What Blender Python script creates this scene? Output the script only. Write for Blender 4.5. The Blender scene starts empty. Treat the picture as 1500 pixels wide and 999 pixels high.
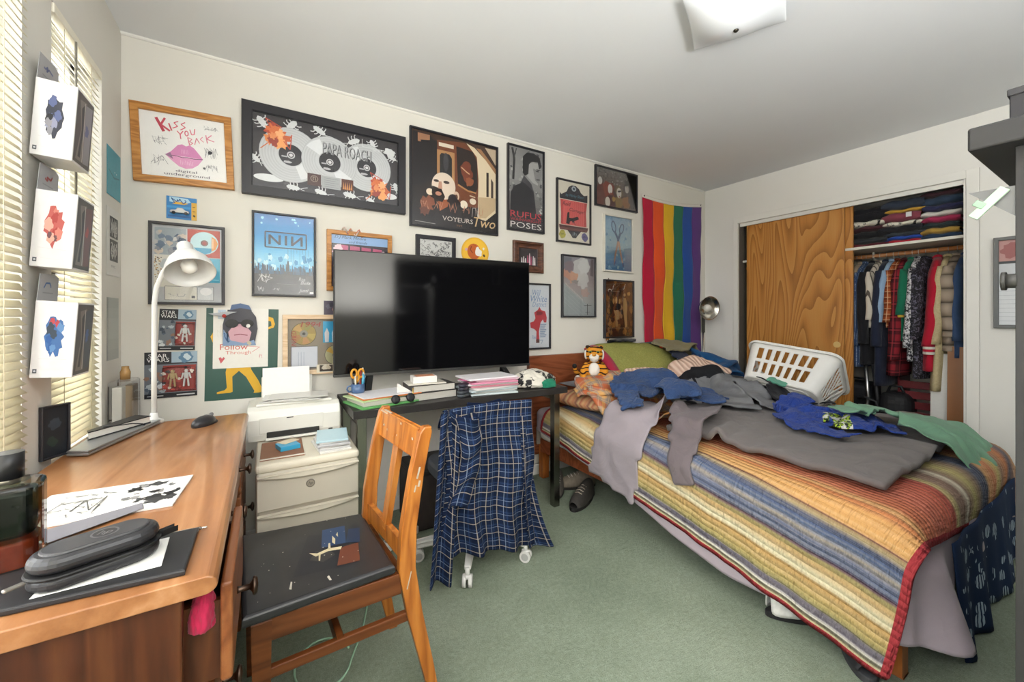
import bpy, bmesh, math, random
import numpy as np
from mathutils import Vector, Matrix, Euler, noise
random.seed(7)
SC = bpy.context.scene
COL = SC.collection
PI = math.pi
R = math.radians

# ------------------------------------------------------------------ camera, world, lights, exposure
cam_data = bpy.data.cameras.new('camera')
cam = bpy.data.objects.new('camera', cam_data)
COL.objects.link(cam)
cam.location = (0, 0, 1.165)
cam.rotation_euler = (PI / 2, 0, -R(31.5))
cam_data.sensor_width = 36.0
cam_data.lens = 36.0 * 585.0 / 1500.0
cam_data.shift_y = -(499.5 - 464.0) / 1500.0
cam_data.clip_start = 0.02
SC.camera = cam

world = bpy.data.worlds.new('sky')
SC.world = world
world.use_nodes = True
bg = world.node_tree.nodes['Background']
bg.inputs[0].default_value = (0.92, 0.96, 1.0, 1)
bg.inputs[1].default_value = 5.5

def area(name, loc, rot, sx, sy, power, col=(1, 1, 1)):
    l = bpy.data.lights.new(name, 'AREA')
    l.shape = 'RECTANGLE'; l.size = sx; l.size_y = sy
    l.energy = power; l.color = col
    o = bpy.data.objects.new(name, l)
    COL.objects.link(o)
    o.location = loc; o.rotation_euler = rot
    return o
# daylight entering through the window beside the camera, and an added fill light behind the camera, without a fixture, bounced off the ceiling
area('window_daylight', (-0.545, 0.35, 1.42), (0, -PI / 2, 0), 1.40, 2.2, 15, (0.98, 0.99, 1.0))
area('ceiling_bounce_fill', (0.55, -0.95, 1.25), (PI + 0.12, 0, 0), 1.1, 0.8, 80, (0.98, 0.99, 1.0))

SC.view_settings.view_transform = 'Standard'
SC.view_settings.look = 'None'
SC.view_settings.gamma = 1.0
SC.view_settings.use_curve_mapping = False
SC.view_settings.exposure = 0.92

# ------------------------------------------------------------------ materials
def lin(h):
    h = h.lstrip('#')
    out = []
    for i in (0, 2, 4):
        c = int(h[i:i + 2], 16) / 255
        out.append(c / 12.92 if c <= 0.04045 else ((c + 0.055) / 1.055) ** 2.4)
    return tuple(out) + (1.0,)

_M = {}
class NT:
    """tiny node-tree helper"""
    def __init__(s, name):
        s.m = bpy.data.materials.new(name); s.m.use_nodes = True
        s.t = s.m.node_tree; s.b = s.t.nodes['Principled BSDF']; s.out = s.t.nodes['Material Output']
    def n(s, typ, **kw):
        k = s.t.nodes.new(typ)
        for a, v in kw.items():
            if a.startswith('i_'):
                key = a[2:]
                k.inputs[int(key) if key.isdigit() else key.replace('_', ' ')].default_value = v
            else: setattr(k, a, v)
        return k
    def l(s, a, b): s.t.links.new(a, b)
    def math(s, op, a, b=None, c=None):
        k = s.n('ShaderNodeMath', operation=op)
        for i, v in enumerate((a, b, c)):
            if v is None: continue
            if isinstance(v, (int, float)): k.inputs[i].default_value = v
            else: s.l(v, k.inputs[i])
        return k.outputs[0]
    def mix(s, f, a, b, mode='MIX'):
        k = s.n('ShaderNodeMix', data_type='RGBA', blend_type=mode)
        for i, v in ((0, f), (6, a), (7, b)):
            if isinstance(v, (int, float, tuple)): k.inputs[i].default_value = v
            else: s.l(v, k.inputs[i])
        return k.outputs[2]
    def coord(s, kind='Object', scale=(1, 1, 1), rot=(0, 0, 0)):
        tc = s.n('ShaderNodeTexCoord'); mp = s.n('ShaderNodeMapping')
        mp.inputs['Scale'].default_value = scale; mp.inputs['Rotation'].default_value = rot
        s.l(tc.outputs[kind], mp.inputs[0]); return mp.outputs[0]
    def noise(s, vec, scale=5, detail=4, rough=0.55, dist=0.0):
        k = s.n('ShaderNodeTexNoise'); k.inputs['Scale'].default_value = scale
        k.inputs['Detail'].default_value = detail; k.inputs['Roughness'].default_value = rough
        k.inputs['Distortion'].default_value = dist
        if vec is not None: s.l(vec, k.inputs['Vector'])
        return k.outputs[0]
    def ramp(s, fac, stops, interp='LINEAR'):
        k = s.n('ShaderNodeValToRGB'); cr = k.color_ramp; cr.interpolation = interp
        cr.elements[0].position = stops[0][0]; cr.elements[0].color = lin(stops[0][1])
        cr.elements[1].position = stops[-1][0]; cr.elements[1].color = lin(stops[-1][1])
        for p, c in stops[1:-1]:
            e = cr.elements.new(p); e.color = lin(c)
        s.l(fac, k.inputs[0]); return k.outputs[0]
    def bump(s, h, strength=0.3, dist=0.002):
        k = s.n('ShaderNodeBump'); k.inputs['Strength'].default_value = strength
        k.inputs['Distance'].default_value = dist
        s.l(h, k.inputs['Height']); s.l(k.outputs[0], s.b.inputs['Normal'])
    def col(s, c):
        if isinstance(c, tuple): s.b.inputs['Base Color'].default_value = c
        else: s.l(c, s.b.inputs['Base Color'])
    def set(s, rough=0.6, metal=0.0, coat=0.0, spec=0.5):
        s.b.inputs['Roughness'].default_value = rough; s.b.inputs['Metallic'].default_value = metal
        s.b.inputs['Coat Weight'].default_value = coat; s.b.inputs['Specular IOR Level'].default_value = spec

def M(h, rough=0.6, metal=0.0, var=0.05, scale=30, coat=0.0, spec=0.4, bump=0.0):
    """plain coloured material with a little procedural variation"""
    key = (h, rough, metal, var, scale, coat, spec, bump)
    if key in _M: return _M[key]
    t = NT('paint_' + h.lstrip('#'))
    t.set(rough, metal, coat, spec)
    v = t.coord()
    nz = t.noise(v, scale, 3)
    c = lin(h)
    dk = tuple(x * (1 - 2 * var) for x in c[:3]) + (1,); lt = tuple(min(1, x * (1 + 2 * var)) for x in c[:3]) + (1,)
    t.col(t.mix(nz, dk, lt))
    if bump: t.bump(nz, bump, 0.002)
    _M[key] = t.m
    return t.m

def P(h):                       # printed ink on paper / card
    return M(h, 0.38, 0, 0.02, 60, 0.0, 0.4)

def cloth(h, var=0.10, h2=None, fine=900, bump=0.35):
    key = ('cloth', h, var, h2, fine)
    if key in _M: return _M[key]
    t = NT('fabric_' + h.lstrip('#')); t.set(0.92, 0, 0, 0.15)
    t.b.inputs['Sheen Weight'].default_value = 0.12
    v = t.coord()
    nz = t.noise(v, 14, 5, 0.6); fn = t.noise(v, fine, 2)
    c = lin(h)
    dk = tuple(x * (1 - 1.6 * var) for x in c[:3]) + (1,); lt = tuple(min(1, x * (1 + 1.6 * var)) for x in c[:3]) + (1,)
    if h2: lt = lin(h2)
    t.col(t.mix(t.math('MULTIPLY_ADD', fn, 0.5, t.math('MULTIPLY', nz, 0.5)), dk, lt))
    wr = t.n('ShaderNodeTexNoise'); wr.inputs['Scale'].default_value = 7; wr.inputs['Detail'].default_value = 3; wr.inputs['Distortion'].default_value = .9; t.l(v, wr.inputs['Vector'])
    rid = t.math('ABSOLUTE', t.math('MULTIPLY_ADD', wr.outputs[0], 2, -1))
    t.bump(t.math('ADD', t.math('MULTIPLY', fn, 0.08), t.math('MULTIPLY', rid, 2.0)), bump * 0.9, 0.014)
    _M[key] = t.m
    return t.m

def wood(a, b, c, axis='Y', scale=1.0, rough=0.4, coat=0.15, rings=9.0, dist=6.0):
    key = ('wood', a, b, c, axis, scale, rough, rings, dist)
    if key in _M: return _M[key]
    t = NT('wood_grain'); t.set(rough, 0, coat, 0.4)
    st = {'X': (0.12, 1, 1), 'Y': (1, 0.12, 1), 'Z': (1, 1, 0.12)}[axis]
    v = t.coord('Object', tuple(x * scale for x in st))
    big = t.noise(v, 5.0, 3, 0.5, 1.0)
    wav = t.math('FRACT', t.math('MULTIPLY', big, rings))
    wav = t.math('ABSOLUTE', t.math('MULTIPLY_ADD', wav, 2, -1))
    fib = t.noise(v, 90.0, 3, 0.7)
    f = t.math('MULTIPLY_ADD', fib, 0.45, t.math('MULTIPLY', wav, 0.55))
    t.col(t.ramp(f, [(0.15, a), (0.5, b), (0.85, c)]))
    t.bump(f, 0.08, 0.001)
    _M[key] = t.m
    return t.m

def metal(h='#b9b9b6', rough=0.28):
    return M(h, rough, 1.0, 0.03, 40)

# ------------------------------------------------------------------ mesh builder
class MB:
    def __init__(s):
        s.bm = bmesh.new(); s.mats = []
        s.uv = s.bm.loops.layers.uv.new('UVMap')
    def mi(s, m):
        if m not in s.mats: s.mats.append(m)
        return s.mats.index(m)
    def merge(s, tb, m, mx=None, smooth=None):
        i = s.mi(m)
        for f in tb.faces:
            f.material_index = i
            if smooth is not None: f.smooth = smooth
        if mx is not None: bmesh.ops.transform(tb, matrix=mx, verts=tb.verts)
        me = bpy.data.meshes.new('tmp'); tb.to_mesh(me); tb.free()
        s.bm.from_mesh(me); bpy.data.meshes.remove(me)
        return s
    def box(s, c, d, m, bev=0.0, rot=None, seg=2, mx=None):
        tb = bmesh.new(); bmesh.ops.create_cube(tb, size=1.0)
        bmesh.ops.scale(tb, vec=d, verts=tb.verts)
        if bev > 0:
            bmesh.ops.bevel(tb, geom=tb.edges[:], offset=min(bev, min(d) * 0.49), segments=seg, affect='EDGES', profile=0.5)
        mm = Matrix.Translation(c) @ (Euler(rot).to_matrix().to_4x4() if rot else Matrix())
        if mx is not None: mm = mx @ mm
        return s.merge(tb, m, mm)
    def bar(s, p0, p1, w, t, m, bev=0.002, up=(0, 0, 1), w2=None, t2=None):
        """tapered rectangular bar from p0 to p1 (w along the side, t along up)"""
        p0 = Vector(p0); p1 = Vector(p1); d = (p1 - p0); L = d.length; d.normalize()
        u = Vector(up); sd = d.cross(u)
        if sd.length < 1e-4: sd = d.cross(Vector((1, 0, 0)))
        sd.normalize(); u = sd.cross(d)
        tb = bmesh.new(); bmesh.ops.create_cube(tb, size=1.0)
        w2 = w if w2 is None else w2; t2 = t if t2 is None else t2
        for v in tb.verts:
            k = v.co.z + 0.5
            ww = w + (w2 - w) * k; tt = t + (t2 - t) * k
            v.co = p0 + d * (L * k) + sd * (v.co.x * ww) + u * (v.co.y * tt)
        if bev > 0:
            bmesh.ops.bevel(tb, geom=tb.edges[:], offset=bev, segments=2, affect='EDGES', profile=0.5)
        return s.merge(tb, m)
    def cyl(s, p0, p1, r0, m, r1=None, n=16, cap=True):
        r1 = r0 if r1 is None else r1
        p0 = Vector(p0); p1 = Vector(p1); d = p1 - p0
        tb = bmesh.new()
        bmesh.ops.create_cone(tb, cap_ends=cap, segments=n, radius1=r0, radius2=r1, depth=d.length)
        q = Vector((0, 0, 1)).rotation_difference(d.normalized())
        mm = Matrix.Translation((p0 + p1) / 2) @ q.to_matrix().to_4x4()
        for f in tb.faces: f.smooth = len(f.verts) == 4
        return s.merge(tb, m, mm)
    def tube(s, pts, r, m, n=10, closed=False):
        pts = [Vector(p) for p in pts]; N = len(pts)
        rs = r if isinstance(r, (list, tuple)) else [r] * N
        tb = bmesh.new(); rings = []
        prev = None
        for i, p in enumerate(pts):
            a = pts[i - 1] if (i > 0 or closed) else p
            b = pts[(i + 1) % N] if (i < N - 1 or closed) else p
            d = (b - a).normalized()
            if prev is None:
                x = d.cross(Vector((0, 0, 1)))
                if x.length < 1e-3: x = d.cross(Vector((1, 0, 0)))
            else:
                x = prev - d * prev.dot(d)
            x.normalize(); prev = x; y = d.cross(x)
            rings.append([tb.verts.new(p + (x * math.cos(2 * PI * k / n) + y * math.sin(2 * PI * k / n)) * rs[i]) for k in range(n)])
        for i in range(N if closed else N - 1):
            A = rings[i]; B = rings[(i + 1) % N]
            for k in range(n):
                f = tb.faces.new((A[k], A[(k + 1) % n], B[(k + 1) % n], B[k])); f.smooth = True
        if not closed:
            tb.faces.new(rings[0][::-1]); tb.faces.new(rings[-1])
        return s.merge(tb, m)
    def lathe(s, prof, m, mx=None, n=24):
        """profile (r, z) revolved about z"""
        tb = bmesh.new(); rings = []
        for r, z in prof:
            if r < 1e-5: rings.append([tb.verts.new((0, 0, z))])
            else: rings.append([tb.verts.new((r * math.cos(2 * PI * k / n), r * math.sin(2 * PI * k / n), z)) for k in range(n)])
        for A, B in zip(rings, rings[1:]):
            for k in range(n):
                vs = []
                for v in (A[k % len(A)], A[(k + 1) % n % len(A)], B[(k + 1) % n % len(B)], B[k % len(B)]):
                    if v not in vs: vs.append(v)
                if len(vs) > 2:
                    f = tb.faces.new(vs); f.smooth = True
        bmesh.ops.recalc_face_normals(tb, faces=tb.faces)
        return s.merge(tb, m, mx)
    def prism(s, pts, d, m, mx=None, bev=0.0):
        """2-D outline (x, y) extruded from z=0 to z=d"""
        tb = bmesh.new()
        vs = [tb.verts.new((x, y, 0)) for x, y in pts]
        f = tb.faces.new(vs)
        r = bmesh.ops.extrude_face_region(tb, geom=[f])
        bmesh.ops.translate(tb, vec=(0, 0, d), verts=[v for v in r['geom'] if isinstance(v, bmesh.types.BMVert)])
        bmesh.ops.recalc_face_normals(tb, faces=tb.faces)
        if bev > 0:
            bmesh.ops.bevel(tb, geom=[e for e in tb.edges if abs(e.verts[0].co.z - e.verts[1].co.z) < 1e-6], offset=bev, segments=4 if bev >= .004 else 2, affect='EDGES', profile=0.5)
        return s.merge(tb, m, mx)
    def poly(s, pts, m):
        f = s.bm.faces.new([s.bm.verts.new(p) for p in pts]); f.material_index = s.mi(m); return f
    def ball(s, c, r, m, sc=(1, 1, 1), rot=None, n=16):
        tb = bmesh.new(); bmesh.ops.create_uvsphere(tb, u_segments=n, v_segments=max(6, n * 2 // 3), radius=r)
        for f in tb.faces: f.smooth = True
        mm = Matrix.Translation(c) @ (Euler(rot).to_matrix().to_4x4() if rot else Matrix()) @ Matrix.Diagonal((*sc, 1))
        return s.merge(tb, m, mm)
    def grid(s, Pn, m, keep=None, uv=None):
        """Pn: (ny, nx, 3) array of points; uv: (ny, nx, 2)"""
        ny, nx = Pn.shape[:2]; i = s.mi(m)
        V = [[s.bm.verts.new(Pn[j, k]) for k in range(nx)] for j in range(ny)]
        for j in range(ny - 1):
            for k in range(nx - 1):
                if keep is not None and not keep[j, k]: continue
                f = s.bm.faces.new((V[j][k], V[j][k + 1], V[j + 1][k + 1], V[j + 1][k])); f.smooth = True; f.material_index = i
                for lp, (a, b) in zip(f.loops, ((j, k), (j, k + 1), (j + 1, k + 1), (j + 1, k))):
                    lp[s.uv].uv = uv[a, b] if uv is not None else (b / (nx - 1), a / (ny - 1))
        loose = [v for v in s.bm.verts if not v.link_faces]
        bmesh.ops.delete(s.bm, geom=loose, context='VERTS')
        return s
    def build(s, name, parent=None, loc=None, rot=None, smooth=None, flat=False):
        me = bpy.data.meshes.new(name); s.bm.to_mesh(me); s.bm.free()
        for m in s.mats: me.materials.append(m)
        o = bpy.data.objects.new(name, me); COL.objects.link(o)
        if parent is not None: o.parent = parent
        if loc is not None: o.location = loc
        if rot is not None: o.rotation_euler = rot
        if smooth: 
            for p in me.polygons: p.use_smooth = True
        return o

def tag(o, label, cat, group=None):
    o['label'] = label; o['category'] = cat
    if group: o['group'] = group
    return o
def thing(name, label, cat, loc=(0, 0, 0), rot=(0, 0, 0), group=None):
    o = bpy.data.objects.new(name, None); COL.objects.link(o)
    o.empty_display_size = 0.05
    o.location = loc; o.rotation_euler = rot
    return tag(o, label, cat, group)
def struct(o):
    o['kind'] = 'structure'; return o
def sbox(name, lo, hi, m, bev=0.0):
    lo = Vector(lo); hi = Vector(hi)
    mb = MB(); mb.box((0, 0, 0), hi - lo, m, bev)
    return struct(mb.build(name, None, (lo + hi) / 2))
def solidify(o, t, off=0.0):
    md = o.modifiers.new('thickness', 'SOLIDIFY'); md.thickness = t; md.offset = off; return o
def subsurf(o, n=1):
    md = o.modifiers.new('smooth', 'SUBSURF'); md.levels = n; md.render_levels = n; return o
def copy_tree(o, label=None, group=None, parent=None):
    c = o.copy(); COL.objects.link(c)
    if parent is not None: c.parent = parent
    if label: c['label'] = label
    if group: c['group'] = group
    for ch in list(o.children): copy_tree(ch, None, None, c)
    return c
# ------------------------------------------------------------------ room shell
XL, XR, YB, YR, ZC = -0.556, 3.79, 2.43, -1.6, 2.435

def wall_mat(h, h2, sc=2.0):
    t = NT('wall_paint'); t.set(0.75, 0, 0, 0.25)
    v = t.coord(); a = t.noise(v, sc, 4, 0.6); b = t.noise(v, 140, 3)
    t.col(t.mix(a, lin(h), lin(h2))); t.bump(b, 0.12, 0.002); return t.m
WALL = wall_mat('#d9d5cb', '#e3e0d8')
WALLR = wall_mat('#e2e0da', '#e8e6e1')
CEIL = wall_mat('#e0e1e2', '#e6e7e8')
TRIM = M('#e6e4de', 0.45, 0, 0.015, 8)
def carpet_mat():
    t = NT('carpet_pile'); t.set(0.97, 0, 0, 0.05)
    v = t.coord(); a = t.noise(v, 1.6, 4, 0.6); b = t.noise(v, 260, 4, 0.7); c = t.noise(v, 60, 4, 0.7)
    f = t.math('ADD', t.math('MULTIPLY', a, 0.35), t.math('ADD', t.math('MULTIPLY', b, 0.4), t.math('MULTIPLY', c, 0.25)))
    t.col(t.ramp(f, [(0.32, '#687262'), (0.5, '#8e9985'), (0.68, '#aeb6a4')]))
    t.bump(t.math('ADD', b, c), 0.9, 0.006); return t.m
sbox('floor', (XL - .1, YR - .1, -.1), (4.5, YB + .1, 0), carpet_mat())
sbox('ceiling', (XL - .1, YR - .1, ZC), (XR + .1, YB + .1, ZC + .1), CEIL)
sbox('wall_back', (XL - .12, YB, 0), (4.5, YB + .12, ZC), WALL)
sbox('wall_rear', (XL - .12, YR - .12, 0), (XR + .12, YR, ZC), WALL)
# small cove where the back wall meets the ceiling
mb = MB()
mb.prism([(0, 0), (0, -.012), (.006, -.011), (.011, -.006), (.012, 0)], 4.3, TRIM, Matrix(((0, 0, 1, XL), (-1, 0, 0, YB), (0, 1, 0, ZC), (0, 0, 0, 1))))
struct(mb.build('trim_1'))
# left wall with two window openings
WZ0, WZ1 = 0.70, 2.125
W1 = (-0.75, 1.585); W2 = (1.755, 2.185)
mb = MB()
def lw(y0, y1, z0, z1): mb.box((XL - .06, (y0 + y1) / 2, (z0 + z1) / 2), (.12, y1 - y0, z1 - z0), WALL)
lw(YR, YB, 0, WZ0); lw(YR, YB, WZ1, ZC); lw(YR, W1[0], WZ0, WZ1); lw(W1[1], W2[0], WZ0, WZ1); lw(W2[1], YB, WZ0, WZ1)
struct(mb.build('wall_left'))
GL = NT('window_glass')
tr = GL.n('ShaderNodeBsdfTransparent'); gs = GL.n('ShaderNodeBsdfGlossy'); gs.inputs['Roughness'].default_value = 0.02
mx = GL.n('ShaderNodeMixShader'); fr = GL.n('ShaderNodeFresnel'); fr.inputs[0].default_value = 1.3
GL.l(fr.outputs[0], mx.inputs[0]); GL.l(tr.outputs[0], mx.inputs[1]); GL.l(gs.outputs[0], mx.inputs[2]); GL.l(mx.outputs[0], GL.out.inputs[0])
GLASS = GL.m
def slat_mat():
    t = NT('blind_slat'); t.set(0.5, 0, 0, 0.3)
    v = t.coord(); t.col(t.mix(t.noise(v, 4, 2), lin('#e9e2cb'), lin('#f1ecdb')))
    tl = t.n('ShaderNodeBsdfTranslucent'); tl.inputs[0].default_value = lin('#f6efd8')
    mx = t.n('ShaderNodeMixShader'); mx.inputs[0].default_value = 0.35
    t.l(t.b.outputs[0], mx.inputs[1]); t.l(tl.outputs[0], mx.inputs[2]); t.l(mx.outputs[0], t.out.inputs[0])
    return t.m
SLAT = slat_mat()
for i, (y0, y1) in enumerate((W1, W2), 1):
    w = MB()
    yc = (y0 + y1) / 2; zc = (WZ0 + WZ1) / 2
    x = XL - .095
    for (c, d) in (((x, y0 + .02, zc), (.04, .04, WZ1 - WZ0)), ((x, y1 - .02, zc), (.04, .04, WZ1 - WZ0)),
                   ((x, yc, WZ1 - .02), (.04, y1 - y0, .04)), ((x, yc, WZ0 + .02), (.04, y1 - y0, .04)), ((x, yc, zc), (.035, y1 - y0, .035))):
        w.box(c, d, TRIM, .003)
    win = struct(w.build('window_%d' % i))
    g = MB(); g.box((x, yc, zc), (.004, y1 - y0 - .07, WZ1 - WZ0 - .07), GLASS); g.build('window_pane', win)
    s_ = MB(); s_.box((XL - .045, yc, WZ0 - .012), (.16, y1 - y0 + .02, .024), TRIM, .004); s_.build('window_sill', win)
    # venetian blind inside the opening
    b = thing('venetian_blind', ('cream slatted blind filling the large window at the far left edge' if i == 1 else 'narrow cream slatted blind behind the hanging white boxes'), 'blind', (XL + (.006 if i == 1 else -.012), yc, WZ1 - .03), group='slatted window blinds')
    hw = (y1 - y0) / 2 - .008
    hr = MB(); hr.box((0, 0, .012), (.032, hw * 2, .030), M('#ece6d4', .45), .003); hr.build('head_rail', b)
    sl = MB(); z = -.02; tilt = R(52 if i == 1 else 50)
    while z > -(WZ1 - WZ0) + .07:
        prof = []
        for k in range(5):
            q = (k - 2) / 2 * .0125; cv = .0022 * (1 - ((k - 2) / 2) ** 2)
            prof.append((q * math.cos(tilt) - cv * math.sin(tilt), q * math.sin(tilt) + cv * math.cos(tilt)))
        Pn = np.array([[(px, yy, z - pz) for yy in (-hw, hw)] for px, pz in prof])
        sl.grid(Pn, SLAT); z -= .0225
    so = sl.build('slats', b); solidify(so, .0008)
    br = MB(); br.box((0, 0, z), (.024, hw * 2, .012), M('#ece6d4', .45), .003); br.build('bottom_rail', b)
    for sy in ([-hw + .09, hw - .09] if i == 2 else [-.9, -.4, .1, .6, hw - .12]):
        c = MB(); c.tube([(.010, sy, 0), (.010, sy, z)], .0011, M('#d8cfb6', .8), 5); c.build('ladder_cord', b)
    wd = MB(); wd.tube([(.022, -hw + .14, -.01), (.022, -hw + .14, -.62)], .0035, M('#8d8a80', .3), 6); wd.build('tilt_wand', b)
# right wall with the closet opening
OY0, OY1, OZ = 0.655, 2.095, 2.042
mb = MB()
def rw(y0, y1, z0, z1): mb.box((XR + .05, (y0 + y1) / 2, (z0 + z1) / 2), (.10, y1 - y0, z1 - z0), WALLR)
rw(YR, OY0, 0, ZC); rw(OY1, YB, 0, ZC); rw(OY0, OY1, OZ, ZC)
struct(mb.build('wall_right'))
CW = M('#d8d5cc', .8, 0, .03, 6)
sbox('wall_closet_back', (4.40, .30, 0), (4.50, YB, ZC), CW)
sbox('wall_closet_near', (XR + .1, .45, 0), (4.40, .55, ZC), CW)
sbox('wall_closet_far', (XR + .1, 2.20, 0), (4.40, 2.30, ZC), CW)
sbox('ceiling_closet', (XR + .1, .45, 2.13), (4.45, 2.3, 2.2), CW)
# casing round the opening
T = .055
sbox('trim_2', (XR - .014, OY0 - T, 0), (XR, OY0, OZ + T), TRIM, .003)
sbox('trim_3', (XR - .014, OY1, 0), (XR, OY1 + T * .8, OZ + T), TRIM, .003)
sbox('trim_4', (XR - .014, OY0, OZ), (XR, OY1, OZ + T), TRIM, .003)
sbox('trim_5', (XR - .004, OY0 - .0, 0), (XR + .1, OY0 + .012, OZ), TRIM)
sbox('trim_6', (XR + .012, OY0, OZ - .03), (XR + .03, OY1, OZ), TRIM)
sbox('trim_7', (XR + .004, OY1 - .006, 0), (XR + .1, OY1, OZ), M('#6b6258', .6))
sbox('trim_8', (XR - .005, .45, 0), (XR, .596, ZC), WALLR)
sbox('baseboard_back', (XL, YB - .012, 0), (XR, YB, .08), TRIM, .003)
sbox('baseboard_right', (XR - .012, OY1 + T, 0), (XR, YB, .08), TRIM, .003)
# sliding closet doors (two leaves, slid to the left one behind the other)
def oak():
    t = NT('oak_veneer'); t.set(.42, 0, .15, .4)
    v = t.coord('Object', (1, 1, .13))
    n1 = t.noise(v, 3.2, 1.5, .4, .35)
    f = t.math('POWER', t.math('FRACT', t.math('MULTIPLY', n1, 30)), 1.5)
    v2 = t.coord('Object', (60, 60, 1.5)); fib = t.noise(v2, 4, 4, .7)
    g = t.math('ADD', t.math('MULTIPLY', f, .55), t.math('MULTIPLY', fib, .45))
    t.col(t.ramp(g, [(.12, '#c68f4a'), (.45, '#bb7e3a'), (.9, '#875421')])); return t.m
OAK = oak()
d = sbox('door_1', (XR + .036, 1.300, .02), (XR + .060, 2.04, OZ - .012), OAK, .002)
mb = MB(); mb.cyl((XR + .034, 1.345, .946), (XR + .037, 1.345, .946), .024, M('#d9b978', .4, .3), n=24)
k = mb.build('finger_pull', d); k.matrix_parent_inverse = Matrix.Translation(d.location).inverted()
sbox('door_2', (XR + .066, 1.255, .02), (XR + .090, 2.0, OZ - .012), OAK, .002)
# ------------------------------------------------------------------ furniture
def wb(mb, name, parent, **kw):
    """build a mesh modelled in room coordinates as a part of `parent` (an unrotated thing or a part of one)"""
    off = Vector((0, 0, 0)); p = parent
    while p is not None: off += p.location; p = p.parent
    bmesh.ops.translate(mb.bm, vec=-off, verts=mb.bm.verts)
    return mb.build(name, parent, **kw)

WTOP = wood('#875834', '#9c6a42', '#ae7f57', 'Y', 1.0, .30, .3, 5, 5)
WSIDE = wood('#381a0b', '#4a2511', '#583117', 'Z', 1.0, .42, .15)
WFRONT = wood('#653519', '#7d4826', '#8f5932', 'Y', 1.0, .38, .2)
BRONZE = metal('#5a4a40', .4)
# --- old wooden desk under the window
dk = thing('writing_desk', 'worn reddish brown wooden desk with round bronze knobs under the window', 'desk', (-.31, 1.43, 0))
mb = MB()
prof = [(-.520, .720), (-.086, .720)] + [(-.086 + .018 * math.sin(a), .735 - .015 * math.cos(a)) for a in np.linspace(.3, PI - .3, 7)] + [(-.084, .750), (-.520, .750)]
tb = [(x, z) for x, z in prof]
mb.prism(tb, 1.270, WTOP, Matrix(((1, 0, 0, 0), (0, 0, 1, .800), (0, 1, 0, 0), (0, 0, 0, 1))), .002)
wb(mb, 'desk_top', dk)
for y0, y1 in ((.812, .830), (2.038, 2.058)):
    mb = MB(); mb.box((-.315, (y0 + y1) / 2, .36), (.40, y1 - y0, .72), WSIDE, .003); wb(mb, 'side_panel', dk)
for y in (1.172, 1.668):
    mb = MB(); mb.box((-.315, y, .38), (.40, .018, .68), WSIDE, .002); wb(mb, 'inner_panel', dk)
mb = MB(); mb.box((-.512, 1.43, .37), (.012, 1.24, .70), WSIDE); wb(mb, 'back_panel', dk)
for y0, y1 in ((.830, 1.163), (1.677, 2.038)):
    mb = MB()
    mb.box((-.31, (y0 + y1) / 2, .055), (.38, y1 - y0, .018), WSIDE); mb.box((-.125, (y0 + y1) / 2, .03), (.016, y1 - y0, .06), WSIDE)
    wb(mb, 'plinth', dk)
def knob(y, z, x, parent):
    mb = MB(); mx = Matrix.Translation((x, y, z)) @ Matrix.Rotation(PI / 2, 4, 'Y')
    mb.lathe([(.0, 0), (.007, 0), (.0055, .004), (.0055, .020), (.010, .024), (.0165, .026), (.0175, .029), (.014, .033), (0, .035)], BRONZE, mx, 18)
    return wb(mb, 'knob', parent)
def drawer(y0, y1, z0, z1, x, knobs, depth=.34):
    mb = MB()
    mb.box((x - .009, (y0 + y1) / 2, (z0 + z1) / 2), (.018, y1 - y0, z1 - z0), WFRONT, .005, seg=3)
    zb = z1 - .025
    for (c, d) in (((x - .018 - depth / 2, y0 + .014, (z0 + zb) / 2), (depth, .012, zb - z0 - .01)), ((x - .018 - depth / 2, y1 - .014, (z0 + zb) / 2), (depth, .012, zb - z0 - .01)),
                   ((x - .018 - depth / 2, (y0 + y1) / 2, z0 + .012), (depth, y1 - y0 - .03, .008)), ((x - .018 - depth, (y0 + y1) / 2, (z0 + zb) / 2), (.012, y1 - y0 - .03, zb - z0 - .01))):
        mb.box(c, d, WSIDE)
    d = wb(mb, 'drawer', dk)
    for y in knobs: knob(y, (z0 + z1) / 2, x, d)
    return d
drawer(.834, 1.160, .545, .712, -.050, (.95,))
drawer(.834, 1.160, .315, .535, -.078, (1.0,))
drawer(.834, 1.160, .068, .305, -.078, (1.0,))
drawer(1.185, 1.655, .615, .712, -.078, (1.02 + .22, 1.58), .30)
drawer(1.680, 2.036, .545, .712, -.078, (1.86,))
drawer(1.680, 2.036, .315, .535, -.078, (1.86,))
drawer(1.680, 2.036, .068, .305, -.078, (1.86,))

# --- wooden chair with black vinyl seat
CHW = wood('#8f4f1a', '#b06a28', '#c07c36', 'Z', 1.0, .34, .25)
CHD = wood('#4c270f', '#633415', '#744321', 'X', 1.0, .38, .2)
PAINT = M('#b5a994', .7, 0, .2, 60)
ch = thing('wooden_chair', 'slatted wooden chair with a cracked black vinyl seat pulled up to the desk', 'chair', (.16, 1.36, 0))
mb = MB()
seat = [(-.052, 1.152), (.318, 1.170), (.300, 1.548), (-.078, 1.598)]
mb.prism(seat, .03, M('#2b2b2d', .36, 0, .12, 25, .15), Matrix.Translation((0, 0, .412)), .011)
se = wb(mb, 'seat', ch)
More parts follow.
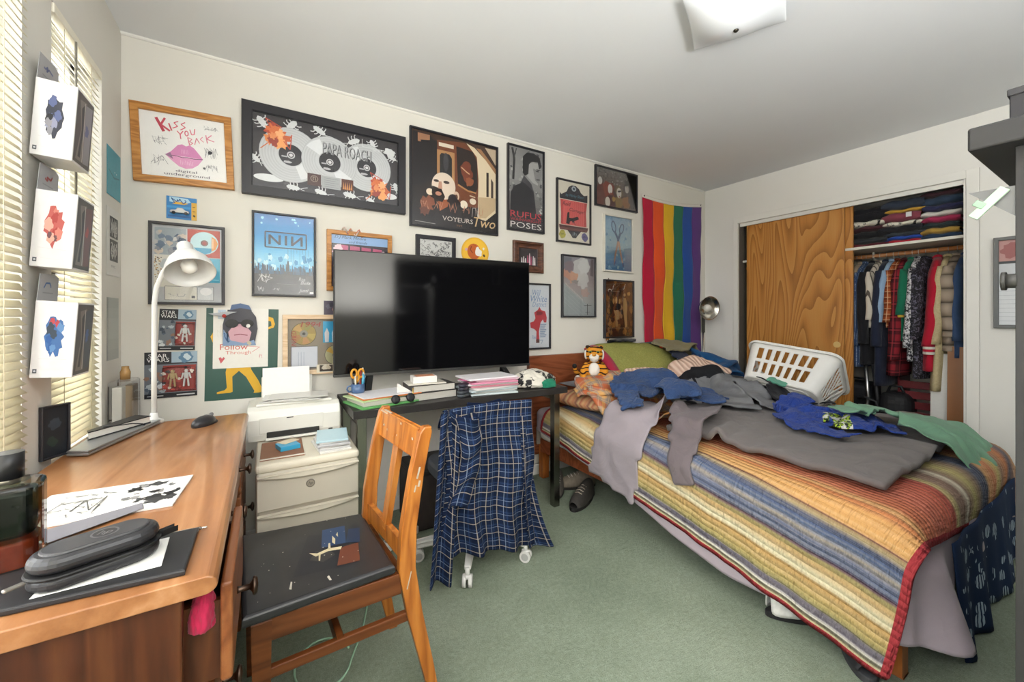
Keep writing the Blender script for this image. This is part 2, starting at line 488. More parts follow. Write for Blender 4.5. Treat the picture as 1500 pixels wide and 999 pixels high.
# worn printed patch and paint drips on the vinyl
mb = MB()
def sp(pts, h, k):
    if k < 4 or len(pts) > 4: pts = [(.62 + (a - .62) * 1.22, .50 + (b - .50) * 1.25) for a, b in pts]
    mb.poly([(-.052 + a * .36 + (1 - b) * -.02, 1.152 + a * .012 + b * .41, .4425 + k * .0003) for a, b in pts], P(h))
sp([(.40, .30), (.70, .26), (.80, .60), (.50, .72)], '#232329', 1)
sp([(.58, .52), (.74, .50), (.76, .72), (.60, .74)], '#2c4468', 2)
sp([(.74, .50), (.83, .46), (.86, .64), (.78, .66)], '#25344f', 2)
sp([(.66, .28), (.80, .26), (.82, .46), (.70, .46)], '#6b3a28', 2)
sp([(.50, .42), (.58, .36), (.66, .40), (.63, .48), (.54, .50)], '#3c3a38', 3)
for q in ([(.50, .50), (.54, .44), (.62, .46), (.70, .44), (.71, .47), (.62, .49), (.55, .47)], [(.66, .56), (.68, .52), (.69, .60), (.67, .66)], [(.62, .47), (.64, .47), (.645, .56), (.63, .56)],
          [(.70, .66), (.715, .62), (.72, .70)], [(.54, .36), (.55, .35), (.56, .44), (.545, .44)]):
    sp(q, '#d8cba6', 4)
for i in range(26):
    a, b = random.uniform(.08, .95), random.uniform(.05, .95); s_ = random.uniform(.003, .008)
    sp([(a, b), (a + s_, b - s_ * .5), (a + s_ * 1.3, b + s_ * .8), (a + .2 * s_, b + s_)], '#c9c4b8', 4)
sp([(.33, .13), (.345, .12), (.35, .20), (.34, .21)], '#cfcabd', 4); sp([(.60, .08), (.615, .08), (.60, .14), (.585, .13)], '#cfcabd', 4)
wb(mb, 'worn_print', se)
def bent(pts, w, t):
    mb = MB()
    for a, b in zip(pts, pts[1:]): pass
    # side outline in x-z extruded along y
    L = [(x - w / 2, z) for x, y, z, w in pts]; Rr = [(x + w / 2, z) for x, y, z, w in pts][::-1]
    y = pts[0][1]
    mb.prism(L + Rr, t, CHW, Matrix(((1, 0, 0, 0), (0, 0, 1, y - t / 2), (0, 1, 0, 0), (0, 0, 0, 1))), .004)
    return mb
def post(y, off):
    m = bent([(.438 + off, y, 0, .030), (.412 + off, y, .12, .038), (.375 + off, y, .28, .046), (.352 + off, y, .42, .050), (.357 + off, y, .54, .046), (.382 + off, y, .70, .042), (.408 + off, y, .815, .038), (.414 + off, y, .832, .022)], .04, .032)
    return m
nl = wb(post(1.176, 0), 'leg', ch)
fl = wb(post(1.520, -.035), 'leg', ch)
mb = MB()   # bare scraped patch and drips of pale paint on the post nearest the camera
for (x, z, w, h_) in ((.384, .70, .005, .034), (.386, .668, .006, .018), (.374, .655, .004, .02), (.356, .39, .003, .05)):
    mb.box((x, 1.1595, z), (w, .0012, h_), PAINT, rot=(0, .25, 0))
wb(mb, 'paint_mark', nl)
for x, y in ((-.012, 1.178), (-.040, 1.560)):
    mb = MB(); mb.bar((x, y, 0), (x, y, .41), .026, .026, CHD, .003, (0, 1, 0), .038, .038); wb(mb, 'leg', ch)
mb = MB()
for a, b in (((0, 1.176, .383), (.335, 1.176, .383)), ((-.03, 1.556, .383), (.31, 1.520, .383)), ((-.012, 1.18, .383), (-.04, 1.56, .383)), ((.335, 1.18, .383), (.31, 1.52, .383))):
    mb.bar(a, b, .018, .060, CHD, .002)
wb(mb, 'apron', ch)
for a, b in (((-.01, 1.178, .270), (.372, 1.178, .278)), ((-.035, 1.556, .270), (.345, 1.520, .278)), ((.17, 1.178, .274), (.15, 1.538, .274))):
    mb = MB(); mb.bar(a, b, .018, .028, CHD, .003); wb(mb, 'stretcher', ch)
mb = MB(); mb.bar((.398, 1.185, .778), (.364, 1.512, .778), .020, .085, CHW, .004, (.12, 0, 1)); tr_ = wb(mb, 'top_rail', ch)
mb = MB()
for q in range(9):
    a = random.uniform(.02, .98)
    mb.box((.398 - .034 * a - .011 - random.uniform(0, .001), 1.185 + .327 * a, .80 + random.uniform(-.05, .018)), (.0015, random.uniform(.003, .012), random.uniform(.003, .008)), PAINT)
mb.bar((.371, 1.44, .8215), (.366, 1.508, .8215), .019, .003, PAINT, 0)
wb(mb, 'paint_mark', tr_)
mb = MB(); mb.bar((.352, 1.185, .462), (.318, 1.512, .462), .018, .05, CHW, .003); wb(mb, 'lower_rail', ch)
mb = MB(); mb.bar((.334, 1.352, .47), (.380, 1.352, .76), .062, .012, CHW, .003, (1, 0, 0), .072, .012); wb(mb, 'back_slat', ch)

# --- beige laser printer used as a stand
BEI = M('#c9c1b0', .5, 0, .02, 20); BEI2 = M('#d8d0bd', .45, 0, .02, 20)
lp = thing('laser_printer', 'big beige laser printer standing on the floor between the two desks', 'printer', (.135, 2.09, 0))
mb = MB(); mb.box((.135, 2.085, .295), (.37, .59, .55), BEI, .012); mb.box((.135, 2.095, .583), (.376, .62, .034), BEI2, .014, seg=3); wb(mb, 'body', lp)
def tray(z0, z1, nm):
    mb = MB()
    mb.box((.135, 1.783, (z0 + z1) / 2 - .004), (.362, .02, z1 - z0 - .012), BEI, .004)
    # bowed lip along the top edge
    n = 14; top = [(-.18 + .36 * k / n, 0) for k in range(n + 1)]
    bot = [(-.18 + .36 * k / n, -.004 - .018 * (1 - (2 * k / n - 1) ** 2)) for k in range(n + 1)]
    mb.prism(top + bot[::-1], .022, BEI2, Matrix(((1, 0, 0, .135), (0, 0, -1, 1.780), (0, 1, 0, z1), (0, 0, 0, 1))), .003)
    return wb(mb, nm, lp)
t1_ = tray(.425, .562, 'paper_tray'); tray(.215, .415, 'paper_tray'); tray(.03, .205, 'paper_tray')

a_ = MB()
mx_ = Matrix.Translation((.135, 1.7725, .505)) @ Matrix.Rotation(PI / 2, 4, 'X')
a_.lathe([(0, 0), (.016, 0), (.016, .002), (.0145, .003), (0, .003)], M('#8d867a', .35, .5), mx_, 28)
vs_, fs_ = [], []
bdg = wb(a_, 'badge', t1_)
lp.location.x += .012

# --- white inkjet printer
WHT = M('#dedcd3', .42, 0, .015, 20, .05)
ij = thing('inkjet_printer', 'white inkjet printer with a sheet standing in its feed, on the beige one', 'printer', (.115, 2.26, .601))
mb = MB()
prof = [(2.125, .605), (2.39, .605), (2.395, .72), (2.36, .752), (2.17, .752), (2.135, .738), (2.118, .70), (2.118, .63)]
mb.prism(prof, .386, WHT, Matrix(((0, 0, 1, -.078), (1, 0, 0, 0), (0, 1, 0, 0), (0, 0, 0, 1))), .008)
mb.box((.115, 2.25, .757), (.32, .18, .014), WHT, .006)
wb(mb, 'body', ij)
mb = MB(); mb.box((.105, 2.1175, .628), (.215, .012, .030), M('#2a2a28', .6), .003); wb(mb, 'output_slot', ij)
mb = MB(); mb.box((.105, 2.112, .612), (.225, .03, .010), WHT, .003); mb.box((.10, 2.1165, .672), (.26, .004, .07), WHT, .002); wb(mb, 'front_flap', ij)
mb = MB(); mb.box((.09, 2.115, .70), (.028, .004, .004), M('#3a3a38', .5)); mb.box((.262, 2.114, .622), (.018, .006, .009), M('#55534e', .5), .001); wb(mb, 'button', ij)
mb = MB(); mb.box((.09, 2.375, .80), (.23, .008, .12), WHT, .004, (-.16, 0, 0)); wb(mb, 'paper_support', ij)

# --- black table with square steel legs
tbx0, tbx1, tby0, tby1 = .334, 1.588, 1.93, 2.418
bt = thing('steel_legged_table', 'black topped table on square steel legs under the television', 'table', (.96, 2.17, 0))
mb = MB(); mb.box(((tbx0 + tbx1) / 2, (tby0 + tby1) / 2, .713), (tbx1 - tbx0, tby1 - tby0, .038), M('#2b2826', .45, 0, .1, 20), .002); wb(mb, 'table_top', bt)
STEEL = metal('#8d8a84', .22)
for x in (.375, 1.515):
    for y in (1.965, 2.385):
        mb = MB(); mb.box((x, y, .347), (.042, .042, .694), STEEL, .002); wb(mb, 'leg', bt)
for y in (1.965, 2.385):
    pass
for x in (.375, 1.515):
    mb = MB(); mb.box((x, 2.175, .675), (.038, .378, .036), STEEL, .002); wb(mb, 'side_rail', bt)

# --- television
tv = thing('television', 'large black flat screen television on the black table', 'television', (.879, 2.215, .733), (0, 0, -R(4.6)))
mb = MB(); mb.box((0, .016, .4495), (1.174, .028, .673), M('#151515', .35, 0, .02), .004); mb.box((0, .045, .36), (.8, .04, .36), M('#1a1a1a', .5), .01); wbm = mb.build('casing', tv)
scr = NT('television_screen'); scr.set(.07, 0, 0, .5); scr.col(lin('#0b0b0d'))
mb = MB(); mb.box((0, .0012, .455), (1.158, .003, .650), scr.m, .0); mb.build('screen', tv)
mb = MB(); mb.box((0, 0, .1205), (1.172, .006, .013), M('#4b4a48', .35, .6), .001); mb.build('bottom_trim', tv)
for sx in (-.40, .40):
    mb = MB(); mb.bar((sx, .02, .12), (sx + .03 * (1 if sx > 0 else -1), .10, .014), .03, .012, M('#1c1c1c', .4), .002); mb.bar((sx, .02, .12), (sx + .03 * (1 if sx > 0 else -1), -.10, .014), .03, .012, M('#1c1c1c', .4), .002)
    mb.build('stand_foot', tv)

# --- white swivel chair that carries the plaid shirt
WP = M('#d6d4cf', .4, 0, .02)
oc = thing('swivel_chair', 'white wheeled swivel chair hidden under the plaid shirt', 'chair', (.88, 1.80, 0))
mb = MB(); mb.cyl((.88, 1.80, .10), (.88, 1.80, .40), .026, metal('#9a9a98', .3)); mb.lathe([(0, .07), (.05, .07), (.045, .11), (.03, .12), (0, .12)], WP, Matrix.Translation((.88, 1.80, 0))); wb(mb, 'column', oc)
mb = MB(); mb.prism([(.88 + .21 * math.copysign(abs(math.cos(a)) ** .6, math.cos(a)), 1.80 + .20 * math.copysign(abs(math.sin(a)) ** .6, math.sin(a))) for a in np.linspace(0, 2 * PI, 33)[:-1]], .06, M('#3a3c40', .8), Matrix.Translation((0, 0, .40)), .015); wb(mb, 'seat', oc)
mb = MB()
mb.prism([(-.205, 0), (.205, 0), (.215, .10), (.205, .27), (.17, .30), (-.17, .30), (-.205, .27), (-.215, .10)], .028, WP, Matrix(((1, 0, 0, .862), (0, 0, -1, 1.632), (0, 1, 0, .460), (0, 0, 0, 1))), .01)
mb.bar((.87, 1.66, .46), (.88, 1.76, .41), .06, .02, WP); wb(mb, 'backrest', oc)
for k in range(5):
    a = R(238 + 72 * k); ex, ey = .88 + .27 * math.cos(a), 1.80 + .27 * math.sin(a)
    mb = MB(); mb.bar((.88 + .03 * math.cos(a), 1.80 + .03 * math.sin(a), .098), (ex, ey, .078), .045, .026, WP, .006, (0, 0, 1), .030, .020); mb.cyl((ex, ey, .05), (ex, ey, .085), .010, WP); lg = wb(mb, 'base_arm', oc)
    mb = MB(); q = Vector((-math.sin(a), math.cos(a), 0))
    for s_ in (-1, 1):
        c = Vector((ex, ey, .026)) + q * (.013 * s_)
        mb.cyl(c - q * .008, c + q * .008, .026, WP, n=20); mb.cyl(c - q * .0085, c + q * .0085, .017, M('#a9a8a4', .5), n=20)
    mb.box((ex, ey, .046), (.032, .032, .018), WP, .007); wb(mb, 'caster', lg)

# --- bed
BED = (1.66, 3.16, .42, 2.385); BT = .50
BW = wood('#6b3419', '#83462a', '#935536', 'X', 1.0, .42, .1)
bd = thing('bed', 'large bed with a brown wooden headboard, buried under clothes and covers', 'bed', (2.41, 1.40, 0))
mb = MB(); mb.box((2.42, 2.405, .52), (1.62, .034, .72), BW, .006); mb.box((2.42, 2.383, .30), (1.5, .02, .12), M('#9d9689', .6)); wb(mb, 'headboard', bd)
MAT = M('#d8d2c8', .9)
mb = MB(); mb.box((2.41, 1.395, .385), (1.48, 1.95, .22), MAT, .05, seg=4); wb(mb, 'mattress', bd)
LEGW = wood('#8a4a1c', '#a35c28', '#b06c36', 'Z', 1.0, .4, .1)
mb = MB()
for x in (1.70, 3.12): mb.box((x, 1.40, .235), (.025, 1.92, .09), BW, .003)
mb.box((2.41, .455, .235), (1.44, .025, .09), BW, .003); mb.box((2.41, 1.4, .272), (1.40, 1.9, .012), BW)
wb(mb, 'frame', bd)
for x, y in ((1.765, .462), (3.09, .462), (1.72, 2.36), (3.10, 2.36)):
    mb = MB(); mb.bar((x, y, 0), (x, y, .28), .048, .048, LEGW, .003, (0, 1, 0)); wb(mb, 'leg', bd)

# --- black bookcase at the right edge
BK = M('#2a2928', .55, 0, .12, 15)
bk = thing('bookcase', 'tall black bookcase cutting off the right edge of the view', 'bookcase', (1.62, -.02, 0))
mb = MB()
for x in (1.245, 2.02): mb.box((x, -.01, .747), (.022, .32, 1.494), BK, .001)
mb.box((1.635, .142, .747), (.80, .012, 1.49), BK)
wb(mb, 'carcass', bk)
mb = MB(); mb.box((1.63, -.005, 1.517), (.876, .42, .046), BK, .004); wb(mb, 'top_slab', bk)
for z in (.06, .40, .76, 1.12):
    mb = MB(); mb.box((1.633, -.015, z), (.754, .30, .02), BK, .001); wb(mb, 'shelf', bk)
mb = MB(); mb.box((.0, 0, .034), (.32, .22, .066), M('#232225', .6), .002); mb.box((0, 0, .068), (.326, .226, .014), M('#2b2a2c', .6), .002)
tag(mb.build('storage_box', None, (1.415, .05, 1.5405)), 'flat black lidded box on top of the black bookcase', 'box')

# --- ceiling light
cl = thing('ceiling_light', 'square white glass ceiling light with a small dark knob', 'ceiling light', (1.61, .90, ZC), (0, 0, R(27)))
mb = MB(); mb.lathe([(0, 0), (.07, 0), (.07, -.02), (.02, -.025), (.012, -.03), (.012, -.105), (0, -.105)], M('#b9b3a8', .5)); mb.build('base', cl)
n = 25; Pn = np.zeros((n, n, 3))
for j in range(n):
    for k in range(n):
        a, b = k / (n - 1) * 2 - 1, j / (n - 1) * 2 - 1
        q = (abs(a) ** 7 + abs(b) ** 7) ** (1 / 7)
        pin = 1 - .045 * (1 - min(abs(a), abs(b)) ** 2) * q
        Pn[j, k] = (a * .178 * pin, b * .178 * pin, -.036 - .072 * (1 - abs(a) ** 2.0) * (1 - abs(b) ** 2.0) - .006 * (1 - q))
mb = MB(); mb.grid(Pn, M('#eceff2', .25, 0, .01, 5, .3)); g_ = mb.build('glass_shade', cl); solidify(g_, .005); subsurf(g_)
mb = MB(); mb.lathe([(0, 0), (.010, 0), (.010, -.003), (.006, -.008), (0, -.009)], M('#3a352c', .35, .7), Matrix.Translation((0, 0, -.115))); mb.build('knob', cl)

# --- white gooseneck lamp clamped at the far end of the wooden desk
LW = M('#e2e2df', .3, 0, .01, 10, .2)
dl = thing('desk_lamp', 'white dome lamp on a tall bent pole behind the laptop', 'lamp', (-.375, 2.055, .75))
mb = MB(); mb.tube([(-.376, 2.055, .752), (-.376, 2.055, 1.0), (-.375, 2.055, 1.22), (-.368, 2.052, 1.28), (-.350, 2.05, 1.335), (-.325, 2.05, 1.385), (-.303, 2.052, 1.425), (-.285, 2.052, 1.445)], .0085, LW, 14); wb(mb, 'pole', dl)
mb = MB(); mb.lathe([(0, 0), (.03, 0), (.03, .012), (.014, .02), (.011, .04), (0, .04)], LW, Matrix.Translation((-.376, 2.052, .751))); wb(mb, 'base', dl)
ax = Vector((.030, -.085, -.115)).normalized(); top = Vector((-.283, 2.050, 1.452))
mx = Matrix.Translation(top) @ Vector((0, 0, 1)).rotation_difference(ax).to_matrix().to_4x4()
mb = MB(); mb.lathe([(0, 0), (.024, 0), (.026, .006), (.026, .042), (.030, .048), (.034, .050), (.048, .066), (.066, .092), (.076, .120), (.080, .146), (.082, .150), (.079, .150), (.073, .122), (.062, .094), (.044, .068), (.020, .056), (0, .056)], LW, mx, 40); sh = wb(mb, 'lamp_shade', dl)
mb = MB(); mb.lathe([(0, .056), (.014, .058), (.014, .074), (.022, .092), (.028, .112), (.024, .132), (.012, .143), (0, .146)], M('#f4f3ee', .25, 0, .01), mx, 24); wb(mb, 'bulb', dl)

# --- small silver reading lamp in the corner behind the bed
fl_ = thing('reading_lamp', 'small silver reading lamp on a thin pole beside the rainbow flag', 'lamp', (3.55, 2.30, 0))
CHR = metal('#bdbab2', .25)
mb = MB(); mb.lathe([(0, 0), (.11, 0), (.11, .015), (.02, .03), (0, .03)], metal('#55534e', .4), Matrix.Translation((3.55, 2.30, 0))); wb(mb, 'base', fl_)
mb = MB(); mb.tube([(3.55, 2.30, .02), (3.55, 2.30, .70), (3.553, 2.30, 1.02)], .008, CHR, 10); wb(mb, 'pole', fl_)
mb = MB(); mb.ball((3.55, 2.285, .775), .016, CHR); mb.cyl((3.55, 2.24, .775), (3.55, 2.285, .775), .006, CHR); wb(mb, 'clamp_screw', fl_)
mb = MB(); mb.bar((3.553, 2.30, 1.02), (3.530, 2.285, 1.20), .022, .022, metal('#4a4945', .4), .004); wb(mb, 'pole_joint', fl_)
ax = Vector((-.30, -1, -.10)).normalized(); top = Vector((3.535, 2.315, 1.255))
mx = Matrix.Translation(top) @ Vector((0, 0, 1)).rotation_difference(ax).to_matrix().to_4x4()
mb = MB(); mb.lathe([(0, 0), (.025, 0), (.030, .02), (.055, .035), (.088, .075), (.108, .115), (.112, .118), (.106, .116), (.085, .078), (.052, .04), (.02, .03), (0, .03)], CHR, mx, 36); wb(mb, 'lamp_shade', fl_)
mb = MB(); mb.lathe([(0, .03), (.016, .034), (.016, .05), (.030, .07), (.036, .092), (.026, .115), (0, .123)], M('#e6e2d8', .2, 0, .01), mx, 24); wb(mb, 'bulb', fl_)
# ------------------------------------------------------------------ flat prints (layers of thin coloured shapes, each print one mesh)
_dg = None
def text_polys(body, shear=0.0):
    cu = bpy.data.curves.new('lettering', 'FONT'); cu.body = body; cu.shear = shear; cu.size = 1.0; cu.resolution_u = 2
    o = bpy.data.objects.new('lettering', cu); COL.objects.link(o)
    dg = bpy.context.evaluated_depsgraph_get()
    me = bpy.data.meshes.new_from_object(o.evaluated_get(dg))
    vs = [v.co.copy() for v in me.vertices]; fs = [tuple(p.vertices) for p in me.polygons]
    bpy.data.objects.remove(o); bpy.data.curves.remove(cu); bpy.data.meshes.remove(me)
    return vs, fs

class Art:
    """print of w x h metres centred on the origin, facing -y; u to the right, v downwards, both 0..1"""
    def __init__(s, w, h, y=0.0, mk=P):
        s.w, s.h, s.y, s.k, s.mb, s.mk = w, h, y, 0, MB(), mk
    def xy(s, u, v): return ((u - .5) * s.w, s.y - .00004 * s.k, (.5 - v) * s.h)
    def poly(s, pts, hx):
        try: s.mb.poly([s.xy(*p) for p in pts], s.mk(hx))
        except ValueError: pass
    def ell(s, cx, cy, rx, ry, hx, n=26, rot=0):
        a = s.w / s.h
        s.poly([(cx + rx * math.cos(t) * math.cos(rot) - ry / a * math.sin(t) * math.sin(rot), cy + rx * a * math.cos(t) * math.sin(rot) + ry * math.sin(t) * math.cos(rot)) for t in np.linspace(0, 2 * PI, n, endpoint=False)], hx)
    def disc(s, cx, cy, r, hx, n=32): s.ell(cx, cy, r, r * s.w / s.h, hx, n)
    def line(s, pts, w, hx):
        asp = s.w / s.h
        for (x0, y0), (x1, y1) in zip(pts, pts[1:]):
            dx, dy = x1 - x0, (y1 - y0) / asp
            L = math.hypot(dx, dy)
            if L < 1e-6: continue
            nx, ny = -dy / L * w / 2, dx / L * w / 2 * asp
            s.poly([(x0 + nx, y0 + ny), (x1 + nx, y1 + ny), (x1 - nx, y1 - ny), (x0 - nx, y0 - ny)], hx)
    def text(s, body, x0, y0, x1, y1, hx, shear=0, rot=0):
        vs, fs = text_polys(body, shear)
        if not vs: return
        ax, bx = min(v.x for v in vs), max(v.x for v in vs); ay, by = min(v.y for v in vs), max(v.y for v in vs)
        cx, cy = (x0 + x1) / 2, (y0 + y1) / 2; asp = s.w / s.h; out = []
        for v in vs:
            u = x0 + (v.x - ax) / (bx - ax) * (x1 - x0); w = y1 - (v.y - ay) / max(1e-6, by - ay) * (y1 - y0)
            if rot:
                dx, dy = u - cx, (w - cy) / asp
                u = cx + dx * math.cos(rot) - dy * math.sin(rot); w = cy + (dx * math.sin(rot) + dy * math.cos(rot)) * asp
            out.append(s.mb.bm.verts.new(s.xy(u, w)))
        i = s.mb.mi(s.mk(hx))
        for f in fs:
            try: g = s.mb.bm.faces.new([out[k] for k in f]); g.material_index = i
            except ValueError: pass
    def blob(s, cx, cy, r, hx, seed=0, jag=.35, n=18, sy=1.0):
        q = random.Random(seed); a = s.w / s.h
        s.poly([(cx + r * k * math.cos(t), cy + r * k * a * sy * math.sin(t)) for t, k in ((t, 1 - jag * q.random()) for t in np.linspace(0, 2 * PI, n, endpoint=False))], hx)
    def scrib(s, x0, y0, x1, y1, n, w, hx, seed=0):
        q = random.Random(seed)
        s.line([(x0 + (x1 - x0) * (k / n * .7 + .3 * q.random()), q.uniform(y0, y1)) for k in range(n + 1)], w, hx)
    def run(s, items):
        for it in items:
            s.k += 1; c = it[0]
            if c == 'r': s.poly([(it[1], it[2]), (it[3], it[2]), (it[3], it[4]), (it[1], it[4])], it[5])
            elif c == 'p': s.poly(it[1], it[2])
            elif c == 'e': s.ell(*it[1:])
            elif c == 'd': s.disc(*it[1:])
            elif c == 'l': s.line(*it[1:])
            elif c == 't': s.text(*it[1:])
            elif c == 'b': s.blob(*it[1:])
            elif c == 's': s.scrib(*it[1:])
            elif c == 'g':      # vertical run of strips, colours interpolated
                _, x0, y0, x1, y1, stops, n = it
                for k in range(n):
                    t = (k + .5) / n * (len(stops) - 1); i = min(int(t), len(stops) - 2); f = t - i
                    a = [int(stops[i][j:j + 2], 16) for j in (1, 3, 5)]; b = [int(stops[i + 1][j:j + 2], 16) for j in (1, 3, 5)]
                    hx = '#%02x%02x%02x' % tuple(int(p + (q - p) * f) for p, q in zip(a, b))
                    s.poly([(x0, y0 + (y1 - y0) * k / n), (x1, y0 + (y1 - y0) * k / n), (x1, y0 + (y1 - y0) * (k + 1) / n), (x0, y0 + (y1 - y0) * (k + 1) / n)], hx)
        return s
    def build(s, name, parent=None, **kw):
        return s.mb.build(name, parent, flat=True, **kw)

def frame_mesh(w, h, fw, fd, m, prof=None):
    mb = MB(); bmx = mb.bm; i = mb.mi(m)
    prof = prof or [(0, 0), (0, -fd + .002), (.002, -fd), (fw - .002, -fd), (fw, -fd + .002), (fw, -fd * .35)]
    rings = []
    for a, y in prof:
        rings.append([bmx.verts.new((sx * (w / 2 - a), y, sz * (h / 2 - a))) for sx, sz in ((-1, -1), (1, -1), (1, 1), (-1, 1))])
    for A, B in zip(rings, rings[1:]):
        for k in range(4):
            f = bmx.faces.new((A[k], A[(k + 1) % 4], B[(k + 1) % 4], B[k])); f.material_index = i
    return mb
GOLDW = wood('#9a6228', '#b87c38', '#c98f4a', 'X', 2.0, .4, .2)
FBLK = M('#26252a', .4, 0, .05, 20, .1)
ON_WALL = YB - .0005
def framed(label, x0, x1, z0, z1, fw, fd, fm, items, bg='#e8e6e0', ccw=0, mat=None, glass=True, prof=None, group=None, name='framed_poster', cat='picture', base=None):
    w, h = x1 - x0, z1 - z0
    t = thing(name, label, cat, ((x0 + x1) / 2, ON_WALL, (z0 + z1) / 2), (0, -R(ccw), 0), group)
    frame_mesh(w, h, fw, fd, fm, prof).build('frame', t)
    iw, ih = w - 2 * fw + .004, h - 2 * fw + .004
    mb = MB(); mb.box((0, -fd * .2, 0), (iw, fd * .2, ih), P('#b8b4aa')); mb.build('backing', t)
    y = -fd * .32 - .001
    if mat:
        mw = mat[0]; mb = frame_mesh(iw, ih, mw, .002, P(mat[1])); o = mb.build('mat_board', t, loc=(0, y - .001, 0)); iw -= 2 * mw - .004; ih -= 2 * mw - .004
    Art(iw, ih, y).run([('r', 0, 0, 1, 1, bg)] + items).build('print', t)
    if glass:
        mb = MB(); mb.box((0, -fd * .72, 0), (w - 2 * fw, .0012, h - 2 * fw), GLASS); mb.build('glass', t)
    return t
def sheet(name, label, cat, x0, x1, z0, z1, items, bg, ccw=0, y=None, thick=.0012, group=None):
    w, h = x1 - x0, z1 - z0; a = Art(w, h, -thick)
    a.mb.box((0, -thick / 2, 0), (w, thick * .9, h), P(bg)); a.run(items)
    return tag(a.build(name, None, loc=((x0 + x1) / 2, ON_WALL if y is None else y, (z0 + z1) / 2), rot=(0, -R(ccw), 0)), label, cat, group)

FR = 'framed prints on the poster wall'
# lips print in the golden frame
rd = random.Random(3)
kiss = [('p', [(.27, .64), (.34, .58), (.42, .47), (.47, .45), (.515, .475), (.56, .45), (.61, .49), (.67, .58), (.71, .65), (.5, .64)], '#d98bbd'), ('p', [(.27, .64), (.5, .645), (.71, .65), (.65, .75), (.58, .81), (.5, .83), (.42, .80), (.35, .73)], '#e39fc8'),
        ('l', [(.27, .64), (.40, .645), (.47, .66), (.52, .65), (.60, .66), (.71, .65)], .008, '#5b3a50'), ('p', [(.27, .64), (.33, .60), (.34, .63), (.36, .70)], '#97708f')]
kiss += [('l', [(.44 + .02 * k, .70 + .01 * (k % 3)), (.445 + .02 * k, .77)], .005, '#f0c8df') for k in range(8)] + [('l', [(.46 + .018 * k, .53), (.462 + .018 * k, .60)], .005, '#e9b5d4') for k in range(5)]
kiss += [('l', [(.19, .09), (.27, .29)], .035, '#c23e52'), ('l', [(.29, .08), (.24, .19), (.34, .27)], .026, '#cc4a5c'), ('l', [(.33, .15), (.36, .26)], .018, '#d1525f'),
         ('l', [(.44, .10), (.39, .13), (.43, .18), (.37, .22)], .013, '#d65b6c'), ('l', [(.52, .10), (.47, .14), (.52, .18), (.46, .23)], .013, '#da6476'),
         ('l', [(.42, .25), (.455, .30), (.49, .24)], .013, '#dc6a7f'), ('l', [(.455, .30), (.46, .37)], .013, '#dc6a7f'), ('e', .53, .27, .025, .045, '#dc6a7f'), ('e', .53, .27, .013, .03, '#f2f1ee'), ('l', [(.57, .20), (.59, .28), (.62, .27), (.63, .18)], .012, '#df7086')]
kiss += [('l', [(.54, .33), (.56, .45)], .012, '#e07b92'), ('l', [(.54, .33), (.59, .35), (.56, .39), (.60, .41), (.56, .45)], .010, '#e07b92'), ('l', [(.62, .43), (.645, .32), (.68, .40)], .010, '#e07b92'), ('l', [(.72, .29), (.69, .33), (.73, .37)], .010, '#e28aa0'), ('l', [(.76, .25), (.775, .38)], .013, '#e28aa0'), ('l', [(.83, .24), (.765, .31), (.86, .34)], .013, '#e28aa0')]
kiss += [('t', 'digital', .38, .855, .63, .905, '#5f5968'), ('t', 'underground', .25, .91, .78, .965, '#5f5968')]
for i, (a, b, c, d) in enumerate(((.10, .34, .32, .50), (.10, .66, .30, .84), (.72, .44, .90, .62), (.70, .72, .92, .84), (.72, .10, .92, .17))):
    kiss.append(('s', a, b, c, d, 16, .003, '#a5a4a8', i)); kiss.append(('s', a, b, c, d, 9, .004, '#77777c', i + 20))
kiss += [('b', .80, .53, .035, '#3a3a3e', 5), ('b', .72, .79, .02, '#55555a', 6)]
framed('white lips print with red brush lettering in a golden wood frame', -.520, -.146, 1.787, 2.142, .030, .022, GOLDW, kiss, '#f2f1ee', 2.4, group=None)
# platinum record award
def bug(cx, cy, s_, hx, seed, ang):
    q = random.Random(seed); out = []; ca, sa = math.cos(ang), math.sin(ang); A = 1.75
    f = lambda x, y: (cx + s_ * (x * ca - y * sa), cy + s_ * A * (x * sa + y * ca))
    out.append(('p', [f(*p) for p in ((-1, 0), (-.7, -.35), (0, -.42), (.7, -.3), (1, 0), (.7, .3), (0, .42), (-.7, .35))], hx))
    for k in range(3):
        for sg in (-1, 1): out.append(('l', [f(-.4 + .45 * k, .3 * sg), f(-.5 + .5 * k, .75 * sg), f(-.8 + .6 * k, .95 * sg)], .006, hx))
    out += [('l', [f(1, 0), f(1.5, -.3), f(2, -.5)], .004, hx), ('l', [f(1, 0), f(1.6, .2)], .004, hx)]
    return out
W_ = '#d9dbdc'
award = []
for i, (x, y, s_, a) in enumerate(((.06, .12, .05, 1), (.24, .08, .05, 2.2), (.42, .07, .05, .6), (.66, .12, .05, 2.6), (.80, .10, .04, 1.2), (.95, .25, .04, .4), (.02, .62, .04, .8), (.98, .70, .04, 1.4), (.25, .94, .045, .1), (.43, .95, .045, .3), (.63, .93, .05, .2), (.78, .96, .04, .5))):
    award += bug(x, y, s_, W_, i, a)
award += [('e', .10, .86, .09, .05, '#dfe1e2'), ('e', .92, .86, .07, .05, '#dfe1e2')]
